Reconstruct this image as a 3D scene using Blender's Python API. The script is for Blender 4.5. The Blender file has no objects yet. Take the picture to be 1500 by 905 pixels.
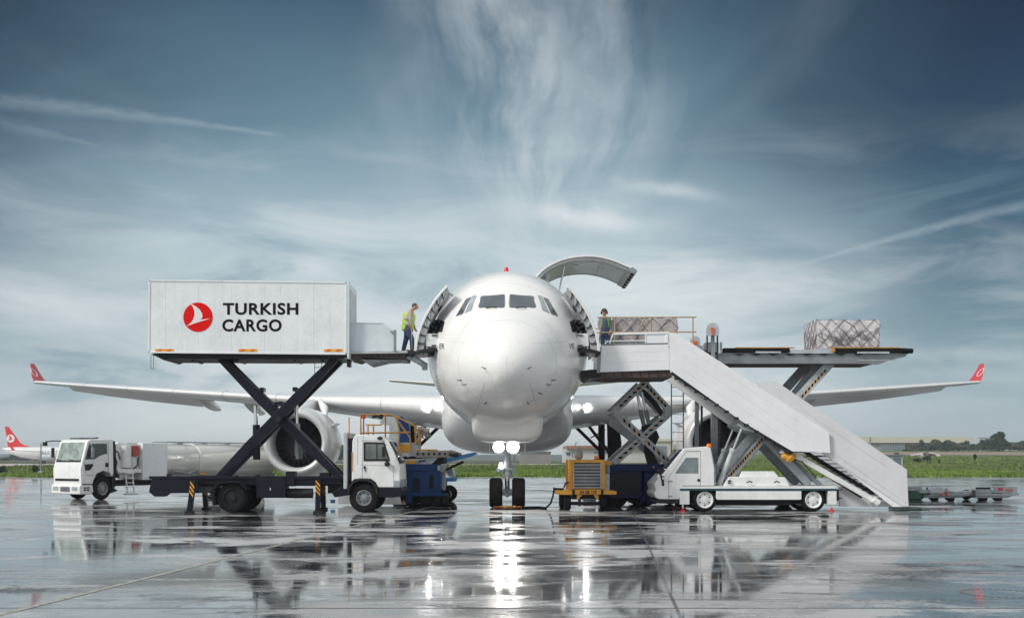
import bpy, bmesh, math, random
import numpy as np
from mathutils import Vector, Matrix
from mathutils.bvhtree import BVHTree
R = math.radians
random.seed(7)
sc = bpy.context.scene
col = sc.collection

# ------------------------------------------------------------------ camera
F = 1560.0            # focal length in photo pixels (photo is 1500 wide)
HX, HY, HC = 743.0, 671.0, 1.75   # vanishing point and eye height
cam_d = bpy.data.cameras.new('camera'); cam = bpy.data.objects.new('camera', cam_d); col.objects.link(cam)
cam.location = (0, 0, HC); cam.rotation_euler = (R(90), 0, 0)
cam_d.sensor_width = 36; cam_d.lens = 36 * F / 1500
cam_d.shift_x = (750 - HX) / 1500; cam_d.shift_y = (HY - 452.5) / 1500
cam_d.clip_end = 9000; cam_d.clip_start = 0.1
sc.camera = cam
sc.view_settings.view_transform = 'Standard'
try: sc.view_settings.look = 'None'
except Exception: pass
sc.view_settings.gamma = 1; sc.view_settings.exposure = 0.0; sc.view_settings.use_curve_mapping = False
sc.cycles.sample_clamp_indirect = 6; sc.cycles.max_bounces = 6

SUN_EL, SUN_AZ = 40, -120       # azimuth measured from +Y (view direction) towards +X
sd = Vector((math.sin(R(SUN_AZ)) * math.cos(R(SUN_EL)), math.cos(R(SUN_AZ)) * math.cos(R(SUN_EL)), math.sin(R(SUN_EL))))
sun_d = bpy.data.lights.new('sun', 'SUN'); sun = bpy.data.objects.new('sun', sun_d); col.objects.link(sun)
sun_d.energy = 2.7; sun_d.angle = R(14); sun_d.color = (1, .95, .88)
sun.rotation_euler = sd.to_track_quat('Z', 'Y').to_euler()

# ------------------------------------------------------------------ node helper
class NT:
    def __init__(s, nt): s.nt = nt; s.n = nt.nodes; s.l = nt.links
    def node(s, t, **k):
        n = s.n.new(t)
        for a, b in k.items(): setattr(n, a, b)
        return n
    def put(s, sock, v):
        if isinstance(v, bpy.types.NodeSocket): s.l.new(v, sock)
        elif v is not None: sock.default_value = v
    def math(s, op, a, b=None, c=None, clamp=False):
        n = s.node('ShaderNodeMath', operation=op); n.use_clamp = clamp
        for i, v in enumerate((a, b, c)):
            if v is not None: s.put(n.inputs[i], v)
        return n.outputs[0]
    def ss(s, v, a, b, o0=0., o1=1.):
        n = s.node('ShaderNodeMapRange', interpolation_type='SMOOTHSTEP')
        s.put(n.inputs[0], v); s.put(n.inputs[1], a); s.put(n.inputs[2], b); s.put(n.inputs[3], o0); s.put(n.inputs[4], o1)
        return n.outputs[0]
    def ramp(s, v, stops):
        n = s.node('ShaderNodeValToRGB'); e = n.color_ramp.elements
        while len(e) < len(stops): e.new(0.5)
        for i, (p, c) in enumerate(stops):
            e[i].position = p; e[i].color = (*c, 1) if not isinstance(c, float) else (c, c, c, 1)
        s.put(n.inputs[0], v); return n.outputs[0]
    def mix(s, f, a, b, bt='MIX'):
        n = s.node('ShaderNodeMix', data_type='RGBA', blend_type=bt)
        s.put(n.inputs[0], f)
        s.put(n.inputs[6], (*a, 1) if isinstance(a, tuple) and len(a) == 3 else a)
        s.put(n.inputs[7], (*b, 1) if isinstance(b, tuple) and len(b) == 3 else b)
        return n.outputs[2]
    def noise(s, vec, scale=1., detail=4., rough=.5, dist=0.):
        n = s.node('ShaderNodeTexNoise'); s.put(n.inputs['Vector'], vec)
        n.inputs['Scale'].default_value = scale; n.inputs['Detail'].default_value = detail
        n.inputs['Roughness'].default_value = rough; n.inputs['Distortion'].default_value = dist
        return n.outputs[0]
    def mapping(s, vec, scale=(1, 1, 1), loc=(0, 0, 0), rot=(0, 0, 0)):
        n = s.node('ShaderNodeMapping'); s.put(n.inputs[0], vec)
        n.inputs[1].default_value = loc; n.inputs[2].default_value = rot; n.inputs[3].default_value = scale
        return n.outputs[0]
    def comb(s, x, y, z=0.):
        n = s.node('ShaderNodeCombineXYZ'); s.put(n.inputs[0], x); s.put(n.inputs[1], y); s.put(n.inputs[2], z); return n.outputs[0]
    def sep(s, v):
        n = s.node('ShaderNodeSeparateXYZ'); s.put(n.inputs[0], v); return n.outputs

def lin(r, g, b): return tuple(((c / 255) / 12.92 if c <= 10 else (((c / 255) + .055) / 1.055) ** 2.4) for c in (r, g, b))

# ------------------------------------------------------------------ world: sky with high thin cloud
w = bpy.data.worlds.new('World'); sc.world = w; w.use_nodes = True
t = NT(w.node_tree); t.n.clear()
gen = t.node('ShaderNodeTexCoord').outputs['Generated']
x, y, z = t.sep(gen)
el = t.math('MULTIPLY', t.math('ARCSINE', t.math('MINIMUM', t.math('MAXIMUM', z, -1.), 1.)), 57.2958)
az = t.math('MULTIPLY', t.math('ARCTAN2', x, y), 57.2958)
aaz = t.math('ABSOLUTE', az)
# cloud sheet coordinates, streaks converge towards the horizon
zz_ = t.math('ADD', t.math('MAXIMUM', z, 0.), .09)
px_ = t.math('DIVIDE', x, zz_); py_ = t.math('DIVIDE', y, zz_)
sheet = t.comb(px_, py_, 0.)
warp = t.noise(t.mapping(sheet, (.7, .5, 1), (3, 1, 0)), 1., 3., .5)
n_big = t.noise(t.mapping(t.comb(az, el, 0.), (.055, .11, 1), (2.3, .4, 0), (0, 0, .18)), 1., 4., .55, .6)
n_str = t.noise(t.comb(t.math('MULTIPLY', t.math('ADD', px_, t.math('MULTIPLY', warp, 1.2)), 1.5), t.math('MULTIPLY', py_, .42), 1.7), 1., 6., .55, .4)
n_low = t.noise(t.mapping(t.comb(az, el, 0.), (.075, .34, 1), (7.1, 2.4, 0), (0, 0, -.10)), 1., 8., .60, .7)
e1 = t.math('DIVIDE', el, 40., clamp=True)
K = 1 / 40
cen = t.ramp(e1, [(0, lin(224, 230, 232)), (4 * K, lin(212, 222, 226)), (8 * K, lin(205, 217, 222)), (11 * K, lin(184, 203, 211)), (14 * K, lin(148, 174, 187)), (17 * K, lin(108, 140, 158)), (23 * K, lin(66, 94, 116)), (30 * K, lin(140, 158, 172)), (1, lin(205, 210, 214))])
side = t.ramp(e1, [(0, lin(190, 203, 208)), (4 * K, lin(150, 173, 183)), (6.5 * K, lin(120, 149, 162)), (9 * K, lin(84, 117, 136)), (12.5 * K, lin(60, 92, 115)), (17 * K, lin(38, 63, 88)), (22 * K, lin(22, 40, 66)), (30 * K, lin(110, 126, 142)), (1, lin(205, 210, 214))])
asym = t.math('ADD', t.math('ABSOLUTE', t.math('ADD', az, 3.)), t.math('MULTIPLY', t.math('SUBTRACT', n_big, .5), 16.))
sf = t.math('MULTIPLY', t.math('MULTIPLY', t.ss(asym, 7., 28.), t.ss(aaz, 80., 45.)), t.ss(az, -8., 6., t.ss(el, 8., 18., .72, .98), 1.))
base = t.mix(sf, cen, side)
behind = t.ss(aaz, 60., 110.)
base = t.mix(behind, base, t.ramp(t.math('DIVIDE', el, 90., clamp=True), [(0, lin(206, 213, 218)), (.4, lin(225, 228, 230)), (1, lin(215, 220, 226))]))
wh = lin(226, 233, 236)
# broad low banks of cloud
lowm = t.math('MULTIPLY', t.ss(n_low, .44, .70), t.math('MULTIPLY', t.math('MULTIPLY', t.ss(el, 19., 7.), t.ss(aaz, 12., 22., 1., .4)), t.ss(el, .5, 5., .25, 1.)))
c = t.mix(t.math('MULTIPLY', lowm, .78), base, wh)
dkm = t.math('MULTIPLY', t.ss(n_low, .48, .30), t.math('MULTIPLY', t.ss(el, 16., 9.), t.ss(el, 0., 4.)))
c = t.mix(t.math('MULTIPLY', dkm, .68), c, lin(128, 158, 172))
# streaks overhead
st = t.math('MULTIPLY', t.ss(n_str, .48, .82), t.ss(el, 5., 12.))
c = t.mix(t.math('MULTIPLY', st, .30), c, lin(172, 188, 198))
# the plume rising over the aircraft: wisps that fan out upwards
def gauss(v, c0, s0):
    d = t.math('DIVIDE', t.math('SUBTRACT', v, c0), s0)
    return t.math('POWER', 2.718, t.math('MULTIPLY', t.math('MULTIPLY', d, d), -1.))
pn = t.noise(t.mapping(t.comb(az, el, 0.), (.22, .20, 1), (.7, 5.2, 0), (0, 0, .25)), 1., 7., .60, .3)
wob = t.noise(t.mapping(t.comb(az, el, 0.), (.13, .16, 1), (9.7, 1.2, 0)), 1., 3., .5, .2)
fan = t.math('DIVIDE', t.math('SUBTRACT', az, 1.6), t.math('ADD', t.math('MAXIMUM', el, 0.), 3.))
wisp = t.noise(t.comb(t.math('ADD', t.math('MULTIPLY', fan, 9.), t.math('MULTIPLY', wob, 1.5)), t.math('MULTIPLY', el, .13), 3.3), 1., 7., .58, .15)
tex = t.math('MULTIPLY', t.ss(wisp, .26, .74), t.ss(pn, .25, .62, .45, 1.))
paz = t.math('ADD', az, t.math('MULTIPLY', t.math('SUBTRACT', wob, .5), 7.))
for (c0a, c0b, sg0, sg1, e0, e1_, amt) in ((2.4, .2, 3.0, 1.7, 8., 14., .66), (1.0, -3.6, 3.0, 2.2, 9., 16., .26), (3.2, 5.6, 3.2, 2.4, 9., 16., .28), (1.5, 1.0, 7.5, 6.0, 7., 12., .30)):
    g_ = t.math('MULTIPLY', gauss(paz, t.ss(el, 9., 25., c0a, c0b), t.ss(el, 9., 25., sg0, sg1)), t.math('MULTIPLY', t.ss(el, e0, e1_), tex))
    c = t.mix(t.math('MULTIPLY', g_, amt), c, lin(208, 218, 223))
# a few soft bright banks
def bank(c, a0, e0, sa, se, tilt, amt):
    da = t.math('SUBTRACT', az, a0)
    de = t.math('SUBTRACT', t.math('SUBTRACT', el, e0), t.math('ADD', t.math('MULTIPLY', da, tilt), t.math('MULTIPLY', t.math('SUBTRACT', pn, .5), 1.5)))
    q = t.math('ADD', t.math('POWER', t.math('DIVIDE', t.math('ABSOLUTE', da), sa), 2.), t.math('POWER', t.math('DIVIDE', t.math('ABSOLUTE', de), se), 2.))
    g = t.math('POWER', 2.718, t.math('MULTIPLY', q, -1.))
    return t.mix(t.math('MULTIPLY', g, t.math('MULTIPLY', t.ss(n_low, .3, .6, .45, 1.), amt)), c, lin(232, 238, 240))
for b in ((4.6, 12.6, 3.2, .50, -.10, .9), (8.8, 13.9, 2.4, .35, -.2, .6), (-10.4, 10.1, 3.0, .55, -.02, .65), (-24, 7.6, 3.2, .9, -.12, .5), (7, 8.5, 7, 1.0, -.03, .45),
          (-13, 3.2, 9, 1.5, .02, .3), (13.5, 9.5, 4.5, .8, -.12, .35), (22, 5.2, 5, .35, -.04, .25)):
    c = bank(c, *b)
# two vapour trails (straight lines across the sky)
u = t.math('DIVIDE', x, t.math('MAXIMUM', y, .05)); v = t.math('DIVIDE', z, t.math('MAXIMUM', y, .05))
def trail(c, p0, p1, wd, amt, curve=0.):
    (x0, y0), (x1, y1) = [((a - HX) / F, (HY - b) / F) for a, b in (p0, p1)]
    L = math.hypot(x1 - x0, y1 - y0); dx, dy = (x1 - x0) / L, (y1 - y0) / L
    du = t.math('SUBTRACT', u, x0); dv = t.math('SUBTRACT', v, y0)
    al = t.math('ADD', t.math('MULTIPLY', du, dx), t.math('MULTIPLY', dv, dy))
    ac = t.math('ADD', t.math('MULTIPLY', du, -dy), t.math('MULTIPLY', dv, dx))
    nn = t.noise(t.comb(t.math('MULTIPLY', al, 60.), t.math('MULTIPLY', ac, 200.), 0.), 1., 4., .6)
    q = t.math('DIVIDE', al, L)
    ac = t.math('SUBTRACT', ac, t.math('MULTIPLY', t.math('MULTIPLY', q, t.math('SUBTRACT', 1., q)), curve))
    d = t.math('DIVIDE', t.math('ABSOLUTE', t.math('ADD', ac, t.math('MULTIPLY', t.math('SUBTRACT', nn, .5), .004))), t.ss(al, 0., L, wd[0], wd[1]))
    m = t.math('MULTIPLY', t.ss(d, 1., .0), t.math('MULTIPLY', t.ss(q, -.0, .12), t.ss(q, 1.6, .75)))
    m = t.math('MULTIPLY', t.math('MULTIPLY', m, t.ss(nn, .2, .7, .5, 1.)), amt)
    return t.mix(m, c, lin(190, 205, 213))
c = trail(c, (430, 202), (0, 148), (.003, .012), .26, -.008)
c = trail(c, (1090, 413), (1500, 300), (.0025, .0075), .34, .010)
c = trail(c, (150, 215), (0, 180), (.002, .010), .13)
sky = t.node('ShaderNodeTexSky', sky_type='NISHITA', sun_disc=False)
sky.sun_elevation = R(SUN_EL); sky.sun_rotation = R(SUN_AZ); sky.altitude = 50; sky.dust_density = 2
c10 = t.mix(1., c, (10., 10., 10.), 'MULTIPLY')
fin = t.mix(.96, sky.outputs[0], c10)
bg = t.node('ShaderNodeBackground'); t.put(bg.inputs[0], fin); bg.inputs[1].default_value = .1
out = t.node('ShaderNodeOutputWorld'); t.l.new(bg.outputs[0], out.inputs[0])

# ------------------------------------------------------------------ materials
MATS = {}
def mat(name, c, rough=.45, metal=0., var=.10, scale=2., dirt=0., bump=0., emit=None, es=0., alpha=None, spec=.5, coat=0., dcol=(.10, .085, .07)):
    if name in MATS: return MATS[name]
    m = bpy.data.materials.new(name); m.use_nodes = True; t = NT(m.node_tree)
    p = t.n['Principled BSDF']
    tc = t.node('ShaderNodeTexCoord').outputs['Object']
    n1 = t.noise(tc, scale, 5., .6)
    dark = tuple(k * (1 - var) for k in c); lite = tuple(min(1, k * (1 + var * .6)) for k in c)
    cc = t.mix(t.ss(n1, .3, .7), dark, lite)
    if dirt:
        n2 = t.noise(t.mapping(tc, (3.2, 3.2, .35)), 1.3, 6., .65)
        n3 = t.noise(tc, 7., 6., .7)
        dm = t.math('MULTIPLY', t.ss(t.math('MULTIPLY', t.math('ADD', n2, n3), .5), .46, .68), dirt)
        cc = t.mix(dm, cc, dcol)
        t.put(p.inputs['Roughness'], t.math('ADD', t.math('MULTIPLY', dm, .3), rough))
    else:
        t.put(p.inputs['Roughness'], t.math('ADD', t.math('MULTIPLY', t.math('SUBTRACT', n1, .5), .15), rough, clamp=True))
    t.put(p.inputs['Base Color'], cc)
    p.inputs['Metallic'].default_value = metal
    p.inputs['Specular IOR Level'].default_value = spec
    p.inputs['Coat Weight'].default_value = coat; p.inputs['Coat Roughness'].default_value = .06
    if bump:
        b = t.node('ShaderNodeBump'); b.inputs[0].default_value = 1; b.inputs[1].default_value = bump
        t.put(b.inputs['Height'], t.noise(tc, scale * 6, 4., .6)); t.l.new(b.outputs[0], p.inputs['Normal'])
    if emit:
        p.inputs['Emission Color'].default_value = (*emit, 1); p.inputs['Emission Strength'].default_value = es
    if alpha is not None: p.inputs['Alpha'].default_value = alpha
    MATS[name] = m; return m

M = dict(
    hull=mat('aircraft_white', (.85, .85, .83), .20, var=.03, scale=.6, dirt=.05, coat=.5),
    wing=mat('wing_paint', (.76, .77, .77), .24, var=.05, scale=.5, dirt=.07, coat=.2),
    lipm=mat('intake_lip_metal', (.66, .67, .67), .34, metal=.25, var=.05),
    wingred=mat('winglet_red', (.62, .03, .035), .3),
    seam=mat('panel_seam', (.30, .30, .30), .6), seaml=mat('hull_seam', (.52, .52, .52), .5),
    glass=mat('cockpit_glass', (.06, .08, .095), .05, var=.3, scale=.8, coat=1),
    cabglass=mat('cab_glass', (.03, .04, .045), .04, var=.3, coat=1),
    lightglass=mat('pale_glass', (.32, .38, .40), .06, var=.25, coat=1),
    rubber=mat('tyre_rubber', (.011, .011, .012), .75, var=.3, dirt=.2, dcol=(.03, .028, .027), spec=.16),
    dark=mat('dark_steel', (.02, .021, .025), .5, var=.3, dirt=.2, dcol=(.05, .045, .04), spec=.28),
    navy=mat('navy_chassis_paint', (.005, .007, .018), .42, var=.3, scale=3, dirt=.10, dcol=(.025, .018, .018), spec=.28),
    steel=mat('grey_steel', (.30, .33, .35), .42, metal=.3, var=.2, dirt=.25),
    pgrey=mat('pale_grey_paint', (.50, .55, .58), .45, var=.12, dirt=.3),
    bluew=mat('pale_blue_panel', (.66, .73, .77), .4, var=.06, dirt=.12),
    lampe=mat('lamp_reflector_glow', (.8, .8, .8), .25, emit=(1, .97, .92), es=1.0),
    lampt=mat('lit_taxi_lamp', (1, 1, 1), .3, emit=(1, .98, .95), es=18.),
    chrome=mat('chrome_rod', (.75, .77, .78), .15, metal=1),
    white=mat('white_vehicle_paint', (.82, .84, .83), .35, var=.05, dirt=.14, coat=.2),
    boxwhite=mat('box_panel_white', (.80, .84, .86), .40, var=.06, scale=1.2, dirt=.20, dcol=(.36, .38, .38)),
    stairw=mat('stair_panel_white', (.86, .88, .90), .40, var=.04, scale=1., dirt=.12, dcol=(.4, .4, .4)),
    stairg=mat('stair_panel_grey', (.72, .73, .75), .42, var=.06, scale=1., dirt=.12, dcol=(.35, .35, .35)),
    yellow=mat('yellow_paint', (.72, .34, .03), .42, var=.14, dirt=.28),
    amber=mat('amber_lamp', (.85, .22, .02), .2),
    rail2=mat('dull_rail_paint', (.46, .33, .18), .5, var=.15, dirt=.25), rail=mat('yellow_rail_paint', (.62, .33, .07), .45, var=.15, dirt=.25),
    blue=mat('blue_loader_paint', (.008, .045, .17), .42, spec=.3, var=.2, dirt=.18),
    blue2=mat('bright_blue_paint', (.02, .17, .40), .4, var=.2, dirt=.2),
    dblue=mat('deep_blue_paint', (.004, .018, .095), .45, spec=.25, var=.2, dirt=.2),
    teal=mat('dark_teal_stripe', (.01, .06, .08), .4),
    red=mat('signal_red', (.72, .015, .015), .4, var=.04),
    logored=mat('emblem_red', (.74, .004, .003), .55, var=.02, spec=.15),
    logow=mat('emblem_white', (.82, .82, .82), .45, var=.02),
    black=mat('lettering_black', (.006, .006, .007), .6, var=.05, spec=.12),
    orange=mat('reflector_orange', (.8, .14, .03), .35), yell2=mat('reflector_yellow', (.8, .45, .02), .35),
    brown=mat('rusty_underside', (.09, .065, .055), .7, var=.35, dirt=.4),
    darkgap=mat('dark_interior', (.012, .012, .014), .8, var=.3),
    lining=mat('door_lining_grey', (.42, .44, .45), .5, var=.2, scale=5, dirt=.25, dcol=(.05, .05, .05)),
    green=mat('dark_green_paint', (.01, .06, .04), .5, var=.2, dirt=.2),
    copper=mat('beige_metal', (.38, .35, .31), .45, var=.25, dirt=.25),
    skin=mat('skin', (.42, .22, .15), .55, var=.08), hairm=mat('grey_hair', (.07, .06, .06), .8),
    vest=mat('hi_vis_vest', (.42, .62, .03), .6, var=.12, scale=8), shirt=mat('beige_shirt', (.42, .37, .33), .8, var=.1),
    jeans=mat('navy_trousers', (.045, .065, .12), .85, var=.2, scale=8), overall=mat('blue_overalls', (.05, .09, .17), .85, var=.2, scale=8),
    jacket=mat('grey_jacket', (.24, .27, .28), .85, var=.15), shoe=mat('black_shoes', (.015, .015, .015), .6),
    tape=mat('reflective_tape', (.45, .48, .48), .3),
    lampm=mat('lit_lamp', (1, 1, 1), .3, emit=(1, .97, .92), es=420.),
    lampw=mat('lit_wing_lamp', (1, 1, 1), .3, emit=(1, .98, .95), es=800.),
)

MATS['aircraft_white'].node_tree.nodes['Principled BSDF'].inputs['Coat Roughness'].default_value = .22
# ------------------------------------------------------------------ mesh builder
def PX(px, D): return (px - HX) * D / F
def PZ(py, D): return HC - (py - HY) * D / F
def P(px, py, D): return Vector((PX(px, D), D, PZ(py, D)))
ORG = {}
class MB:
    def __init__(s): s.v = []; s.f = []; s.m = []
    def add(s, vs, fs, mi=0):
        o = len(s.v); s.v += [tuple(v) for v in vs]; s.f += [tuple(i + o for i in f) for f in fs]; s.m += [mi] * len(fs); return s
    def box(s, x0, x1, y0, y1, z0, z1, mi=0):
        vs = [(a, b, c) for c in (z0, z1) for b in (y0, y1) for a in (x0, x1)]
        return s.add(vs, [(0, 1, 3, 2), (4, 6, 7, 5), (0, 4, 5, 1), (2, 3, 7, 6), (0, 2, 6, 4), (1, 5, 7, 3)], mi)
    def pbox(s, a, b, c, d, D0, D1, mi=0):       # a..b, c..d photo px read at distance D0
        return s.box(PX(a, D0), PX(b, D0), D0, D1, PZ(d, D0), PZ(c, D0), mi)
    def beam(s, p0, p1, w, h, mi=0, ref=(0, 1, 0)):
        p0, p1 = Vector(p0), Vector(p1); d = (p1 - p0).normalized(); r = Vector(ref)
        if abs(d.dot(r)) > .95: r = Vector((1, 0, 0))
        a = (r - d * r.dot(d)).normalized() * w / 2; b = d.cross(a).normalized() * h / 2
        vs = [p + i * a + j * b for p in (p0, p1) for i, j in ((-1, -1), (1, -1), (1, 1), (-1, 1))]
        return s.add(vs, [(0, 1, 2, 3), (7, 6, 5, 4), (0, 4, 5, 1), (1, 5, 6, 2), (2, 6, 7, 3), (3, 7, 4, 0)], mi)
    def pbeam(s, a, b, D, w, h, mi=0): return s.beam(P(*a, D), P(*b, D), w, h, mi)
    def tube(s, p0, p1, r, n=12, r1=None, mi=0):
        return s.sweep([p0, p1], [r, r if r1 is None else r1], n, mi)
    def sweep(s, pts, r, n=10, mi=0):
        pts = [Vector(p) for p in pts]
        if not isinstance(r, (list, tuple)): r = [r] * len(pts)
        rings = []; prev = None
        for i, p in enumerate(pts):
            d = (pts[min(i + 1, len(pts) - 1)] - pts[max(i - 1, 0)]).normalized()
            if prev is None:
                q = Vector((0, 0, 1)) if abs(d.z) < .9 else Vector((1, 0, 0))
                a = (q - d * q.dot(d)).normalized()
            else: a = (prev - d * prev.dot(d)).normalized()
            prev = a; b = d.cross(a)
            rings.append([p + (a * math.cos(2 * math.pi * k / n) + b * math.sin(2 * math.pi * k / n)) * r[i] for k in range(n)])
        return s.loft(rings, mi)
    def loft(s, rings, mi=0, cap=True):
        n = len(rings[0]); vs = [v for r in rings for v in r]; fs = []
        for i in range(len(rings) - 1):
            for k in range(n): fs.append((i * n + k, i * n + (k + 1) % n, (i + 1) * n + (k + 1) % n, (i + 1) * n + k))
        if cap: fs += [tuple(range(n))[::-1], tuple((len(rings) - 1) * n + k for k in range(n))]
        return s.add(vs, fs, mi)
    def lathe(s, prof, o, ax, n=32, mi=0, cap=False):   # prof (r, t)
        o = Vector(o); ax = Vector(ax).normalized(); q = Vector((0, 0, 1)) if abs(ax.z) < .9 else Vector((1, 0, 0))
        a = (q - ax * q.dot(ax)).normalized(); b = ax.cross(a)
        return s.loft([[o + ax * tt + (a * math.cos(2 * math.pi * k / n) + b * math.sin(2 * math.pi * k / n)) * max(r, 1e-4) for k in range(n)] for r, tt in prof], mi, cap)
    def prism(s, poly, y0, y1, mi=0):              # poly in x,z
        n = len(poly); vs = [(a, y0, b) for a, b in poly] + [(a, y1, b) for a, b in poly]
        return s.add(vs, [tuple(range(n)), tuple(range(2 * n - 1, n - 1, -1))] + [(k, (k + 1) % n, n + (k + 1) % n, n + k) for k in range(n)], mi)
    def pprism(s, poly, D0, D1, mi=0): return s.prism([(PX(a, D0), PZ(b, D0)) for a, b in poly], D0, D1, mi)
    def sphere(s, c, r, mi=0, n=14, sc_=(1, 1, 1)):
        c = Vector(c)
        rings = []
        for i in range(n // 2 + 1):
            a = math.pi * i / (n // 2); rr = max(math.sin(a), .002) * r
            rings.append([c + Vector((rr * math.cos(2 * math.pi * k / n) * sc_[0], rr * math.sin(2 * math.pi * k / n) * sc_[1], math.cos(a) * r * sc_[2])) for k in range(n)])
        return s.loft(rings, mi)
    def build(s, name, mats, parent=None, bevel=0., angle=32, seg=2, recalc=True):
        if not isinstance(mats, (list, tuple)): mats = [mats]
        o0 = Vector(ORG.get(parent, (0, 0, 0))) if parent is not None else Vector((0, 0, 0))
        me = bpy.data.meshes.new(name); me.from_pydata([tuple(Vector(v) - o0) for v in s.v], [], s.f)
        for m in mats: me.materials.append(m)
        me.polygons.foreach_set('material_index', s.m)
        if recalc:
            bm = bmesh.new(); bm.from_mesh(me); bmesh.ops.recalc_face_normals(bm, faces=bm.faces); bm.to_mesh(me); bm.free()
        me.shade_smooth(); me.set_sharp_from_angle(angle=R(angle))
        o = bpy.data.objects.new(name, me); col.objects.link(o)
        if parent is not None: o.parent = parent; ORG[o] = tuple(o0)
        if bevel:
            b = o.modifiers.new('bevel', 'BEVEL'); b.width = bevel; b.segments = seg; b.limit_method = 'ANGLE'; b.angle_limit = R(40); b.harden_normals = True
        return o

def tag(o, label, cat, group=None, kind=None):
    if label: o['label'] = label
    if cat: o['category'] = cat
    if group: o['group'] = group
    if kind: o['kind'] = kind
    return o
def thing(name, label, cat, loc=(0, 0, 0), rz=0., group=None, local=False):
    o = bpy.data.objects.new(name, None); col.objects.link(o); o.location = loc; o.rotation_euler = (0, 0, rz); o.empty_display_size = .3
    ORG[o] = (0, 0, 0) if local else tuple(loc)
    return tag(o, label, cat, group)
def copy_tree(o, parent=None):
    c = o.copy(); col.objects.link(c); c.parent = parent; ORG[c] = ORG.get(o, (0, 0, 0))
    for ch in list(o.children): copy_tree(ch, c)
    return c

def text_geo(s, bold=.0):
    cu = bpy.data.curves.new('tmp', 'FONT'); cu.body = s; cu.size = 1; cu.offset = bold; cu.resolution_u = 4; cu.space_character = 1.08
    ob = bpy.data.objects.new('tmp', cu); col.objects.link(ob)
    dg = bpy.context.evaluated_depsgraph_get(); dg.update()
    me = bpy.data.meshes.new_from_object(ob.evaluated_get(dg))
    vs = [v.co.copy() for v in me.vertices]; fs = [tuple(p.vertices) for p in me.polygons]
    bpy.data.objects.remove(ob); bpy.data.curves.remove(cu); bpy.data.meshes.remove(me)
    x0 = min(v.x for v in vs); x1 = max(v.x for v in vs); y0 = min(v.y for v in vs); y1 = max(v.y for v in vs)
    return [((v.x - x0) / (x1 - x0), (v.y - y0) / (y1 - y0)) for v in vs], fs
def ptext(s, a, b, c, d, D, mt, parent, name='lettering', bold=.02):
    vs, fs = text_geo(s, bold); mb = MB()
    mb.add([(PX(a, D) + u * (PX(b, D) - PX(a, D)), D, PZ(d, D) + v * (PZ(c, D) - PZ(d, D))) for u, v in vs], fs)
    return mb.build(name, mt, parent, recalc=False)

def wheel(c, r, wdt, parent, rimmat, axis=(0, 1, 0), side=-1, rim=.56, name='wheel', holes=8, deep=True):
    """tyre with tread shoulders and a dished rim; axis = axle, side = which way the rim faces along it"""
    c = Vector(c); ax = Vector(axis).normalized(); h = wdt / 2
    mb = MB(); rr = r * rim
    mb.lathe([(rr, -h * .86), (rr * 1.12, -h), (r * .86, -h), (r * .955, -h * .82), (r, -h * .55), (r, h * .55), (r * .955, h * .82), (r * .86, h), (rr * 1.12, h), (rr, h * .86), (rr, -h * .86)], c, ax, 40)
    for k in (-.3, 0, .3): mb.lathe([(r * 1.003, h * (k - .04)), (r * .98, h * k), (r * 1.003, h * (k + .04))], c, ax, 40)
    w_ = mb.build(name, M['rubber'], parent) if deep else None
    q = MB() if deep else mb; s_ = side
    k1, k2 = (0, 1) if deep else (1, 2)
    q.lathe([(rr * 1.02, s_ * h * .9), (rr * .96, s_ * h * .96), (rr * .9, s_ * h * .7), (rr * .8, s_ * h * .35), (rr * .45, s_ * h * .45), (rr * .42, s_ * h * .75), (rr * .25, s_ * h * .85), (.001, s_ * h * .85)], c, ax, 32, k1)
    q.lathe([(rr * 1.0, -s_ * h * .8), (.001, -s_ * h * .7)], c, ax, 24, k1)
    qq = Vector((0, 0, 1)); a = (qq - ax * qq.dot(ax)).normalized(); b = ax.cross(a)
    for k in range(holes):
        an = 2 * math.pi * k / holes; e = a * math.cos(an) + b * math.sin(an)
        q.tube(c + e * rr * .66 + ax * s_ * h * .36, c + e * rr * .66 + ax * s_ * h * .46, rr * .085, 8, mi=k2)
        e2 = a * math.cos(an + .4) + b * math.sin(an + .4)
        q.tube(c + e2 * rr * .36 + ax * s_ * h * .7, c + e2 * rr * .36 + ax * s_ * h * .92, rr * .045, 6, mi=k1)
    if not deep: return mb.build(name, [M['rubber'], rimmat, M['darkgap']], parent)
    q.build('rim', [rimmat, M['darkgap']], w_)
    return w_
# ================================================================== SETTING
def sheet(name, x0, x1, y0, y1, z, mt, kind='structure', edge=0., nx=1):
    vs = []; fs = []
    for i in range(nx + 1):
        xx = x0 + (x1 - x0) * i / nx
        vs += [(xx, y0 + (random.uniform(-edge, edge)), z), (xx, y1 + random.uniform(-edge, edge), z)]
    for i in range(nx): fs.append((2 * i, 2 * i + 2, 2 * i + 3, 2 * i + 1))
    me = bpy.data.meshes.new(name); me.from_pydata(vs, [], fs); me.materials.append(mt)
    o = bpy.data.objects.new(name, me); col.objects.link(o); o['kind'] = kind; return o

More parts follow.
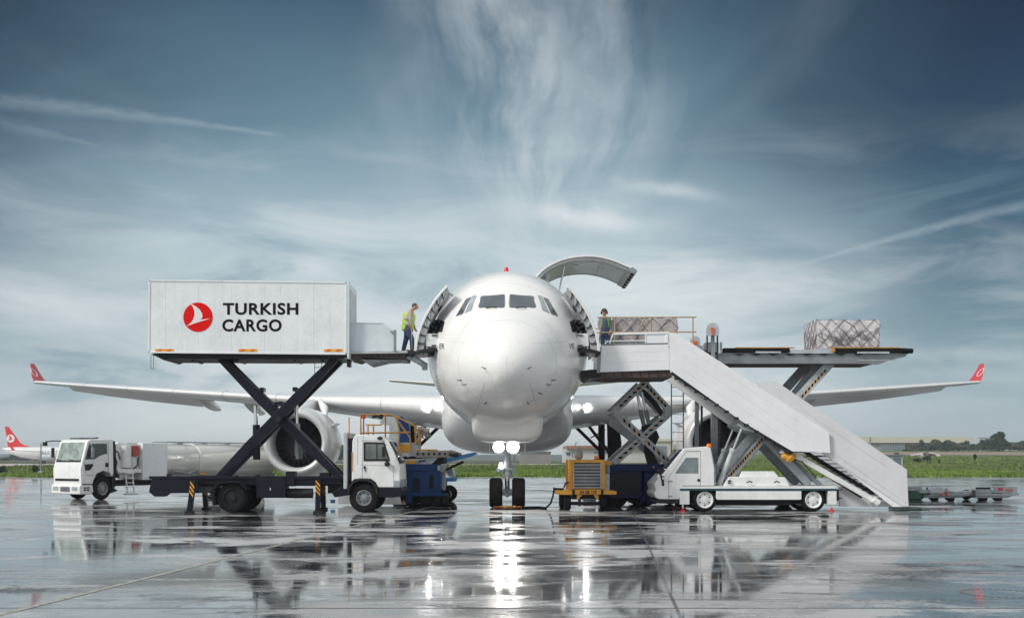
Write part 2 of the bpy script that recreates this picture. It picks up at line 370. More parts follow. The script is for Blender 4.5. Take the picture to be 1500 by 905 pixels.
def ground_mat(name, c0, c1, sc_=.05, rough=.95):
    m = bpy.data.materials.new(name); m.use_nodes = True; t = NT(m.node_tree); p = t.n['Principled BSDF']
    tc = t.node('ShaderNodeTexCoord').outputs['Object']
    n = t.noise(t.mapping(tc, (1, .35, 1)), sc_, 8., .65, .5); n2 = t.noise(tc, 1.2, 6., .7)
    t.put(p.inputs['Base Color'], t.mix(t.ss(t.math('ADD', t.math('MULTIPLY', n, .7), t.math('MULTIPLY', n2, .3)), .38, .62), c0, c1))
    p.inputs['Roughness'].default_value = rough; p.inputs['Specular IOR Level'].default_value = .1
    return m
sheet('ground', -6000, 6000, -300, 9000, -.02, ground_mat('far_ground', (.07, .075, .045), (.13, .12, .08), .02))

# wet concrete apron
m = bpy.data.materials.new('wet_concrete'); m.use_nodes = True; t = NT(m.node_tree); p = t.n['Principled BSDF']
tc = t.node('ShaderNodeTexCoord').outputs['Object']
gx, gy, gz = t.sep(tc)
diag = t.mapping(tc, (.16, .34, 1), (0, 0, 0), (0, 0, R(-32)))
nA = t.noise(diag, 1.15, 7., .62, .9)                    # puddle shapes
nB = t.noise(t.mapping(tc, (.5, 1.0, 1), (4, 1, 0)), 1.1, 9., .70, .5)
nC = t.noise(tc, 14., 6., .7)
nD = t.noise(t.mapping(tc, (.10, .13, 1), (2, 7, 0)), 1., 5., .55, .3)
nE = t.noise(t.mapping(tc, (.30, .55, 1), (11, 3, 0), (0, 0, R(20))), 1., 9., .66, .8)
wet = t.math('ADD', t.math('ADD', t.math('MULTIPLY', nA, .55), t.math('MULTIPLY', nB, .35)), t.math('MULTIPLY', nC, .10))
pud = t.ss(wet, .500, .520)                             # 1 = standing water
damp = t.ss(wet, .445, .495)
def joint(coord, first, step, wdt):
    f = t.math('FRACT', t.math('DIVIDE', t.math('SUBTRACT', coord, first), step))
    d = t.math('MULTIPLY', t.math('MINIMUM', f, t.math('SUBTRACT', 1., f)), step)
    return t.ss(t.math('ADD', d, t.math('MULTIPLY', t.math('SUBTRACT', nC, .5), .03)), wdt, wdt * .4)
j = t.math('MAXIMUM', joint(gy, 12.45, 8.2, .06), joint(t.math('ADD', gx, t.math('MULTIPLY', gy, -.095)), -26.4, 13.6, .03))
slab = t.noise(t.comb(t.math('FLOOR', t.math('DIVIDE', t.math('ADD', t.math('ADD', gx, t.math('MULTIPLY', gy, -.095)), 26.4), 6.8)), t.math('FLOOR', t.math('DIVIDE', t.math('SUBTRACT', gy, 12.45), 8.2)), 0.), 3.7, 0.)
conc = t.mix(t.ss(nB, .3, .7), (.40, .41, .42), (.58, .585, .585))
conc = t.mix(t.math('MULTIPLY', t.ss(nD, .47, .62), .55), conc, (.30, .265, .24))
brn = t.math('MULTIPLY', t.math('MULTIPLY', t.ss(gx, 3.5, 6.5), t.ss(gx, 15., 11.)), t.math('MULTIPLY', t.ss(gy, 13., 18.), t.ss(gy, 36., 30.)))  # soft area where a brownish, dirty reflection is painted into the concrete
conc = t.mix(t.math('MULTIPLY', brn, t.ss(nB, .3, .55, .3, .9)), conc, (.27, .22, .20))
conc = t.mix(t.math('MULTIPLY', t.ss(slab, .4, .6), .25), conc, (.22, .22, .225))
wetc = t.mix(t.ss(nC, .3, .7), (.055, .059, .066), (.115, .12, .127))
cc = t.mix(t.math('MULTIPLY', damp, .85), conc, wetc)
cc = t.mix(pud, cc, (.022, .025, .03))
# rubber and oil stains, with dark hull reflections painted in, broken up
stn = t.math('MULTIPLY', t.ss(nE, .53, .60), t.ss(t.math('ADD', t.math('MULTIPLY', nC, .5), t.math('MULTIPLY', nB, .5)), .42, .52))
stn = t.math('MULTIPLY', stn, t.ss(nD, .40, .52))
tm = t.noise(t.mapping(tc, (.05, 2.2, 1), (0, 0, 0), (0, 0, R(9))), 1., 5., .6)
stn = t.math('MAXIMUM', t.math('MULTIPLY', stn, .9), t.math('MULTIPLY', t.ss(tm, .58, .66), .6))
cc = t.mix(stn, cc, (.022, .021, .023))
cc = t.mix(t.math('MULTIPLY', j, .85), cc, (.015, .015, .015))
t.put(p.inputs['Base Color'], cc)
dry = t.math('SUBTRACT', 1., damp)
r = t.math('ADD', .19, t.math('MULTIPLY', dry, .15)); r = t.math('ADD', r, t.math('MULTIPLY', t.math('SUBTRACT', nC, .5), .12)); r = t.math('ADD', r, t.math('MULTIPLY', stn, .16))
r = t.math('ADD', t.math('MULTIPLY', r, t.math('SUBTRACT', 1., pud)), t.math('MULTIPLY', pud, t.math('ADD', .02, t.math('MULTIPLY', nB, .05))))
r = t.math('ADD', r, t.math('MULTIPLY', j, .4))
t.put(p.inputs['Roughness'], r); p.inputs['IOR'].default_value = 1.95
t.put(p.inputs['Coat Weight'], t.math('MULTIPLY', t.math('MULTIPLY', damp, t.math('SUBTRACT', 1., t.math('MULTIPLY', stn, .8))), .6)); p.inputs['Coat Roughness'].default_value = .05
t.put(p.inputs['Specular IOR Level'], t.math('SUBTRACT', .5, t.math('MULTIPLY', t.math('MULTIPLY', stn, t.math('SUBTRACT', 1., pud)), .34)))
b1 = t.node('ShaderNodeBump'); b1.inputs[0].default_value = 1.
hgt = t.math('ADD', t.math('MULTIPLY', t.math('SUBTRACT', 1., pud), t.math('MULTIPLY', nC, .006)), t.math('MULTIPLY', t.noise(t.mapping(tc, (1.0, 2.2, 1)), 1.6, 3., .5), .0045))
hgt = t.math('ADD', hgt, t.math('MULTIPLY', t.noise(t.mapping(tc, (1., 1.8, 1)), 9., 2., .5), .0016))
hgt = t.math('ADD', hgt, t.math('MULTIPLY', j, -.02))
hgt = t.math('ADD', hgt, t.math('MULTIPLY', t.noise(t.mapping(tc, (.5, 1.6, 1)), 3.2, 3., .5), .0022))
b1.inputs[1].default_value = .38; t.put(b1.inputs['Height'], hgt); t.l.new(b1.outputs[0], p.inputs['Normal'])
APM = m
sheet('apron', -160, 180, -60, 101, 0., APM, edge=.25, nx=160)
sheet('taxiway', -420, 32, 232, 340, .004, mat('taxiway_concrete', (.52, .49, .46), .6, var=.15, scale=.05), nx=1)
sheet('service_road', -420, -30, 160, 172, .006, mat('road_grey', (.33, .32, .30), .7, var=.1, scale=.1))

# grass fields: the ground climbs gently towards the tree row at the right
def gh(x, y):
    k = max(0., min(1., (x / max(y, 1.) - .17) / .10)); k = k * k * (3 - 2 * k)
    return k * float(np.interp(y, [100, 150, 190, 230, 300, 420, 600, 900], [0, .05, .35, 1.0, 2.35, 4.5, 6.2, 7.0]))
def terrain(name, x0, x1, y0, y1, nx, ny, z, mt):
    vs = [(x0 + (x1 - x0) * i / nx, y0 + (y1 - y0) * (j / ny) ** 1.4, z + gh(x0 + (x1 - x0) * i / nx, y0 + (y1 - y0) * (j / ny) ** 1.4)) for j in range(ny + 1) for i in range(nx + 1)]
    fs = [(j * (nx + 1) + i, j * (nx + 1) + i + 1, (j + 1) * (nx + 1) + i + 1, (j + 1) * (nx + 1) + i) for j in range(ny) for i in range(nx)]
    me = bpy.data.meshes.new(name); me.from_pydata(vs, [], fs); me.materials.append(mt); me.shade_smooth(); o = bpy.data.objects.new(name, me); col.objects.link(o); o['kind'] = 'structure'
GM = ground_mat('grass_soil', (.03, .055, .018), (.06, .10, .03), .25)
sheet('grass_field', -420, 420, 101, 232, .0, GM, edge=.4, nx=300)
terrain('grass_rise', 24, 460, 104, 900, 60, 50, .012, ground_mat('far_grass', (.07, .105, .035), (.14, .17, .06), .1))
sheet('grass_verge', -420, 32, 340, 520, .002, ground_mat('dull_grass', (.05, .065, .035), (.09, .10, .05), .06))
def grass_mat(name, a, b):
    m = bpy.data.materials.new(name); m.use_nodes = True; t = NT(m.node_tree); p = t.n['Principled BSDF']
    tc = t.node('ShaderNodeTexCoord').outputs['Object']
    n = t.noise(t.mapping(tc, (.12, .06, .1)), 1., 5., .65); n2 = t.noise(tc, 2.5, 3., .6)
    t.put(p.inputs['Base Color'], t.mix(t.ss(t.math('ADD', t.math('MULTIPLY', n, .65), t.math('MULTIPLY', n2, .35)), .40, .60), a, b))
    p.inputs['Roughness'].default_value = .85; p.inputs['Specular IOR Level'].default_value = .15; return m
rng = np.random.default_rng(3)
def grass(n, x0, x1, y0, y1, h0, h1, name, label, mt, wd=.10):
    X = rng.uniform(x0, x1, n); Y = y0 + (y1 - y0) * rng.uniform(0, 1, n) ** 1.5
    A = rng.uniform(0, math.pi, n); H = rng.uniform(h0, h1, n) * (0.6 + 0.8 * (np.sin(X * .21 + Y * .1) * .5 + .5) * (np.sin(X * .05 + 2) * .3 + .7)); W = rng.uniform(.5, 1.4, n) * wd * (Y / y0)
    LX = rng.normal(0, .35, n) * H; LY = rng.normal(0, .35, n) * H
    ca, sa = np.cos(A) * W, np.sin(A) * W
    Z = np.array([gh(a, b) for a, b in zip(X, Y)])
    v = np.zeros((n, 3, 3)); v[:, 0] = np.stack([X - ca, Y - sa, Z], 1); v[:, 1] = np.stack([X + ca, Y + sa, Z], 1); v[:, 2] = np.stack([X + LX, Y + LY, Z + H], 1)
    me = bpy.data.meshes.new(name); me.vertices.add(3 * n); me.vertices.foreach_set('co', v.reshape(-1)); me.loops.add(3 * n); me.loops.foreach_set('vertex_index', np.arange(3 * n, dtype=np.int32))
    me.polygons.add(n); me.polygons.foreach_set('loop_start', np.arange(0, 3 * n, 3, dtype=np.int32)); me.polygons.foreach_set('loop_total', np.full(n, 3, dtype=np.int32)); me.update(); me.materials.append(mt)
    o = bpy.data.objects.new(name, me); col.objects.link(o); return tag(o, label, 'grass', kind='stuff')
grass(70000, -62, 62, 100.7, 150, .12, .34, 'grass', 'green grass growing along the far edge of the wet apron', grass_mat('grass_blades', (.09, .155, .03), (.22, .30, .07)))
grass(46000, -110, 150, 150, 290, .15, .4, 'tall_grass', 'duller grass farther out beyond the apron edge', grass_mat('grass_far_blades', (.085, .135, .035), (.19, .235, .07)), .13)

# painted taxi line across the slabs (cream, worn)
def wornpaint(name, c, amt=.5):
    m = bpy.data.materials.new(name); m.use_nodes = True; t = NT(m.node_tree); p = t.n['Principled BSDF']
    tc = t.node('ShaderNodeTexCoord').outputs['Object']; n = t.noise(tc, 9., 8., .75)
    t.put(p.inputs['Base Color'], t.mix(t.ss(n, amt - .06, amt + .10), c, (.13, .13, .13))); p.inputs['Roughness'].default_value = .3
    t.put(p.inputs['Alpha'], t.ss(n, .70, .55)); return m
def pt(px, py): D = HC * F / (py - HY); return Vector((PX(px, D), D, 0))
a, b_ = pt(-60, 915), pt(640, 740)
mb = MB(); d = (b_ - a).normalized(); s_ = Vector((-d.y, d.x, 0)) * .05
N = 40; vs = []; fs = []
for i in range(N + 1):
    q = a + (b_ - a) * i / N; vs += [q + s_ + Vector((0, 0, .004)), q - s_ + Vector((0, 0, .004))]
    if i: fs.append((2 * i - 2, 2 * i - 1, 2 * i + 1, 2 * i))
mb.add(vs, fs); o = mb.build('painted_line', wornpaint('cream_line_paint', (.42, .39, .32), .52), recalc=False); o['kind'] = 'structure'
# ring of red marks near the right edge
mb = MB(); c0 = pt(1462, 868)
for k in range(34):
    a0 = 2 * math.pi * k / 34; a1 = a0 + .11
    vs = [c0 + Vector((math.cos(q) * rr, math.sin(q) * rr, .004)) for q in (a0, a1) for rr in (.42, .47)]
    mb.add(vs, [(0, 1, 3, 2)])
o = mb.build('painted_ring', wornpaint('worn_red_paint', (.35, .12, .11), .52), recalc=False); o['kind'] = 'structure'

# distant low hills on the left and right
def hills(name, x0, x1, Y, h, mt, seed, base=0.):
    rnd = np.random.default_rng(seed); n = 90; ph = rnd.uniform(0, 6, 6); mb = MB(); vs = []; fs = []
    for i in range(n + 1):
        u = i / n; xx = x0 + (x1 - x0) * u
        e = sum(math.sin(u * (5 + 7 * k) + ph[k]) / (1 + k) for k in range(6)); hh = h * (1 + .22 * e) * min(1, u * 8, (1 - u) * 8) + base
        vs += [(xx, Y, -.1), (xx, Y + 40, hh * .6), (xx, Y + 160, max(hh, .2))]
        if i:
            q = 3 * i; fs += [(q - 3, q, q + 1, q - 2), (q - 2, q + 1, q + 2, q - 1)]
    mb.add(vs, fs); o = mb.build(name, mt, recalc=False); o['kind'] = 'structure'; return o
HM = ground_mat('wooded_hill', (.05, .07, .075), (.09, .11, .10), .03)
hills('hills', -1500, 1500, 1500, 7, HM, 5)
hills('hill_ridge', 500, 1400, 1100, 5, HM, 8)

# ================================================================== AIRCRAFT
Y0 = 31.3; ZC = 5.53; RF = 2.83
air = thing('cargo_aircraft', 'large white twin-engine cargo airliner seen nose-on with its doors open and lamps lit', 'aircraft', (0, 37.9, 0))
ss_ = [0, .05, .2, .5, 1, 1.6, 2.2, 2.9, 3.5, 4.2, 5, 6, 7, 8]
topz = [4.42, 4.72, 5.00, 5.38, 5.82, 6.18, 6.50, 7.04, 7.44, 7.80, 8.08, 8.29, 8.355, 8.36]
botz = [4.42, 4.16, 3.93, 3.66, 3.39, 3.17, 3.02, 2.89, 2.81, 2.75, 2.72, 2.70, 2.70, 2.70]
hw_ = [.0, .30, .58, .93, 1.34, 1.70, 1.98, 2.24, 2.42, 2.58, 2.71, 2.80, 2.83, 2.83]
def crom(xs, ys, x):
    n = len(xs)
    if x >= xs[-1]: return ys[-1]
    i = max(0, min(n - 2, int(np.searchsorted(xs, x, 'right') - 1)))
    def sl(k):
        if k <= 0: return (ys[1] - ys[0]) / (xs[1] - xs[0])
        if k >= n - 1: return (ys[-1] - ys[-2]) / (xs[-1] - xs[-2])
        return .5 * ((ys[k + 1] - ys[k]) / (xs[k + 1] - xs[k]) + (ys[k] - ys[k - 1]) / (xs[k] - xs[k - 1]))
    h = xs[i + 1] - xs[i]; u = (x - xs[i]) / h; m0, m1 = sl(i), sl(i + 1)
    return (2 * u**3 - 3 * u**2 + 1) * ys[i] + (u**3 - 2 * u**2 + u) * h * m0 + (-2 * u**3 + 3 * u**2) * ys[i + 1] + (u**3 - u**2) * h * m1
qs = [math.sqrt(s) for s in ss_]
def fus_ring(s, n=96):
    if s <= 7.5:
        q = math.sqrt(s); tz, bz, hw = crom(qs, topz, q), crom(qs, botz, q), max(crom(qs, hw_, q), .002)
    elif s < 36: tz, bz, hw = 8.36, 2.70, 2.83
    else:
        u = (s - 36) / 22.; u = min(u, 1); tz = 8.36 - .55 * u ** 2; bz = 2.70 + 4.6 * (u ** 1.5); hw = 2.83 * (1 - u ** 1.8) + .22 * u
    k = min(1, s / 7.); zw = 4.42 + (5.53 - 4.42) * (k * k * (3 - 2 * k)) ** .6 if s < 7 else (tz + bz) / 2
    zw = min(max(zw, bz + .45 * (tz - bz)), bz + .62 * (tz - bz)) if s < 7 else zw
    zw = bz + (tz - bz) * (.5 if s >= 7 else .5 + .0 * k)
    out = []
    for i in range(n):
        a = 2 * math.pi * i / n; ca, sa = math.cos(a), math.sin(a)
        hh = (tz - zw) if sa > 0 else (zw - bz)
        out.append((ca * hw, Y0 + s, zw + sa * hh))
    return out
st = [(.004 + (math.sqrt(7.5) - .004) * i / 70) ** 2 for i in range(71)] + [8.5, 11, 16, 22, 28, 34, 36] + [36 + 22 * i / 16 for i in range(1, 17)]
mb = MB(); mb.loft([fus_ring(s) for s in st])
fus = mb.build('fuselage', M['hull'], air, angle=60)
bm = bmesh.new(); bm.from_mesh(fus.data); fo = Vector(ORG[air]); bvh = BVHTree.FromBMesh(bm); bm.free()
CAM = Vector((0, 0, HC))
def onhull(px, py, off=.006):
    d = Vector(((px - HX) / F, 1, -(py - HY) / F)).normalized()
    h = bvh.ray_cast(CAM - fo, d)
    if h[0] is None: return P(px, py, 37.4)
    nrm = h[1] if h[1].y < 0 else -h[1]
    return h[0] + fo + nrm * off
def hullpatch(quad, name, mt, n=9, off=.008, rnd=.10, m_=None, parent=None):
    """rounded quad (photo corners bl, br, tr, tl) wrapped on the skin of the nose, with a rim that closes it"""
    bl, br, tr, tl = [Vector(q) for q in quad]; rings = []
    def sq(a, k):     # squircle
        c_, s_ = math.cos(a), math.sin(a); e = 2 / 11.
        return (math.copysign(abs(c_) ** e, c_) * k * .5 + .5, math.copysign(abs(s_) ** e, s_) * k * .5 + .5)
    mb = MB(); NA = 36; vs = []; fs = []
    for r_ in range(n + 1):
        k = r_ / n
        for i in range(NA):
            u, v = sq(2 * math.pi * (i + .5) / NA, k)
            q = (bl * (1 - u) + br * u) * (1 - v) + (tl * (1 - u) + tr * u) * v
            vs.append(onhull(q.x, q.y, off if r_ < n else -.01))
    for r_ in range(n):
        for i in range(NA): fs.append((r_ * NA + i, r_ * NA + (i + 1) % NA, (r_ + 1) * NA + (i + 1) % NA, (r_ + 1) * NA + i))
    mb.add(vs, fs)
    return mb.build(name, mt, air if parent is None else parent, angle=50)
wins = [((699, 451.5), (740.5, 451.5), (740.5, 430), (703.5, 433)), ((745, 451.5), (787, 451.5), (782.5, 433), (745.5, 430)),
        ((679.3, 460.5), (691.2, 454.5), (699.0, 432.0), (691.8, 433.2)), ((666.5, 464.8), (678.0, 460.8), (691.3, 434.0), (682.8, 437)),
        ((794.5, 454.5), (806.2, 460.5), (793.8, 433.2), (787.0, 432.0)), ((807.5, 460.8), (819, 464.8), (802.8, 437), (794.6, 434.0))]
for k, q in enumerate(wins):
    c_ = sum((Vector(v) for v in q), Vector((0, 0))) / 4
    big = [c_ + (Vector(v) - c_) * 1.045 + (Vector(v) - c_).normalized() * .55 for v in q]
    fr = hullpatch([tuple(v) for v in big], 'window_seal', M['seam'], off=.003)
    g = hullpatch(q, 'cockpit_window', M['lightglass'] if k in (2, 4) else M['glass'], off=.010)  # paler side panes: their sky reflection is put into the glass colour
# wipers
mb = MB()
for sx, x1 in ((1, 714), (1, 757)):
    mb = MB(); mb.sweep([onhull(x1 - 2, 451.8, .03), onhull(x1 + 8, 451.9, .05), onhull(x1 + 14, 451.5, .03)], .018, 6); mb.build('wiper', M['dark'], air)
# seams, probes
def seam(pts, name='panel_line', r=.006):
    mb = MB(); P_ = []
    for (a, b) in zip(pts[:-1], pts[1:]):
        for i in range(6): P_.append(onhull(a[0] + (b[0] - a[0]) * i / 6, a[1] + (b[1] - a[1]) * i / 6, .0))
    P_.append(onhull(*pts[-1], .0)); mb.sweep(P_, r, 4); return mb.build(name, M['seam'], air)
seam([(710, 560), (700, 596)]); seam([(776, 560), (786, 596)]); seam([(742.5, 520), (742.5, 553)], r=.004)
seam([(690, 466), (668, 500), (652, 545), (650, 580)], r=.004); seam([(796, 466), (818, 500), (834, 545), (836, 580)], r=.004)
for (a, b) in ((711, 540), (773, 540), (676, 557), (808, 557), (713, 589), (772, 589), (683, 563), (801, 563), (789, 575)):
    mb = MB(); p0 = onhull(a, b, 0.); p1 = onhull(a + (1 if a > 742 else -1), b - 2, .13); mb.sweep([p0, (p0 + p1) / 2, p1, p1 + Vector((0, -.09, .02))], [.018, .014, .010, .007], 6)
    mb.build('probe', M['dark'], air)
def ringseam(sv, r=.005):
    q = fus_ring(sv, 64); mb = MB(); mb.sweep([Vector(v) for v in q] + [Vector(q[0])], r, 4); mb.build('panel_line', M['seaml'], air)
for sv in (1.25, 3.55, 5.1, 7.4, 12.0, 17.0): ringseam(sv)
seam([(655, 500), (690, 502), (706, 503)], r=.003); seam([(780, 503), (800, 502), (832, 500)], r=.003); seam([(664, 433), (690, 418), (720, 408)], r=.003); seam([(822, 433), (796, 418), (766, 408)], r=.003)
seam([(660, 560), (700, 572), (743, 575), (786, 572), (828, 560)], r=.003)
mb = MB()
for a in np.linspace(0, 2 * math.pi, 15)[:-1]:
    c_ = onhull(744 + 11 * math.cos(a) + 0, 545 + 15 * math.sin(a), .002); mb.sphere(c_, .012, n=6)
mb.build('radome_fasteners', M['seaml'], air)
# beacon
mb = MB(); top = onhull(741.5, 399, 0.); bz = fus_ring(6.4)[24]
mb.lathe([(.10, -.02), (.09, .06), (.075, .16), (.05, .22), (.001, .24)], (-.03, Y0 + 6.6, 8.31), (0, 0, 1), 16)
mb.build('beacon', M['red'], air)
# fuselage lettering fragments beside the doors
def hulltext(s, a, b, c, d, name='lettering'):
    vs, fs = text_geo(s, .01); mb = MB(); mb.add([onhull(a + u * (b - a), d - v * (d - c), .006) for u, v in vs], fs)
    return mb.build(name, M['black'], air, recalc=False)
hulltext('ER', 644, 651, 503, 511); hulltext('VE', 834, 841, 503, 511)

def sup_ring(cx, y, cz, hw, hh, e=3.2, n=56, flat=1.):
    out = []
    for i in range(n):
        a = 2 * math.pi * i / n; ca, sa = math.cos(a), math.sin(a)
        out.append((cx + math.copysign(abs(ca) ** (2 / e), ca) * hw, y, cz + math.copysign(abs(sa) ** (2 / e), sa) * hh))
    return out
# nose gear blister
mb = MB(); rs = []
for i in range(22):
    u = i / 21; yy = 34.5 + 8.2 * u
    g = min(1, (max(u, .0) / .13)) ; g = math.sqrt(max(0, 1 - (1 - g) ** 2)); e = 1. if u < .6 else 1 - ((u - .6) / .4) ** 2 * .85
    k = max(g * e, .02)
    rs.append(sup_ring(0, yy, 3.22 - .10 * (1 - k), 1.19 * (.86 + .14 * k) * (1 if e > .99 else .7 + .3 * e), .93 * k, 4.6))
mb.loft(rs); mb.build('nose_gear_blister', M['hull'], air, angle=60)
# gear doors under the blister
mb = MB()
for s in (-1, 1): mb.box(s * .62 - .012, s * .62 + .012, 37.1, 39.9, 1.98, 2.30)
mb.build('nose_gear_door', M['hull'], air, bevel=.008)
# belly fairing
mb = MB(); rs = []
for i in range(30):
    u = i / 29; yy = 45.2 + 22 * u; g = math.sqrt(max(0, 1 - (1 - min(1, u / .17)) ** 2)); g2 = math.sqrt(max(0, 1 - (max(0, u - .72) / .285) ** 2)); k = max(.03, g * g2)
    rs.append(sup_ring(0, yy, 3.85, 2.98 * (.80 + .20 * k), 1.86 * (.30 + .70 * k), 3.4))
mb.loft(rs); mb.build('belly_fairing', M['wing'], air, angle=60)
# NACA-like section
def airfoil(cx, yle, zle, chord, th, tw=0., camber=.02, n=18):
    pts = []
    for i in range(n + 1):
        u = .5 * (1 - math.cos(math.pi * i / n)); yt = 5 * th * (.2969 * math.sqrt(u) - .126 * u - .3516 * u * u + .2843 * u ** 3 - .1036 * u ** 4); pts.append((u, yt + camber * 4 * u * (1 - u)))
    lo = []
    for i in range(n - 1, 0, -1):
        u = .5 * (1 - math.cos(math.pi * i / n)); yt = 5 * th * (.2969 * math.sqrt(u) - .126 * u - .3516 * u * u + .2843 * u ** 3 - .1036 * u ** 4); lo.append((u, -yt + camber * 4 * u * (1 - u)))
    return [(cx, yle + u * chord * math.cos(tw) , zle + zz * chord - u * chord * math.sin(tw)) for u, zz in pts + lo]
def LE(ax): return 50.0 + (ax - 2.8) * .647, 4.22 + (ax - 2.8) * .0905 - .06 * math.sin(math.pi * (ax - 2.8) / 27.2)
def chord_at(ax): return 10.8 + (7.2 - 10.8) * (ax - 2.8) / 6.8 if ax < 9.6 else 7.2 + (2.5 - 7.2) * (ax - 9.6) / 20.4
for s in (-1, 1):
    mb = MB(); secs = []
    for ax in [1.5, 2.8, 4.5, 6.5, 8, 9.6, 12, 15, 18, 21, 24, 27, 29, 29.8, 30.1]:
        yl, zl = LE(ax); ch = chord_at(ax); th = .15 if ax < 4 else (.15 - .05 * min(1, (ax - 4) / 8))
        if ax > 29.5: th *= .9
        secs.append(airfoil(s * ax, yl, zl - .10, ch, th, R(4.0 - 4.5 * min(1, (ax - 1.5) / 28)), .012))
    mb.loft(secs); wg = mb.build('wing', M['wing'], air, angle=50)
    # slat and panel joints on the leading edge
    mb = MB()
    for ax in (6.2, 12.2, 15.6, 19., 22.4, 25.8, 28.6):
        yl, zl = LE(ax); ch = chord_at(ax)
        sec = airfoil(s * ax, yl - .004, zl - .10, ch * 1.001, .101 if ax > 8 else .13, R(4.0 - 4.5 * (ax - 1.5) / 28), .012)
        mb.sweep([Vector(p) for p in (sec[-6:] + sec[:7])], .013, 4)
    mb.build('slat_joint', M['seam'], wg)
    # drooped aileron
    mb = MB(); secs = []
    for ax, dp in ((18.6, .62), (22, .56), (25.5, .44), (28.2, .30)):
        yl, zl = LE(ax); ch = chord_at(ax); y0_ = yl + ch * .70; z0_ = zl - .10
        secs.append([(s * ax, y0_ + a * ch * .28, z0_ + .03 - b * dp + tk) for a, b, tk in ((0, .0, .06), (.5, .45, .05), (1, 1, .01), (1, 1, -.01), (.5, .55, -.05), (0, .18, -.06))])
    mb.loft(secs); mb.build('aileron', M['wing'], wg, angle=40)
    # flap track fairings
    for ax, L, rr in ((6.6, 6.5, .34), (11.2, 6.5, .34), (14.9, 7.0, .32), (18.0, 6.6, .28)):
        yl, zl = LE(ax); ch = chord_at(ax); yst = yl + ch * .35; mb = MB(); rs = []
        for i in range(15):
            u = i / 14; k = max(.03, math.sin(math.pi * min(1, u * 1.02)) ** .6)
            rs.append([(s * ax + rr * k * .62 * math.cos(2 * math.pi * q / 16), yst + L * u * .82, zl - .22 - .52 * u + rr * 1.25 * k * math.sin(2 * math.pi * q / 16)) for q in range(16)])
        mb.loft(rs); mb.build('flap_fairing', M['wing'], wg, angle=60)
    # winglet
    yl, zl = LE(30.05); mb = MB()
    def wsec(x, y, z, c): return [(x + tk * c, y + u * c, z) for u, tk in ((0, 0), (.15, .04), (.5, .05), (1, 0), (.5, -.05), (.15, -.04))]
    mb.loft([wsec(s * 30.1, yl + .05, zl - .02, 2.3), wsec(s * 30.45, yl + .6, zl + .25, 1.8), wsec(s * 30.95, yl + 1.5, zl + .85, 1.15), wsec(s * 31.2, yl + 2.05, zl + 1.27, .65)])
    wl = mb.build('winglet', M['wingred'], air, angle=50)
    mb = MB()   # thin white curl emblem
    loop = []
    for i in range(20):
        a = 2 * math.pi * i / 19; loop.append(Vector((s * (30.52 + .24 * math.sin(a * .5) ) - s * .09, yl + 1.15 + .42 * math.cos(a) * .8, zl + .50 + .34 * math.sin(a) * .75 + .1)))
    loop = [Vector((s * (30.32 + (q.z - zl) * .62), q.y, q.z)) - Vector((s * .13, 0, 0)) for q in loop]
    mb.sweep(loop, .022, 5); mb.build('emblem', M['logow'], wl)
    # wing root landing lamp
    lx = s * 3.72; yl, zl = LE(3.72)
    mb = MB(); mb.lathe([(.07, -.085), (.12, -.06), (.16, 0), (.16, .1)], (lx, yl - .06, zl - .13), (0, 1, 0), 20, 1); mb.lathe([(.001, -.10), (.07, -.085)], (lx, yl - .06, zl - .13), (0, 1, 0), 20)
    mb.build('landing_lamp', [M['lampw'], M['lampe']], wg)
    # engine
    ex, ey, ez = s * 9.95, 50.0, 2.50
    mb = MB(); o_ = (ex, ey, ez); AX = (0, 1, 0)
    prof = [(1.20, .75), (1.19, .45), (1.21, .2), (1.28, .06), (1.37, .0), (1.46, .04), (1.53, .18), (1.60, .5), (1.68, 1.1), (1.72, 1.8), (1.71, 2.6), (1.62, 3.6), (1.46, 4.6), (1.36, 5.0), (1.30, 4.9), (1.28, 4.2)]
    mb.lathe(prof[7:], o_, AX, 64); nac = mb.build('engine', M['hull'], air, angle=60)
    mb = MB(); mb.lathe(prof[1:8], o_, AX, 64); mb.build('intake_lip', M['lipm'], nac, angle=60)
    mb = MB(); mb.lathe([(1.205, .45), (1.20, .9), (1.22, 1.45)], o_, AX, 64); mb.build('intake_duct', M['lining'], nac, angle=60)
    mb = MB(); mb.lathe([(1.22, 1.44), (.001, 1.46)], o_, AX, 48)
    for k in range(26):
        a = 2 * math.pi * k / 26; vs = []
        for i in range(7):
            r_ = .34 + (1.20 - .34) * i / 6; tw = R(24 + 34 * i / 6); cw = .20 + .10 * math.sin(i / 6 * 3); aa = a + .10 * math.sin(i / 6 * 2.6)
            rd = Vector((math.cos(aa), 0, math.sin(aa))); tn = Vector((-math.sin(aa), 0, math.cos(aa)))
            for e in (-1, 1):
                vs.append(Vector(o_) + rd * r_ + tn * (e * cw * .5 * math.cos(tw) * (.9)) + Vector((0, 1.22 + e * cw * .42 * math.sin(tw), 0)))
        mb.add(vs, [(2 * i, 2 * i + 1, 2 * i + 3, 2 * i + 2) for i in range(6)], 1)
    mb.build('fan', [M['darkgap'], mat('fan_blade_metal', (.06, .065, .085), .32, metal=.7, var=.2)], nac, angle=40, recalc=False)
    mb = MB(); mb.lathe([(.001, .62), (.08, .70), (.2, .88), (.30, 1.1), (.36, 1.32), (.36, 1.44)], o_, AX, 32); mb.build('spinner', M['dark'], nac, angle=60)
    mb = MB(); mb.lathe([(.95, 4.6), (.85, 5.8), (.55, 6.6), (.45, 6.3)], o_, AX, 40); mb.build('exhaust_cone', M['dark'], nac, angle=60)
    yl, zl = LE(9.95); mb = MB(); rs = []
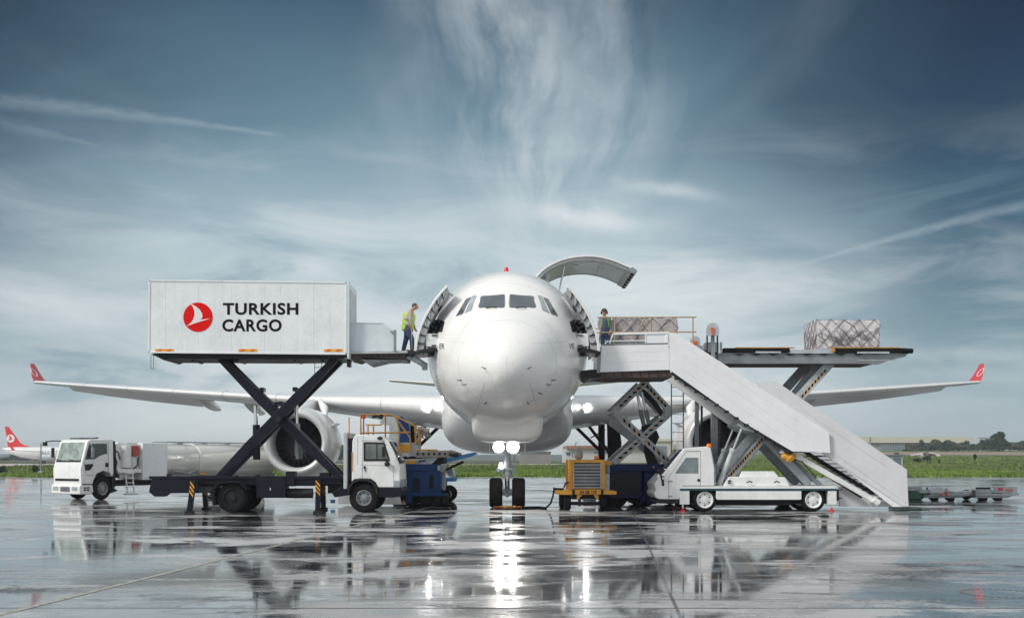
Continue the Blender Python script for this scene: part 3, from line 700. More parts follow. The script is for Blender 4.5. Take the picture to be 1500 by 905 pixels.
    for u, hw2, z0, z1 in ((0, .04, 4.05, 4.15), (.12, .15, 3.9, 4.34), (.35, .21, 3.7, 4.62), (.6, .21, 3.6, 4.78), (1, .2, 3.6, 4.8)):
        yy = ey + 1.3 + 6.2 * u; rs.append([(ex - hw2, yy, z0), (ex - hw2, yy, z1), (ex - hw2 * .4, yy, z1 + .05), (ex + hw2 * .4, yy, z1 + .05), (ex + hw2, yy, z1), (ex + hw2, yy, z0)])
    mb.loft(rs); mb.sweep([(ex - s * .9, ey + 3.0, 3.75), (ex - s * .75, ey + 3.6, 4.25), (ex - s * .4, ey + 4.2, 4.7)], [.10, .22, .10], 10)
    mb.build('pylon', M['wing'], nac, angle=40)
    mb = MB()   # nacelle strake
    mb.prism([(ex - s * 1.50, ez + .80), (ex - s * 1.72, ez + .95), (ex - s * 1.48, ez + .86)], ey + 1.2, ey + 2.6); mb.build('strake', M['hull'], nac)
    # main gear
    gx_, gy_ = s * 5.34, 60.3
    mb = MB(); mb.tube((gx_, gy_, .75), (gx_, gy_, 4.2), .19, 16); mb.tube((gx_, gy_, .7), (gx_, gy_, 1.9), .12, 14, mi=1)
    mb.beam((gx_, gy_ - 1.05, .70), (gx_, gy_ + 1.05, .70), .2, .26); mb.beam((gx_ , gy_, 2.1), (gx_ - s * 1.55, gy_ - .1, 3.6), .16, .18); mb.beam((gx_, gy_ - .2, 1.4), (gx_, gy_ - .45, 2.2), .10, .12)
    for i in range(5): mb.tube((gx_ + .14 * math.cos(i), gy_ - .2, 1.0 + .1 * i), (gx_ + .15 * math.sin(i), gy_ - .22, 3.2 + .1 * i), .02, 6)
    mg = mb.build('main_gear', [M['dark'], M['chrome']], air)
    mb = MB(); mb.prism([(gx_ + s * .38, 1.35), (gx_ + s * .52, 1.2), (gx_ + s * .95, 1.35), (gx_ + s * 1.15, 2.6), (gx_ + s * .95, 4.1), (gx_ + s * .30, 4.1)], gy_ + .1, gy_ + .16); mb.build('gear_door', M['dark'], mg, bevel=.01)
    mb = MB(); mb.beam((s * 4.35, 57.4, 3.55), (s * 5.5, 57.8, 2.1), .14, .16); mb.beam((s * 4.5, 57.4, 2.85), (s * 5.3, 57.6, 3.3), .06, .07); mb.build('drag_brace', M['dark'], mg)
    for dx in (-.70, .70):
        for dy in (-1.0, 1.0): wheel((gx_ + dx, gy_ + dy, .70), .70, .50, mg, M['pgrey'], (1, 0, 0), 1 if dx > 0 else -1, .48, deep=False)
    # tailplane
    mb = MB(); secs = []
    for ax in (.2, 1.0, 4, 7, 9.4, 9.7):
        u = ax / 9.7; secs.append(airfoil(s * ax, 80.5 + ax * .70, 7.05 + ax * .115, 5.8 - 3.7 * u, .09, 0, 0))
    mb.loft(secs); mb.build('tailplane', M['wing'], air, angle=50)
# fin
mb = MB(); secs = []
for zz2, yl2, c2 in ((8.0, 74.5, 9.2), (8.6, 77.2, 7.6), (12, 80.6, 5.6), (15.6, 84.2, 3.2), (15.9, 84.6, 2.9)):
    secs.append([(q[2] - 0, q[1], zz2) for q in airfoil(0, yl2, 0, c2, .09, 0, 0)])
mb.loft(secs); mb.build('tail_fin', M['red'], air, angle=50)
# nose gear
ny = 37.9
mb = MB(); mb.tube((0, ny, .5), (0, ny, 1.25), .085, 16, mi=1); mb.tube((0, ny, 1.15), (0, ny, 2.6), .13, 18); mb.tube((0, ny, 1.05), (0, ny, 1.2), .16, 18)
mb.tube((-.55, ny, .53), (.55, ny, .53), .06, 12); mb.box(-.16, .16, ny - .14, ny + .14, .42, .66); mb.beam((-.0, ny - .16, 1.15), (0, ny - .42, .86), .22, .05); mb.beam((0, ny - .42, .86), (0, ny - .14, .58), .18, .05)
mb.sphere((-.0, ny - .17, .44), .07); mb.box(-.30, -.16, ny - .1, ny + .12, 1.30, 1.62); mb.box(.16, .38, ny - .1, ny + .1, 1.50, 1.58); mb.tube((-.34, ny - .1, 1.36), (.2, ny - .1, 1.36), .055, 10)
mb.beam((.24, ny + .05, 1.0), (.24, ny + .05, 2.4), .06, .10); mb.beam((0, ny, 1.6), (0, ny + 1.9, 2.7), .12, .12); mb.sweep([(-.14, ny - .12, .7), (-.2, ny - .2, 1.1), (-.12, ny - .16, 1.5)], .016, 6)
mb.box(-.36, -.16, ny - .16, ny + .05, 1.36, 1.42); mb.sphere((-.34, ny - .1, 1.3), .07)
ng = mb.build('nose_gear', [M['pgrey'], M['chrome']], air, bevel=.006)
for dx in (-.40, .40): wheel((dx, ny, .53), .53, .46, ng, M['pgrey'], (1, 0, 0), 1 if dx > 0 else -1, .50, deep=False)
for (lx, lz, rr) in ((-.30, 2.14, .20), (.20, 2.14, .22)):
    mb = MB(); mb.lathe([(.001, -.07), (rr * .45, -.06)], (lx, ny - 1.1, lz), (0, 1, 0), 20); mb.lathe([(rr * .45, -.06), (rr * .8, -.045), (rr, 0), (rr, .03)], (lx, ny - 1.1, lz), (0, 1, 0), 20, 1); mb.build('taxi_lamp', [M['lampm'], M['lampe']], ng)
    mb = MB(); mb.lathe([(rr * 1.02, .0), (rr * 1.05, .04), (rr * .7, .18), (.02, .22)], (lx, ny - 1.1, lz), (0, 1, 0), 20); mb.build('lamp_housing', M['steel'], ng)
mb = MB(); mb.lathe([(.001, -.03), (.06, 0), (.065, .03)], (-.20, ny - .22, 1.47), (0, 1, 0), 14); mb.build('taxi_lamp', M['lampt'], ng)
# tow sticker strip between the wheels
# front doors, swung forward and out
def arc_doors(s):
    fx = lambda a: HX + s * (a - HX)
    D0, D1 = 34.4, 35.4
    outer = [(655, 416.5), (646, 426), (637, 437), (629, 449), (622, 461), (615.5, 475), (610.5, 489), (607.5, 503), (606.5, 516)]
    inner = [(657, 429), (650, 439), (643, 449), (637, 459), (631.5, 470), (627, 481), (623.5, 492), (621.5, 503), (621, 512)]
    mid = [(o[0] * .70 + i[0] * .30, o[1] * .70 + i[1] * .30) for o, i in zip(outer, inner)]
    sk = [(fx(a), b) for a, b in outer + mid[::-1]]
    mb = MB(); mb.pprism(sk, D0, D1); d = mb.build('door', M['hull'], air, bevel=.02)
    ln = [(fx(a), b) for a, b in [(m[0], m[1]) for m in mid] + inner[::-1]]
    mb = MB(); mb.pprism(ln, D0 + .05, D1 - .05)
    for k in range(1, 8):    # ribs across the front edge
        a, b = mid[k], inner[k]; mb.beam(P(fx(a[0]), a[1], D0 + .03), P(fx(b[0]), b[1], D0 + .03), .05, .035, 1)
        mb.beam(P(fx(a[0] * .5 + mid[k - 1][0] * .5), a[1] * .5 + mid[k - 1][1] * .5, D0 + .03), P(fx(a[0] * .3 + b[0] * .7), a[1] * .3 + b[1] * .7, D0 + .03), .03, .03, 2)
    mb.build('door_lining', [M['lining'], M['dark'], M['pgrey']], d, bevel=.01)
    mb = MB(); mb.pprism([(fx(a), b) for a, b in [(inner[0][0] - 1, inner[0][1] + 2), (inner[1][0], inner[1][1] + 1), (inner[2][0], inner[2][1] + 2), (inner[4][0] + 1, inner[4][1] - 3), (inner[3][0] - 2, inner[3][1] - 1)]], D0 + .2, D1 - .2); mb.build('door_handle_box', M['dark'], d)
    # slide pack and linkage
    mb = MB(); mb.pprism([(fx(a), b) for a, b in ((624, 488), (641, 489), (640, 509), (623, 507))], D0 + .1, D1 - .15)
    mb.pbeam((fx(632), 491), (fx(641), 491), D0 + .08, .06, .04, 1); mb.pbeam((fx(632), 506), (fx(640), 506), D0 + .08, .06, .04, 1)
    mb.build('slide_pack', [M['white'], M['dark']], d, bevel=.02)
    mb = MB(); rnd = random.Random(4)
    for k in range(26):
        a = (rnd.uniform(627, 645), rnd.uniform(468, 487)); b = (a[0] + rnd.uniform(-6, 6), min(488, a[1] + rnd.uniform(2, 9)))
        mb.beam(P(fx(a[0]), a[1], D0 + rnd.uniform(.15, .9)), P(fx(b[0]), b[1], D0 + rnd.uniform(.15, .9)), .05, rnd.uniform(.03, .11), 0 if k % 4 else 1)
    mb.pprism([(fx(a), b) for a, b in ((629, 469), (644, 468), (645, 488), (627, 488))], D0 + .7, D0 + .85)
    mb.build('door_linkage', [M['dark'], M['steel']], d)
    # arm to the hull, edge frame, sill
    mb = MB(); mb.pbeam((fx(655), 429), (fx(664), 433), D0 + .2, .10, .06); mb.pbeam((fx(654), 426), (fx(662), 431), D0 + .1, .04, .03); mb.build('hinge_arm', M['pgrey'], d)
    mb = MB(); fr = [(664, 433), (657, 441), (650, 452), (644, 463), (639, 474)]
    mb.sweep([onhull(fx(a), b, .01) for a, b in fr], .035, 6); mb.sweep([onhull(fx(a - 2), b, .01) for a, b in fr], .02, 6)
    mb.build('door_frame', M['lining'], air)
    mb = MB(); mb.pprism([(fx(a), b) for a, b in ((606, 514.5), (620, 511), (648, 508), (647, 512), (632, 516), (606, 518))], 34.3, 35.6); mb.build('door_sill', M['dark'], air, bevel=.01)
    hullpatch([(fx(a), b) for a, b in ((640.5, 487), (648, 487), (652, 471), (645, 467))], 'doorway_shade', M['dark'], off=.012)  # dark patch on the skin, painting the shadow beside the open door
    mb = MB(); mb.pprism([(fx(a), b) for a, b in ((628, 512), (640, 512), (638, 521), (630, 520))], 34.6, 35.4); mb.build('door_bracket', M['dark'], air, bevel=.01)
arc_doors(1); arc_doors(-1)
# raised main deck cargo door
up = [(785, 404), (792, 396.5), (800, 390), (810, 384.5), (820, 380), (832, 376.5), (845, 374.3), (858, 373.4), (870, 373.6), (883, 375.5), (895, 378.5), (906, 382.5), (917, 387.3), (928, 392)]
D0, D1 = 41.0, 44.6
pts = [(PX(a, D0), PZ(b, D0)) for a, b in up]
def offs(pts, t_):
    out = []
    for i in range(len(pts)):
        a = Vector(pts[max(i - 1, 0)]); b = Vector(pts[min(i + 1, len(pts) - 1)]); d = (b - a).normalized(); out.append((pts[i][0] + d.y * t_, pts[i][1] - d.x * t_))
    return out
mb = MB(); mb.prism(pts + offs(pts, .07)[::-1], D0, D1); cd = mb.build('cargo_door', M['hull'], air, bevel=.015)
mb = MB(); o1 = offs(pts, .075); o2 = offs(pts, .16)
mb.prism(o1 + o2[::-1], D0 + .12, D1 - .12)
dl = mb.build('door_lining', mat('cargo_lining', (.60, .62, .64), .25, var=.10, scale=1, coat=.4), cd, bevel=.01)
mb = MB(); o3 = offs(pts, .165)
for i in (1, 9):
    a, b = o3[i], o3[i]; mb.beam((a[0], D0 + .12, a[1]), (a[0], D1 - .12, a[1]), .012, .02)
for yy in (D0 + .14, D0 + .5, D1 - .3): mb.sweep([(q[0], yy, q[1]) for q in o3], .014, 5)
mb.build('door_ribs', M['lining'], cd)
mb = MB(); q = o3[6]; mb.lathe([(.001, 0), (.12, .01), (.13, .03)], (q[0], 42.2, q[1] - .05), (0, 0, 1), 16); mb.build('ceiling_lamp', M['white'], cd)
mb = MB(); e0 = pts[-1]; mb.prism([(e0[0] - .02, e0[1] + .02), (PX(934, D0), PZ(397, D0)), (PX(930, D0), PZ(401, D0)), (e0[0] - .14, e0[1] - .15), (e0[0] - .28, e0[1] - .08)], D0 - .02, D1)
for k in range(6): yy = D0 + .25 + k * .6; mb.box(PX(925, D0), PX(930.5, D0), yy, yy + .16, PZ(402, D0), PZ(398, D0), 1)
mb.build('latch_edge', [M['steel'], M['dark']], cd, bevel=.01)
for yy in (D0 + .5, D0 + 1.8, D1 - .5):
    mb = MB(); a_ = Vector((1.45, yy, 7.86)); b2_ = Vector((pts[2][0] + .1, yy, pts[2][1] - .15)); mb.beam(a_, b2_, .10, .16); mb.build('hinge_arm', M['pgrey'], cd, bevel=.01)
mb = MB(); mb.tube((1.9, D0 + .9, 7.55), (pts[5][0] - .1, D0 + .9, pts[5][1] - .2), .035, 8); mb.build('door_actuator', M['chrome'], cd)
mb = MB()
rgs = []
for k in range(13):
    a = R(-12 + 78 * k / 12); rgs.append((math.cos(a) * 2.85, 5.53 + math.sin(a) * 2.85))
inn = [(p_[0] * .985, 5.53 + (p_[1] - 5.53) * .985) for p_ in rgs]
mb.prism(rgs + inn[::-1], D0, D1); mb.build('painted_cargo_opening', M['darkgap'], air)  # dark panel over the uncut hull; the opening's inner shade is its colour
# ================================================================== HELPERS FOR VEHICLES
def dashes(mb, p0, p1, face_y, n, w, L, mi, slant=.5, off=.0):
    """short slanted marks along a beam, standing 3 mm proud of its near face"""
    p0, p1 = Vector(p0), Vector(p1); d = (p1 - p0); T = d.length; d.normalize(); nn = Vector((-d.z, 0, d.x))
    for k in range(n):
        c = p0 + d * T * (k + .5) / n + nn * off; c.y = face_y
        q = [c - d * L / 2 - nn * w / 2 - d * slant * w / 2, c + d * L / 2 - nn * w / 2 - d * slant * w / 2, c + d * L / 2 + nn * w / 2 + d * slant * w / 2, c - d * L / 2 + nn * w / 2 + d * slant * w / 2]
        q2 = [v - Vector((0, .003, 0)) for v in q]
        mb.add(q + q2, [(4, 5, 6, 7), (0, 1, 5, 4), (1, 2, 6, 5), (2, 3, 7, 6), (3, 0, 4, 7)], mi)
def rails(mb, lines, r=.022, mi=0, n=8):
    for l in lines: mb.sweep(l, r, n, mi)
BIRD = [(370, 258), (388, 262), (412, 276), (436, 297), (450, 320), (453, 342), (448, 356), (436, 365), (470, 361), (508, 356), (490, 362), (440, 377), (398, 390), (345, 409), (362, 395), (380, 378), (391, 358), (398, 334), (398, 310), (392, 287), (383, 270)]
def emblem(cx, cy, r, D, parent, bg, fg, th=.003, name='emblem', flip=1):
    mb = MB(); X_, Z_ = PX(cx, D), PZ(cy, D); rr = r * D / F
    mb.lathe([(.001, -th), (rr, -th), (rr, 0)], (X_, D, Z_), (0, 1, 0), 48); e = mb.build(name, bg, parent)
    mb = MB(); k = rr / 101.
    mb.prism([(X_ + flip * (a - 422) * k, Z_ - (b - 347) * k) for a, b in BIRD], D - 2.2 * th, D - th); mb.build('bird_mark', fg, e)
    return e

# ================================================================== HIGH-LIFT TRUCK (left)
D = 34.2
tr = thing('lift_truck', 'high-lift truck with a raised white box body on black scissor arms and a white cab', 'truck', (PX(400, D), 35.3, 0))
# box body
mb = MB(); mb.pprism([(218.5, 410), (507.5, 413.5), (507.5, 519), (217.5, 516.5)], D, 35.85)
box = mb.build('box_body', M['boxwhite'], tr, bevel=.03)
mb = MB()
for (a, b) in (((218, 410.6), (508, 414)), ((217.3, 515.8), (508, 518.3)), ((218.8, 410), (218, 516.5)), ((506.8, 413.5), (506.8, 519))): mb.pbeam(a, b, D - .004, .03, .055)
for k in range(1, 12):
    px = 218 + 289 * k / 12; mb.pbeam((px, 412), (px, 515.5), D, .008, .02)
mb.build('edge_trim', M['boxwhite'], box, bevel=.004)
e = emblem(290, 464.5, 21.5, D - .006, tr, M['logored'], M['logow'])
ptext('TURKISH', 326.5, 437, 443.5, 461, D - .008, M['black'], tr, bold=.028)
ptext('CARGO', 325.5, 412.5, 467.5, 485.5, D - .008, M['black'], tr, bold=.028)
for a in (227, 349, 474.5):
    mb = MB(); mb.pbox(a, a + 27.5, 511, 514.8, D - .012, D, 0)
    for k in (0, 2): mb.pprism([(a + 2 + k * 7, 514.8), (a + 8 + k * 7, 514.8), (a + 11.5 + k * 7, 511), (a + 5.5 + k * 7, 511)], D - .016, D - .012, 1)
    mb.build('reflector_strip', [M['yell2'], M['orange']], tr)
# end wall, roller door frame on the right end
mb = MB(); mb.pbox(508.5, 511.5, 414, 525, D - .05, 35.87); mb.pbox(511.5, 513.5, 424, 516, D + .1, 35.6, 1)
mb.beam(P(509, 418, D), P(512, 413, D), .06, .06, 1); mb.build('end_frame', [M['bluew'], M['pgrey']], tr, bevel=.008)
mb = MB(); mb.pprism([(220, 518.5), (508, 519.5), (504, 525), (412, 526), (246, 525), (240, 527.5), (228, 521.5)], D + .12, 35.95)
for px in (280, 345, 430, 470): mb.pbox(px, px + 4, 522, 529, D + .6, 35.9)
mb.build('box_subframe', M['navy'], tr, bevel=.01)
mb = MB()
for px in (221, 225): mb.pbeam((px, 520), (px, 540), D + .3, .02, .02)
mb.pbeam((221, 539), (225, 540), D + .3, .02, .02)
for px in (461, 471): mb.pbeam((px, 525), (px, 549), D + .8, .02, .02)
mb.pbeam((461, 538), (471, 538), D + .8, .02, .02)
mb.build('folded_ladder', M['steel'], tr)
# scissor arms
def fatarm(mb, p0, p1, D0, D1, w0, w1, mi=0):
    p0, p1 = Vector(p0), Vector(p1); d = (p1 - p0).normalized(); n = Vector((-d.y, d.x)); pl = []
    us = [0, .28, .5, .72, 1]; ws = [w0, w1, w1, w1, w0]
    for u, ww in zip(us, ws): pl.append(p0 + (p1 - p0) * u + n * ww / 2)
    for u, ww in list(zip(us, ws))[::-1]: pl.append(p0 + (p1 - p0) * u - n * ww / 2)
    mb.pprism([(q.x, q.y) for q in pl], D0, D1, mi)
for nm, p0, p1, (d0, d1) in (('scissor_arm', (322, 525), (500, 702), (34.75, 34.95)), ('scissor_arm', (491, 525), (318, 700), (34.55, 34.75))):
    mb = MB(); k = 34.2 / 34.75
    fatarm(mb, p0, p1, d0, d1, 9, 14.5)
    for u in (.30, .42): q = Vector(p0) + (Vector(p1) - Vector(p0)) * u; nrm = Vector((1 if p1[0] > p0[0] else -1, -1)).normalized(); q += nrm * 11; mb.pbox(q.x - 3, q.x + 3, q.y - 3, q.y + 3, d0, d1 + .15)
    mb.build(nm, M['navy'], tr, bevel=.012)
    mb = MB(); X0, X1 = P(*p0, d0), P(*p1, d0)
    q0 = P(*p0, d0); q1 = P(*p1, d0)
    f0 = Vector((q0.x, 35.45, q0.z)); f1 = Vector((q1.x, 35.45, q1.z)); mb.beam(f0, f1, .2, .26); mb.build(nm, M['navy'], tr, bevel=.012)
mb = MB(); c = P(408, 614, 34.5); mb.tube((c.x, 34.45, c.z), (c.x, 36.1, c.z), .09, 16); mb.build('pivot_shaft', M['dark'], tr)
for a in ((322, 525), (500, 702), (491, 525), (318, 700)): c = P(*a, 34.7); mb = MB(); mb.tube((c.x, 34.5, c.z), (c.x, 36.1, c.z), .06, 12); mb.build('pivot_shaft', M['dark'], tr)
for px, y0, y1, y2 in ((375.5, 594, 648, 673), (435, 592, 640, 672)):
    mb = MB(); mb.tube(P(px - 1, y0, 35.2), P(px, y1, 35.2), .065, 14, mi=1); mb.tube(P(px, y0 + 28, 35.2), P(px + .5, y2, 35.2), .12 if px < 400 else .10, 16, mi=0 if px < 400 else 2)
    mb.sweep([P(px - 4, y1 + 5, 35.1), P(px - 6, y2 - 8, 35.1), P(px - 2, y2 - 1, 35.1)], .018, 6)
    if px > 400: mb.tube(P(px + 5, y0 + 40, 35.3), P(px + 6, y2, 35.3), .05, 10, mi=2); mb.sweep([P(420, 640, 35.1), P(427, 652, 35.1), P(432, 672, 35.1)], .015, 5)
    mb.build('lift_cylinder', [M['navy'], M['chrome'], M['steel']], tr)
# chassis
mb = MB(); D1 = 34.45
mb.pprism([(222, 699), (500, 697.5), (500, 711), (292, 712), (292, 722), (222, 722)], D1 + .35, 36.3)
mb.pprism([(222, 700), (290, 699), (290, 721), (246, 722), (240, 727), (226, 727), (218, 720)], D1, D1 + .34)
mb.pbox(290, 500, 698, 709, D1 + .05, D1 + .34); mb.pbox(218, 510, 697, 701.5, D1 - .02, D1 + .05)
mb.pbox(480, 512, 702, 722, D1 + .3, 36.0); mb.pprism([(486, 722), (500, 712), (512, 712), (512, 725), (490, 728)], D1 - .05, D1 + .5)
mb.build('chassis', M['navy'], tr, bevel=.012)
mb = MB(); mb.pbox(375.5, 418, 701, 729, D1 - .1, D1 + .5); mb.pbox(418.5, 431, 690, 712, D1 - .05, D1 + .4); mb.pbox(380, 414, 703, 726.5, D1 - .112, D1 - .1)
tb = mb.build('tool_box', M['navy'], tr, bevel=.012)
mb = MB(); mb.pbeam((396, 714), (396, 718), D1 - .12, .01, .03); mb.build('latch', M['chrome'], tb)
mb = MB(); mb.tube(P(420, 722, D1 + .25), P(458, 722, D1 + .25), .16, 20); mb.tube(P(432, 722, D1 + .25), P(434, 722, D1 + .25), .168, 20)
mb.build('air_tank', M['dark'], tr)
mb = MB(); mb.pbox(244, 249, 694, 700, D1 + .1, D1 + .3); mb.pbox(468, 482, 692, 700, D1 + .1, D1 + .6); mb.build('deck_stop', M['navy'], tr)
# rear wheels with fender
zr = .49
for yy, dd in ((34.38, .26), (34.70, .26), (36.0, .26), (36.3, .26)): wheel((PX(340, 34.3), yy, zr), zr, dd, tr, M['dark'], (0, 1, 0), -1 if yy < 35 else 1, .58)
wheel((PX(352, 34.3) + 1.25, 35.9, zr), zr, .28, tr, M['dark'], (0, 1, 0), -1, .58) if False else None
mb = MB(); out_ = [(311, 726), (312, 714), (319, 706), (333, 704.5), (350, 704.5), (358, 710), (362, 717)]; inn_ = [(360, 718), (356, 712), (349, 707), (334, 707), (321, 708.5), (315, 715), (314, 726)]
mb.pprism(out_ + inn_, D1 - .3, D1 + .3); mb.pbox(311, 316, 712, 740, D1 - .1, D1 + .3); mb.build('fender', M['navy'], tr, bevel=.008)
for sx in (0, ): pass
# stabiliser legs
def leg(px0, y0, px1, y1, Dn):
    mb = MB(); p0, p1 = P(px0, y0, Dn), P(px1, y1, Dn); mb.beam(p0, p1, .16, .15)
    m_ = p0 + (p1 - p0) * .06; m2 = p0 + (p1 - p0) * .46
    dashes(mb, m_, m2, Dn - .08, 3, .15, .075, 1, 1.1)
    mb.beam(p0 + (p1 - p0) * .42, p1, .12, .10, 2); mb.box(p1.x - .13, p1.x + .13, Dn - .13, Dn + .13, 0.004, .07, 2)
    mb.build('stabiliser_leg', [M['navy'], M['yellow'], M['dark']], tr, bevel=.006)
leg(283.5, 704, 277.5, 751, 33.95); leg(466.5, 702, 465.5, 749, 34.05); leg(299, 706, 302, 745, 36.4); leg(473, 706, 474, 744, 36.4)
# cab
cabp = [(519, 638.2), (523, 636.3), (554, 637.6), (569, 645.5), (577.5, 662), (585, 680), (586.3, 702), (585, 714), (554, 714), (550, 706), (543, 701.5), (529, 701), (519, 702), (515, 706), (516, 646)]
mb = MB(); mb.pprism(cabp, 34.3, 36.45); cab = mb.build('cab', M['white'], tr, bevel=.035, seg=3)
mb = MB(); mb.pprism([(532.5, 648), (534, 647), (563, 647.5), (571, 673), (571, 675), (532.5, 675)], 34.285, 34.3)
sw = mb.build('side_window', M['dark'], cab, bevel=.004)
mb = MB(); mb.pprism([(535.5, 650), (561.5, 650.3), (568.5, 672), (535.5, 672)], 34.278, 34.286); cgx = mat('cab_side_glass', (.12, .14, .13), .05, var=.4, scale=1.5, coat=1); mb.build('side_pane', cgx, cab)
mb = MB(); mb.pbeam((552, 650), (552, 672), 34.275, .01, .03); mb.build('window_bar', M['dark'], cab)
mb = MB(); mb.add([P(569.8, 646.5, 34.4) + Vector((.012, 0, 0)), P(585.2, 678.5, 34.4) + Vector((.012, 0, 0)), Vector((PX(585.2, 34.4) + .012, 36.3, PZ(678.5, 34.4))), Vector((PX(569.8, 34.4) + .012, 36.3, PZ(646.5, 34.4)))], [(0, 1, 2, 3)])
ws = mb.build('windscreen', M['cabglass'], cab, recalc=False)
sm = ws.modifiers.new('thick', 'SOLIDIFY'); sm.thickness = .02; sm.offset = 1
mb = MB()
for a, b in (((532, 638), (530.5, 700)), ((530, 681), (578, 682)), ((576, 682), (577, 713)), ((555, 713), (577, 713)), ((524, 640), (524, 680)), ((530, 645), (564, 645.5))): mb.pbeam(a, b, 34.3, .006, .014)
mb.build('door_seam', M['seam'], cab)
mb = MB(); mb.pbox(532.5, 535.5, 682.5, 686, 34.27, 34.3); mb.pbeam((533.5, 683), (535, 690), 34.28, .03, .025); mb.build('door_handle', M['dark'], cab)
mb = MB(); mb.pbox(559.5, 564, 654, 669, 34.0, 34.06); mb.pbeam((562, 652), (567, 651), 34.05, .02, .02); mb.pbeam((562, 670), (567, 674), 34.05, .02, .02); mb.sphere(P(567, 679, 34.22), .09); mb.sphere(P(556.5, 641.5, 34.3), .09, sc_=(1, 1, .6)); mb.build('mirror', M['dark'], cab, bevel=.01)
mb = MB(); mb.pprism([(554, 714.3), (588, 714.3), (590, 718), (587, 727), (575, 728.5), (553.5, 728)], 34.25, 36.5); mb.pbox(583, 587.5, 702.3, 714, 34.35, 36.4, 1); mb.build('bumper', [M['navy'], M['steel']], tr, bevel=.02)
mb = MB(); mb.pbox(577, 585, 703.5, 712, 34.26, 34.3); mb.build('headlight', M['lightglass'], tr, bevel=.01)
mb = MB(); out_ = [(508.5, 724), (510, 713), (516, 704.5), (525, 701), (537, 701), (546, 705), (552, 713), (554, 724)]; inn_ = [(551, 724), (549, 714), (544, 707.5), (536, 704), (526, 704), (518, 707.5), (513, 714), (511.5, 724)]
mb.pprism(out_ + inn_, 34.2, 34.85); mb.pbox(514, 553, 703, 722, 34.9, 36.0); mb.build('wheel_arch', M['dark'], tr, bevel=.006)
for yy in (34.42, 36.25): wheel((PX(533, 34.3), yy, .475), .475, .28, tr, M['steel'], (0, 1, 0), -1 if yy < 35 else 1, .52)
mb = MB(); mb.pbox(503, 508.7, 633, 716, 34.25, 36.3); mb.build('cab_guard', M['pgrey'], tr, bevel=.03)
mb = MB(); mb.pbox(509.5, 514, 644, 705, 34.6, 36.0); mb.tube(P(514.5, 645, 34.45), P(514.5, 705, 34.45), .07, 12); mb.pbox(508.8, 517, 641.5, 645, 34.4, 35.2); mb.build('air_intake', M['dark'], tr)
mb = MB(); mb.tube(P(511.3, 611, 34.5), P(511.3, 644, 34.5), .022, 8); mb.pbeam((515.8, 662), (515.8, 690), 34.3, .03, .03); mb.build('marker_pole', M['rail'], tr)
mb = MB(); mb.pbox(420, 620, 733, 746, 37.6, 38.2); mb2 = mb
# bridge
mb = MB(); B0, B1 = 34.45, 36.3
mb.pprism([(513.5, 474), (561, 474), (576, 487), (576, 514), (513.5, 514)], B1 - .05, B1); mb.build('bridge_side_panel', M['bluew'], tr, bevel=.006)
mb = MB(); mb.pprism([(512.5, 472), (561, 472.5), (580, 487), (580, 516), (512.5, 516)], B0, B0 + .05)
mb.pbeam((520, 474), (520, 514), B0 - .005, .02, .02); mb.pbeam((513, 473), (561, 473), B0 - .005, .02, .03)
mb.build('bridge_side_panel', M['bluew'], tr, bevel=.006)
mb = MB(); mb.pbox(576.5, 580.5, 483, 514, B0 - .1, B0 - .03); mb.pprism([(570.5, 484.5), (577, 484.5), (577, 492)], B0 - .08, B0 - .04); mb.build('bridge_post', M['steel'], tr, bevel=.006)
mb = MB(); mb.pprism([(512, 514), (597, 513.5), (597, 517), (512, 518)], B0 - .06, B1); mb.pprism([(517, 518), (596, 517.5), (594, 526), (545, 524), (530, 523), (520, 527.5), (512, 525)], B0 + .1, B1 - .1, 1)
mb.pprism([(528, 526), (595, 527), (566, 528), (541, 534)], B0 + .2, B1 - .5, 2); mb.pbox(508, 513, 520, 537, B0, B0 + .3, 3)
for k in range(6): mb.pbeam((545 + k * 8, 518.5), (546 + k * 8, 524), B0 + .09, .02, .02, 3)
mb.build('bridge_deck', [M['pgrey'], M['brown'], M['steel'], M['dark']], tr, bevel=.006)
mb = MB(); mb.pprism([(597, 513.5), (602, 514), (641, 512), (641, 513.5), (602, 517.5), (597, 518)], B0 - .3, B1 - .4); mb.pbox(594, 599.5, 512, 521, B0, B1 - .1); mb.build('bridge_lip', M['dark'], tr, bevel=.006)
mb = MB(); mb.tube(P(596, 522, B0 + .2), P(622, 536, B0 + .5), .06, 12); mb.tube(P(604, 523, B0 + .25), P(624, 536, B0 + .5), .10, 12, mi=0); mb.pbox(618, 625, 532, 541, B0 + .3, B0 + .7, 1); mb.build('bridge_prop', [M['pgrey'], M['steel']], tr, bevel=.005)

# ================================================================== PEOPLE
def skin(name, chains, mt, parent, root=0, lv=2):
    """chains: list of lists of (point, radius) ; points closer than 1 mm are shared"""
    vs = []; rs = []; es = []; o0 = Vector(ORG[parent])
    def idx(p, r):
        for i, q in enumerate(vs):
            if (q - p).length < .001: return i
        vs.append(p); rs.append(r); return len(vs) - 1
    for ch in chains:
        pr = None
        for p, r in ch:
            i = idx(Vector(p) - o0, r)
            if pr is not None and pr != i: es.append((pr, i))
            pr = i
    me = bpy.data.meshes.new(name); me.from_pydata([tuple(v) for v in vs], es, []); o = bpy.data.objects.new(name, me); col.objects.link(o)
    o.parent = parent; ORG[o] = tuple(o0)
    sk = o.modifiers.new('skin', 'SKIN'); sk.use_smooth_shade = True
    sv = me.skin_vertices[0].data
    for i, r in enumerate(rs): r = r if isinstance(r, tuple) else (r, r); g_ = 1.14 if r[0] > .028 else 1.; sv[i].radius = (r[0] * g_, r[1] * g_); sv[i].use_root = (i == root)
    s_ = o.modifiers.new('sub', 'SUBSURF'); s_.levels = lv; s_.render_levels = lv
    me.materials.append(mt); return o
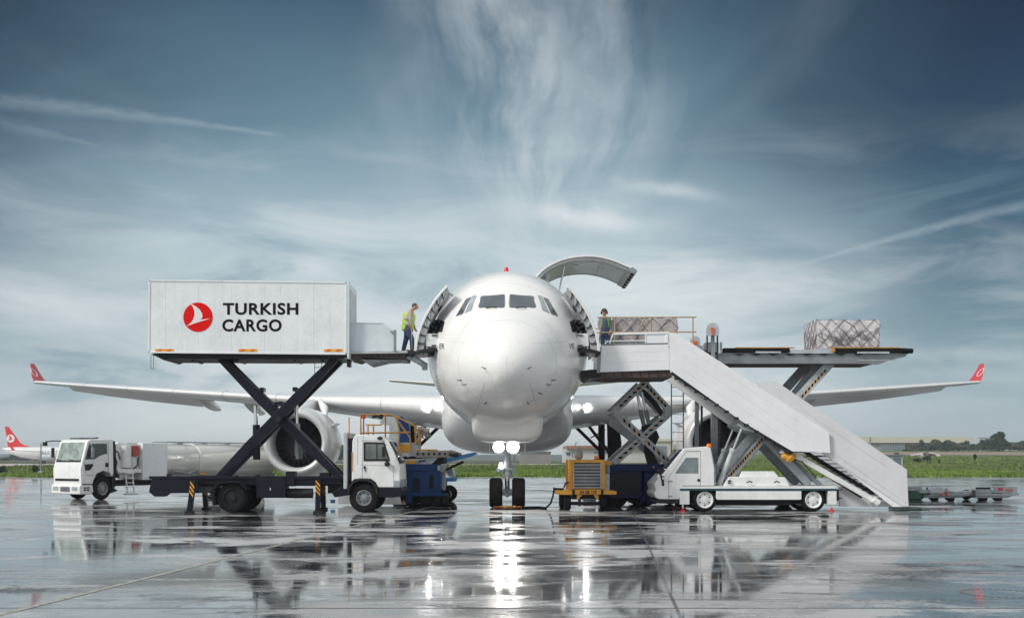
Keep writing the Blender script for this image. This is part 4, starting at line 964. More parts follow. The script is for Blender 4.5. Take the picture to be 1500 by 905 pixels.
def hand(wr, d, side, palm_n, chains):
    """five bent fingers rooted in a palm"""
    d = Vector(d).normalized(); s = Vector(side).normalized(); n = Vector(palm_n).normalized(); k = Vector(wr) + d * .05
    chains.append([(Vector(wr), .026), (k, (.03, .02)), (k + d * .04, (.034, .017))])
    b = k + d * .035
    for j, (o_, L) in enumerate(((-.03, .062), (-.01, .075), (.01, .070), (.03, .055))):
        q = b + s * o_; chains.append([(b if False else k + d * .04, (.034, .017)), (q + d * .015, .0095), (q + d * (.015 + L * .5) + n * .008, .0085), (q + d * (.015 + L * .85) + n * .03, .0075)])
    chains.append([(k, (.03, .02)), (k - s * .035 + d * .02, .011), (k - s * .05 + d * .055 + n * .012, .0095)])

# worker 1: side view, facing right, looking down, one foot forward
DW = 35.8; GZ = PZ(513.6, 34.9) + .005
def W(px, py, dy=0.): return Vector((PX(px, DW), DW + dy, PZ(py, DW)))
p1 = thing('person', 'worker in a yellow hi-vis vest looking down beside the open aircraft door', 'person', (PX(597, DW), DW, GZ))
hip = W(597.6, 482); sh = W(600.8, 457.5); nk = W(604.2, 452.8); hd = W(607.9, 449.6)
for_, ank_b, ank_f = (W(604.0, 512), W(590.2, 511.5, .1), W(604.2, 511.5, -.12))
ank_b.z = GZ + .09; ank_f.z = GZ + .09
ch = [[(hip, (.13, .15)), (W(599, 470), (.12, .16)), (W(600.5, 460), (.115, .17)), (nk + Vector((-.01, 0, -.03)), .065), (nk, .055), (hd - Vector((.02, 0, .05)), .06), (hd, (.085, .078)), (hd + Vector((-.01, 0, .07)), (.08, .07))]]
for dy, kp, an in ((.10, W(594.2, 497, .1), ank_b), (-.11, W(604.0, 497, -.12), ank_f)):
    ch.append([(hip, (.13, .15)), (hip + Vector((0, dy, -.08)), .095), (kp, .062), (an, .045), (an + Vector((.12, 0, -.05)), (.04, .032))])
hands = []
for dy, el_, wr in ((-.20, W(602.2, 470.5, -.23), W(603.4, 480.5, -.20)), (.20, W(603.0, 470, .22), W(607, 479, .18))):
    ch.append([(W(600.5, 460), (.115, .17)), (W(600.8, 459, dy * .85), .062), (el_, .044), (wr, .030)])
    hand(wr, (wr - el_), (1, 0, 0), (0, -1 if dy > 0 else 1, 0), ch)
body = skin('body', ch, M['skin'], p1)
mb = MB(); mb.sphere(hd + Vector((-.012, 0, .045)), .092, sc_=(1.05, .92, .98)); mb.build('head_hair', M['hairm'], p1)
mb = MB(); mb.sphere(hd + Vector((.018, 0, .012)), .088, sc_=(1.0, .86, 1.22)); fc = mb.build('face', M['skin'], p1)
mb = MB(); mb.sphere(hd + Vector((.098, -.03, .02)), .010); mb.sphere(hd + Vector((.098, .03, .02)), .010); mb.build('eyes', M['shoe'], fc)
mb = MB(); mb.beam(hd + Vector((.098, -.025, -.05)), hd + Vector((.098, .025, -.05)), .01, .008, ref=(1, 0, 0)); mb.build('mouth', mat('lips', (.30, .10, .08), .6), fc)
skin('shirt', [[(W(597.3, 487), (.15, .18)), (W(598.5, 474), (.14, .175)), (W(600.3, 461), (.135, .185)), (nk + Vector((-.015, 0, -.02)), .075)], [(W(600.3, 461), (.135, .185)), (W(600.8, 459, -.175), .074), (W(602.2, 470.5, -.23), .058), (W(603.2, 478.5, -.205), .042)], [(W(600.3, 461), (.135, .185)), (W(600.8, 459, .175), .074), (W(603, 470, .22), .058), (W(606.6, 477.5, .185), .042)]], M['shirt'], p1)
vs_ = skin('hi_vis_vest', [[(W(596.8, 486), (.165, .195)), (W(597.0, 482), (.165, .195)), (W(598.0, 474), (.155, .20)), (W(599.8, 463), (.16, .215)), (W(602, 456), (.11, .15))]], M['vest'], p1)
mb = MB()
for yy, rx, ry, cx in ((474.5, .19, .235, 598.0), (467, .185, .235, 599.0)):
    c = W(cx, yy); rg = [Vector((c.x + rx * math.cos(a), c.y + ry * math.sin(a), c.z)) for a in [2 * math.pi * k / 24 for k in range(25)]]
    for k in range(24): mb.beam(rg[k], rg[k + 1], .012, .04, ref=(0, 0, 1)) if False else mb.add([rg[k] - Vector((0, 0, .02)), rg[k + 1] - Vector((0, 0, .02)), rg[k + 1] + Vector((0, 0, .02)), rg[k] + Vector((0, 0, .02))], [(0, 1, 2, 3)])
mb.build('reflective_band', M['tape'], vs_, recalc=False)
skin('trousers', [[(hip + Vector((0, 0, .16)), (.145, .17)), (hip + Vector((0, 0, .07)), (.145, .165)), (hip + Vector((0, 0, -.06)), (.14, .16)), (hip + Vector((-.03, .10, -.16)), .105), (W(594.2, 497, .1), .08), (ank_b + Vector((0, 0, -.0)), .065)], [(hip + Vector((0, 0, -.06)), (.14, .16)), (hip + Vector((.03, -.11, -.16)), .105), (W(604.0, 497, -.12), .08), (ank_f + Vector((0, 0, -.0)), .065)]], M['jeans'], p1)
for a in (ank_b, ank_f):
    mb = MB(); mb.sphere(a + Vector((.05, 0, -.045)), .05, sc_=(2.9, 1.0, .95)); mb.sphere(a + Vector((-.01, 0, -.01)), .06, sc_=(1.1, .95, 1.1)); mb.build('shoe', M['shoe'], p1)
mb = MB(); mb.sphere(hd + Vector((-.005, -.088, .0)), .022, sc_=(1, .5, 1.5)); mb.sphere(hd + Vector((-.005, .088, .0)), .022, sc_=(1, .5, 1.5)); mb.build('ear', M['skin'], p1)
mb = MB(); mb.sphere(hd + Vector((.108, 0, -.012)), .018, sc_=(1.1, .7, 1.2)); mb.build('nose', M['skin'], fc)
# the rod he leans on
mb = MB(); mb.tube(W(603.6, 483.5, -.22), W(604.6, 513, -.28), .014, 8); mb.tube(W(603.0, 482.5, -.22), W(605.2, 483.2, -.22), .018, 8)
tag(mb.build('control_rod', M['steel']), 'thin grey rod held down by the worker in the hi-vis vest', 'rod')
# worker 2: front view with ear defenders
D2 = 38.4; G2 = PZ(510, 38.4)
def W2(px, py, dy=0.): return Vector((PX(px, D2), D2 + dy, PZ(py, D2)))
p2 = thing('person', 'worker in ear defenders and blue overalls standing behind the yellow railing', 'person', (PX(886, D2), D2, G2))
hip = W2(886.5, 487); hd = W2(885.2, 458.0); nk = W2(885.5, 463)
lh, rh = W2(882.4, 512), W2(890.2, 512); lh.z = rh.z = G2 + .09
ch = [[(hip, (.16, .12)), (W2(886.3, 477), (.155, .115)), (W2(886, 468), (.17, .115)), (nk + Vector((0, 0, -.02)), .062), (nk, .055), (hd - Vector((0, .01, .06)), .06), (hd, (.075, .09)), (hd + Vector((0, 0, .07)), (.07, .08))]]
for sx, an, kp in ((-1, lh, W2(883, 499)), (1, rh, W2(890, 499))): ch.append([(hip, (.16, .12)), (hip + Vector((sx * .09, 0, -.08)), .09), (kp, .06), (an, .044), (an + Vector((0, -.13, -.05)), (.036, .03))])
for sx, e_, wr in ((-1, W2(877.6, 476), W2(879.4, 485.5, -.12)), (1, W2(894.6, 476), W2(892.6, 485.5, -.12))):
    ch.append([(W2(886, 468), (.17, .115)), (W2(886 + sx * 6.3, 466.8), .062), (e_, .045), (wr, .03)]); hand(wr, wr - e_ + Vector((0, 0, -.02)), (1, 0, 0), (0, 1, 0), ch)
skin('body', ch, M['skin'], p2)
mb = MB(); mb.sphere(hd + Vector((0, .0, .012)), .088, sc_=(.86, 1.0, 1.22)); fc = mb.build('face', M['skin'], p2)
mb = MB(); mb.sphere(hd + Vector((-.03, -.082, .02)), .010); mb.sphere(hd + Vector((.03, -.082, .02)), .010); mb.build('eyes', M['shoe'], fc)
mb = MB(); mb.beam(hd + Vector((-.025, -.082, -.05)), hd + Vector((.025, -.082, -.05)), .01, .008); mb.build('mouth', mat('lips', (.30, .10, .08), .6), fc)
mb = MB(); mb.sphere(hd + Vector((0, .012, .055)), .095, sc_=(.92, 1.05, .85)); mb.sphere(hd + Vector((0, -.09, .05)), .06, sc_=(1.0, 1.0, .18)); mb.build('cap', M['hairm'], p2)
mb = MB()
for sx in (-1, 1): mb.sphere(hd + Vector((sx * .10, 0, 0)), .05, sc_=(.7, .8, 1.1))
mb.sweep([hd + Vector((math.cos(a) * .11, 0, math.sin(a) * .15)) for a in [math.pi * k / 12 for k in range(13)]], .014, 6); mb.build('ear_defenders', M['dark'], p2)
mb = MB(); mb.sphere(hd + Vector((0, -.092, -.012)), .018, sc_=(.7, 1, 1.2)); mb.build('nose', M['skin'], fc)
skin('jacket', [[(W2(886.2, 484), (.185, .14)), (W2(886.2, 474), (.185, .135)), (W2(886, 467.5), (.19, .135)), (nk + Vector((0, 0, -.03)), .08)]] + [[(W2(886, 467.5), (.19, .135)), (W2(886 + sx * 6.3, 466.8), .08), (W2(886 + sx * 8.5, 476), .062), (W2(886 + sx * 6.8, 484, -.11), .045)] for sx in (-1, 1)], M['jacket'], p2)
skin('overalls', [[(W2(886.1, 466.5, -.05), (.13, .13)), (W2(886.2, 471, -.05), (.15, .135)), (W2(886.4, 480, -.03), (.17, .145)), (hip + Vector((0, 0, -.05)), (.165, .13)), (hip + Vector((-.09, 0, -.15)), .105), (W2(883, 499), .08), (lh, .065)], [(hip + Vector((0, 0, -.05)), (.165, .13)), (hip + Vector((.09, 0, -.15)), .105), (W2(890, 499), .08), (rh, .065)]], M['overall'], p2)
mb = MB()
for sx in (-1, 1): mb.sweep([W2(886 + sx * 3.0, 464.2, -.09), W2(886 + sx * 4.2, 470, -.155), W2(886 + sx * 4.8, 480, -.15)], .028, 6)
mb.build('hi_vis_strap', mat('faded_hi_vis', (.22, .32, .06), .7), p2)
for a in (lh, rh):
    mb = MB(); mb.sphere(a + Vector((0, -.05, -.045)), .05, sc_=(1.0, 2.7, .95)); mb.sphere(a + Vector((0, .01, -.01)), .06, sc_=(.95, 1.1, 1.1)); mb.build('shoe', M['shoe'], p2)
# ================================================================== STAIR TRUCK (right)
D = 35.0
stt = thing('stair_truck', 'white passenger stair truck with a raised panelled staircase and an angular cab', 'stair truck', (PX(1110, D), 36.2, 0))
# cab
cp = [(1001.8, 656.5), (1033.8, 653.6), (1041.5, 656), (1046.6, 686.6), (1046.6, 711), (1000, 711), (997, 716), (996, 731), (966, 731), (961, 729), (957.5, 722.5), (960.5, 718), (958.8, 708), (968.8, 697)]
mb = MB(); mb.pprism(cp, D, 36.9); cab = mb.build('cab', M['white'], stt, bevel=.03)
mb = MB(); mb.pprism([(988.6, 693), (1023, 693), (1023, 670), (1004.6, 670)], D - .006, D); mb.build('side_window', mat('stair_cab_glass', (.20, .24, .25), .06, var=.35, scale=2, coat=1), cab, bevel=.003)
mb = MB(); mb.add([P(1000.8, 658, D + .1) - Vector((.01, 0, 0)), P(971, 694.5, D + .1) - Vector((.01, 0, 0)), Vector((PX(971, D) - .01, 36.8, PZ(694.5, D))), Vector((PX(1000.8, D) - .01, 36.8, PZ(658, D)))], [(0, 1, 2, 3)])
ws = mb.build('windscreen', M['cabglass'], cab, recalc=False); ws.modifiers.new('thick', 'SOLIDIFY').thickness = .02
mb = MB()
for a, b in (((1026, 661), (1026, 711)), ((1005, 661), (1026, 661)), ((1005, 661), (979.5, 699)), ((979.5, 699), (979.5, 730)), ((1026.5, 660.5), (1004.8, 660.5))): mb.pbeam(a, b, D, .006, .014)
mb.pbox(978.5, 985, 703.5, 705, D - .02, D); mb.pbox(978.5, 985, 725.5, 727, D - .02, D); mb.build('door_seam', M['seam'], cab)
mb = MB(); mb.lathe([(.001, -.012), (.05, -.01), (.05, 0)], P(1023.5, 703, D), (0, 1, 0), 12); mb.build('door_handle', M['dark'], cab)
mb = MB(); mb.pbox(969.5, 973, 702, 711.5, D - .35, D - .28); mb.pbeam((967, 692), (970, 705), D - .2, .03, .05); mb.pbeam((969, 697), (972, 698), D - .2, .4, .03); mb.build('mirror', M['dark'], cab, bevel=.008)
mb = MB(); mb.pprism([(955, 731.3), (998, 731.3), (998, 737), (965, 737), (957, 735)], D + .03, 36.85); mb.build('bumper', M['dark'], stt, bevel=.01)
mb = MB(); mb.lathe([(.09, 0), (.085, .10), (.04, .13), (.001, .135)], P(1038.5, 655, D + .4), (0, 0, 1), 14); mb.build('beacon', M['amber'], stt)
mb = MB(); mb.pprism([(1041.5, 657), (1048, 686), (1048, 711), (1046.8, 711), (1046.8, 686)], D + .1, 36.8); mb.build('cab_back_panel', M['pgrey'], stt)
# bed
mb = MB(); mb.pbox(996, 1226, 711.8, 715.4, D - .05, 37.1); mb.build('flatbed', M['white'], stt, bevel=.008)
mb = MB(); mb.pbox(996.3, 1225.5, 715.4, 718.3, D - .04, 37.05); mb.build('bed_stripe', M['teal'], stt)
mb = MB(); mb.pprism([(1049, 718.4), (1174, 718.4), (1174, 730.5), (1172, 731.5), (1051, 731.5), (1049, 730)], D - .03, D + .02); mb.pbox(996, 1010, 718.4, 738.5, D - .03, D + .25); mb.pbox(1213, 1225.5, 718.4, 738.5, D - .03, D + .25); mb.build('side_skirt', M['white'], stt, bevel=.006)
mb = MB(); mb.pbox(1010, 1222, 718.5, 737, D + .5, 36.7); mb.pbox(1049, 1160, 731, 740, D + .3, 36.2); mb.pbox(1226, 1229, 717, 733, D + .1, 36.9); mb.pbox(1225, 1234, 716.5, 717.5, D + .1, D + .2); mb.pbox(1225, 1234, 729, 730, D + .1, D + .2); mb.build('underframe', M['darkgap'], stt)
for px in (1033, 1192):
    for yy in (D + .14, 36.75): wheel((PX(px, D), yy, .385), .385, .26, stt, M['white'], (0, 1, 0), -1 if yy < 36 else 1, .70, holes=6)
for px in (1001, 1219.5):
    for yy in (D + .1, 36.9):
        mb = MB(); mb.tube((PX(px, D), yy, .05), (PX(px, D), yy, .30), .03, 10, mi=1); mb.lathe([(.02, .14), (.035, .10), (.035, .05), (.085, .035), (.09, .004), (.001, .004)], (PX(px, D), yy, 0), (0, 0, 1), 16)
        mb.build('jack_foot', [M['red'], M['chrome']], stt)
mb = MB(); mb.pprism([(1060, 711.6), (1069, 698), (1150, 698.5), (1157, 711.6)], D + .1, 36.6); mb.pprism([(1083, 698.3), (1087, 690), (1134, 690), (1141, 698.3)], D + .4, 36.4)
cv = mb.build('engine_cover', M['white'], stt, bevel=.02)
mb = MB()
for px in (1098, 1138): mb = MB(); mb.sweep([P(px - 4, 706.5, D + .02), P(px, 704.5, D + .0), P(px + 4, 706.5, D + .02)], .02, 6); mb.build('cover_handle', M['dark'], cv)
mb = MB(); mb.pbox(1067, 1071, 703, 705, D + .02, D + .1); mb.pbox(1067, 1070, 706.5, 708, D + .02, D + .1); mb.build('cover_vent', M['dark'], cv)
# staircase side panels: near (upper flight) and the same on the far side
upP = [(980, 487), (989.5, 487.2), (1214.5, 633), (1216.3, 663), (1160.7, 660.8), (1086, 616.5), (981.5, 542)]
def side_pair(poly, y0, y1, w_, mt, name, lines=(), bev=.006):
    for k, yy in enumerate((y0, y1)):
        mb = MB(); mb.prism([(PX(a, y0), PZ(b, y0)) for a, b in poly], yy, yy + w_)
        if k == 0:
            for (a, b) in lines: mb.beam(P(*a, y0), P(*b, y0), .008, .008, 1)
        mb.build(name, [mt, mat('groove_grey', (.66, .66, .67), .6)] , stt, bevel=bev)
side_pair(upP, 35.0, 37.35, .05, M['stairw'], 'upper_stair_side', [((1000, 505), (1176, 622)), ((1000, 522), (1176, 639)), ((998, 540), (1168, 652)), ((980.6, 489), (980.9, 541))])
side_pair([(878.5, 509), (881, 505), (979.5, 503), (979.5, 541.5), (877, 545)], 35.0, 37.35, .05, M['stairw'], 'platform_side', [((887, 517.5), (975, 514)), ((887, 531.5), (975, 528.5))])
mb = MB()
for yy in (37.37, 35.02):
    mb = MB(); mb.beam(Vector((PX(893, 35), yy, PZ(503, 35))), Vector((PX(898, 35), yy, PZ(488.5, 35))), .03, .06); mb.beam(Vector((PX(898, 35), yy, PZ(488.8, 35))), Vector((PX(980, 35), yy, PZ(487.3, 35))), .03, .07)
    mb.beam(Vector((PX(977, 35), yy, PZ(488, 35))), Vector((PX(977.5, 35), yy, PZ(503, 35))), .03, .09); mb.beam(Vector((PX(881, 35), yy, PZ(505, 35))), Vector((PX(979, 35), yy, PZ(503, 35))), .04, .05, 1)
    if yy > 36: mb.build('platform_frame', [M['stairw'], M['steel']], stt, bevel=.004)
mb.beam(Vector((PX(945.5, 35), 35.02, PZ(489, 35))), Vector((PX(945.5, 35), 35.02, PZ(503, 35))), .02, .03)
mb.build('platform_frame', [M['stairw'], M['steel']], stt, bevel=.004)
mb = MB(); mb.pprism([(946, 489), (976, 488.5), (976, 502.5), (946, 502.5)], 35.03, 35.05); mb.build('platform_window_panel', M['stairw'], stt)
mb = MB(); mb.pprism([(868, 542), (981, 541.6), (985, 552), (900, 553), (862, 552)], 35.08, 37.3, 1); mb.pprism([(847, 543.5), (866, 541), (880, 541.5), (880, 552), (862, 554), (848, 548)], 35.05, 37.35, 0)
for k in range(9): mb.pbeam((872 + k * 13, 543), (874 + k * 13, 551.5), 35.07, .02, .03, 0)
mb.tube((PX(846, 35), 35.1, PZ(546, 35)), (PX(846, 35), 37.3, PZ(546, 35)), .10, 14, mi=2)
mb.build('platform_floor', [M['dark'], M['brown'], M['rubber']], stt, bevel=.006)
mb = MB(); mb.pprism([(874, 546), (876, 512), (881.5, 506), (879, 546)], 34.97, 35.0); mb.build('platform_end_post', M['steel'], stt)
# lower flight (slides inside the upper one) nearly down to the ground
loP = [(1107, 558.5), (1137, 558.5), (1328.5, 687.5), (1331, 741), (1322, 741), (1196, 658), (1160, 632)]
side_pair(loP, 35.12, 37.2, .05, M['stairg'], 'lower_stair_side', [((1225, 666), (1328, 737)), ((1175, 600), (1300, 684))])
mb = MB(); mb.pprism([(1232, 669), (1329, 736), (1330.5, 742), (1308, 742), (1218, 672), (1190, 652)], 35.15, 35.19); mb.build('lower_stair_skirt', M['stairw'], stt, bevel=.004)
mb = MB(); mb.pprism([(1230, 713), (1246, 712), (1311, 741.5), (1230, 741.5)], 35.75, 35.80); mb.build('lower_stair_skirt', M['stairw'], stt, bevel=.004)  # extra panel added to lighten the gap in front of the far side
# treads
mb = MB()
for k in range(20):
    u = k / 19; a = 1000 + (1205 - 1000) * u; b = 537 + (668 - 537) * u; mb.box(PX(a, 35), PX(a + 12, 35), 35.06, 37.3, PZ(b + 1.2, 35), PZ(b, 35))
for k in range(14):
    u = k / 13; a = 1190 + (1305 - 1190) * u; b = 655 + (731 - 655) * u; mb.box(PX(a, 35), PX(a + 11, 35), 35.2, 37.15, PZ(b + 1.4, 35), PZ(b, 35))
mb.build('stair_treads', M['steel'], stt)
mb = MB(); mb.beam(P(984, 545, 35.1), P(1160, 663, 35.1), .12, .14); mb.beam(P(984, 545, 37.2), P(1160, 663, 37.2), .12, .14)
for k in range(12): u = (k + .5) / 12; q = P(984 + 176 * u, 547.5 + 118 * u, 35.06); mb.box(q.x - .06, q.x + .06, 35.0, 35.2, q.z - .07, q.z + .02)
mb.build('stair_stringer', M['dark'], stt, bevel=.006)
mb = MB(); mb.beam(P(1160, 664, 35.3), P(1281, 733, 35.3), .10, .17); mb.beam(P(1162, 665, 37.), P(1278, 732, 37.), .10, .17); mb.tube((PX(1284, 35.3), 35.2, PZ(734.5, 35.3)), (PX(1284, 35.3), 37.1, PZ(734.5, 35.3)), .10, 16); mb.tube(P(1279, 731, 35.25), P(1287, 737, 35.25), .12, 14); mb.build('lower_stringer', M['white'], stt, bevel=.008)
mb = MB(); mb.beam(P(1150, 657, 35.6), P(1262, 728, 35.6), .08, .08); mb.beam(P(1180, 662, 36.2), P(1278, 722, 36.2), .5, .06); 
dashes(mb, P(1190, 683, 35.55), P(1225, 707, 35.55), 35.54, 4, .06, .10, 1, .8); mb.build('stair_slide_rail', [M['dark'], M['yellow']], stt)
for k in range(5): pass
mb = MB(); mb.pprism([(1085, 616.5), (1112, 632.5), (1120, 636), (1089, 629), (1080, 622)], 35.2, 36.9); mb.build('pivot_bracket', M['pgrey'], stt, bevel=.01)
for yy in (35.35, 36.7):
    k = yy / 35.35
    mb = MB(); A = P(1086, 628, 35.35); B = P(1072, 662, 35.35); C = P(1053.5, 709, 35.35); A.y = B.y = C.y = yy
    mb.tube(A, B, .05, 12, mi=1); mb.tube(B + (A - B) * .1, C, .085, 16); mb.tube(B + (A - B) * .0, B + (A - B) * .14, .11, 14); mb.tube(C, C + Vector((0, 0, -.05)), .11, 12); mb.build('lift_ram', [M['pgrey'], M['chrome']], stt)
    mb = MB(); A = P(1118, 641, 35.5); B = P(1060, 708, 35.5); A.y = B.y = yy + .15; mb.beam(A, B, .10, .24); 
    if yy < 36: dashes(mb, A - Vector((.0, 0, .05)), B, A.y - .05, 17, .075, .085, 1, .8, off=-.03); dashes(mb, A - Vector((.0, 0, .05)) + (B - A) / 34, B + (B - A) / 34, A.y - .05, 17, .075, .085, 2, .8, off=-.03)
    mb.build('stair_strut', [M['steel'], M['black'], M['yellow']], stt, bevel=.0)
    mb = MB(); A = P(1112, 629, 35.4); B = P(1062, 690, 35.4); A.y = B.y = yy + .35; mb.beam(A, B, .14, .26); mb.build('stair_strut', M['steel'], stt, bevel=.006)
    mb = MB(); A = P(1122, 643, 35.5); B = P(1184, 709, 35.5); A.y = B.y = yy + .1; mb.beam(A, B, .12, .24); A = P(1160, 672, 35.5); B = P(1204, 711, 35.5); A.y = B.y = yy + .3; mb.beam(A, B, .10, .14); mb.build('stair_strut', M['steel'], stt, bevel=.006)
mb = MB(); mb.sphere(P(1155, 668, 35.2), .20, sc_=(1.3, .6, .7)); mb.lathe([(.06, 0), (.17, .3), (.13, .42), (.001, .45)], P(1146, 662, 35.2), Vector((1, 0, -.75)), 14); mb.tube(P(1143, 660, 35.2), P(1148, 663, 35.2), .07, 10, mi=1); mb.sweep([P(1158, 671, 35.2), P(1175, 676, 35.2), P(1196, 700, 35.2)], .02, 6, mi=2)
mb.build('hose_reel', [M['yellow'], M['white'], M['dark']], stt)
# inside handrails
mb = MB()
for yy in (35.14, 37.28): mb.sweep([Vector((PX(900, 35), yy, PZ(489.5, 35))), Vector((PX(985, 35), yy, PZ(489, 35))), Vector((PX(1212, 35), yy, PZ(637, 35)))], .025, 8)
mb.build('handrail', M['steel'], stt)

# ================================================================== MAIN DECK LOADER (behind the stairs)
ld = thing('deck_loader', 'blue and grey cargo deck loader raised on striped scissor arms behind the stair truck', 'cargo loader', (PX(1080, 39), 39.3, 0))
D = 37.7
mb = MB(); mb.pbox(888, 985, 679.5, 690, D, 41.2); mb.pbox(891, 940, 689.7, 729, D + .05, 41.1); mb.pbox(944, 972, 690.2, 724, D + .1, 41.0); mb.pprism([(938, 728), (949, 718), (949, 735), (938, 738)], D + .1, 40.5); mb.pbox(948, 962, 716, 738, D - .1, D + .3)
mb.pbox(984, 1215, 713, 734, D + .2, 41.1)
mb.build('chassis', M['dblue'], ld, bevel=.012)
mb = MB()
for (a, b, c, d) in ((903, 931, 697, 699.5), (903, 931, 703, 709), (912, 924, 715, 717)): mb.pbox(a, b, c, d, D + .03, D + .05)
mb.pbox(893, 937, 692, 725, D + .044, D + .05); mb.build('engine_louvre', M['navy'], ld)
mb = MB(); mb.pprism([(955.5, 685), (959.5, 685), (957.5, 681.5)], D - .004, D); mb.build('warning_sticker', M['yellow'], ld)
mb = MB(); mb.pbox(888, 975, 729, 734, D + .3, 41.0); mb.pbox(968, 985, 700, 737, D + .4, 40.9); mb.build('underframe', M['darkgap'], ld)
for px in (1000, 1180, 945, 905):
    for yy in (D + .35, 40.7): wheel((PX(px, D), yy, .38), .38, .3, ld, M['dark'], (0, 1, 0), -1 if yy < 39 else 1, .55)
# double front scissor
def sarm(p0, p1, D0, mt=M['pgrey'], w=.12, h=.24, nd=0, parent=ld, far=None):
    mb = MB(); a, b = P(*p0, D0), P(*p1, D0); mb.beam(a + Vector((0, w / 2, 0)), b + Vector((0, w / 2, 0)), w, h)
    if nd: dashes(mb, a + (b - a) * .08, a + (b - a) * .92, D0, nd, .09, .11, 1, -.9); dashes(mb, a + (b - a) * (.08 + .42 / nd), a + (b - a) * (.92 + .42 / nd), D0, nd, .09, .06, 2, -.9)
    for q in (a, b, (a + b) / 2): mb.tube(q + Vector((0, -.012, 0)), q + Vector((0, w, 0)), .06, 12)
    mb.build('scissor_arm', [mt, M['black'], M['yellow']], parent)
    if far:
        mb = MB(); mb.beam(Vector((a.x, far, a.z)), Vector((b.x, far, b.z)), w, h); mb.build('scissor_arm', [mt], parent, bevel=.006)
sarm((905, 607), (982, 679), D + .2, nd=9, far=40.6); sarm((978.5, 607), (899, 679), D + .35, nd=9, far=40.4)
sarm((903, 600), (949, 556), D + .2, nd=6, far=40.6); sarm((980, 600), (943, 560), D + .35, nd=6, far=40.4)
mb = MB()
for q in ((903, 602), (979, 603)): mb.pprism([(q[0] - 5, q[1] - 7), (q[0] + 4, q[1] - 8), (q[0] + 6, q[1] + 6), (q[0] - 4, q[1] + 8)], D + .15, D + .6)
c = P(903, 602, D + .2); mb.tube((c.x, D + .2, c.z), (c.x, 40.6, c.z), .08, 12); c = P(979, 603, D + .2); mb.tube((c.x, D + .2, c.z), (c.x, 40.6, c.z), .08, 12)
mb.pprism([(898, 676), (906, 676), (904, 681), (898, 681)], D + .2, D + .5); mb.build('scissor_joint', M['pgrey'], ld, bevel=.01)
for (a, b, c_) in (((933, 574), (938, 600), (944, 626)), ((940, 574), (946, 600), (951, 624))):
    mb = MB(); mb.tube(P(*a, D + .8), P(*b, D + .8), .05, 12, mi=1); mb.tube(P(*b, D + .8), P(*c_, D + .8), .08, 12); mb.tube(P(c_[0], c_[1] - 3, D + .8), P(c_[0] + 3, c_[1] + 8, D + .8), .13, 12, mi=2); mb.build('lift_ram', [M['steel'], M['chrome'], M['dark']], ld)
mb = MB(); mb.pprism([(946, 640), (962, 630), (966, 640), (956, 660), (966, 682), (950, 682), (944, 660)], D + 1.0, D + 1.3); mb.pprism([(940, 566), (960, 585), (972, 603), (968, 610), (955, 592), (940, 574)], D + 1.1, D + 1.2); mb.pprism([(892, 612), (900, 612), (930, 640), (934, 648), (926, 648), (892, 622)], D + 1.4, D + 1.6, 1); mb.build('hose_carrier', [M['dark'], M['pgrey']], ld, bevel=.01)
# access ladder
mb = MB(); mb.pbeam((983.5, 552), (983.5, 678), D - .1, .05, .035); mb.pbeam((1001, 560), (1001, 668), D - .1, .05, .035)
for k in range(9): mb.pbeam((983.5, 567 + k * 13.2), (1001, 567 + k * 13.2), D - .1, .03, .02)
mb.build('access_ladder', mat('ladder_paint', (.26, .19, .10), .6, var=.25, dirt=.3), ld)
# front bridge platform
mb = MB(); mb.pprism([(872, 509), (1030, 506), (1030, 514), (872, 516)], D, 41.0); mb.build('bridge_platform', M['steel'], ld, bevel=.01)
mb = MB(); T = lambda a, b: P(a, b, D + .05); Q = lambda a, b: Vector((PX(a, D), 40.9, PZ(b, D)))
rails(mb, [[T(875, 465), T(1020, 464.5)], [T(875, 487), T(1020, 486)], [T(877, 510), T(879, 487), T(882, 465)], [T(901, 465), T(900, 510)], [T(954, 464.6), T(954, 510)], [T(945, 465), T(933, 488)], [T(1015, 464.5), T(1015, 508)]], .024); mb.build('guard_rail', M['rail2'], ld); mb = MB()
rails(mb, [[Q(875, 465), Q(1002, 465)], [Q(875, 487), Q(1002, 487)], [Q(1002, 465), Q(1002, 508)], [Q(990, 478), Q(990, 478.1)]], .02)
mb.build('guard_rail', M['rail2'], ld)
# rear lifting mast heads
for px, dd, top in ((1044, 37.4, 472.5), (1018.5, 40.5, 492)):
    k = 1 if px > 1030 else .8; w2 = 9.3 * k
    mb = MB(); cxp, cyp = px, top + w2
    poly = [(cxp + w2 * math.cos(R(180 + a)), cyp + w2 * math.sin(R(180 + a))) for a in range(0, 181, 15)] + [(px + w2, top + 19 * k), (px - w2, top + 19 * k)]
    mb.pprism(poly, dd - .03, dd + .03); mh = mb.build('mast_plate', M['pgrey'], ld, bevel=.008)
    mb = MB(); mb.pprism([(px - 2.6, top + 7), (px + 2.6, top + 7), (px + 1.4, top + 18), (px - 1.2, top + 18)], dd - .07, dd - .035); mb.build('release_handle', M['orange'], mh)
    mb = MB(); 
    for q in (-8.2, 6.8): mb.pbeam((px + q, top + 18), (px + q, 560 if px > 1030 else 520), dd + .12, .06, .045)
    mb.pbeam((px, top + 19), (px, 690 if px > 1030 else 520), dd + .15, .10, .12, 1); mb.build('mast_post', [M['dark'], M['steel']], ld)
mb = MB(); mb.pbox(1034, 1053, 501, 516, D + .2, D + .7); mb.pbox(1055, 1058, 501, 514, D + .2, D + .3); mb.build('control_box', M['steel'], ld, bevel=.01)
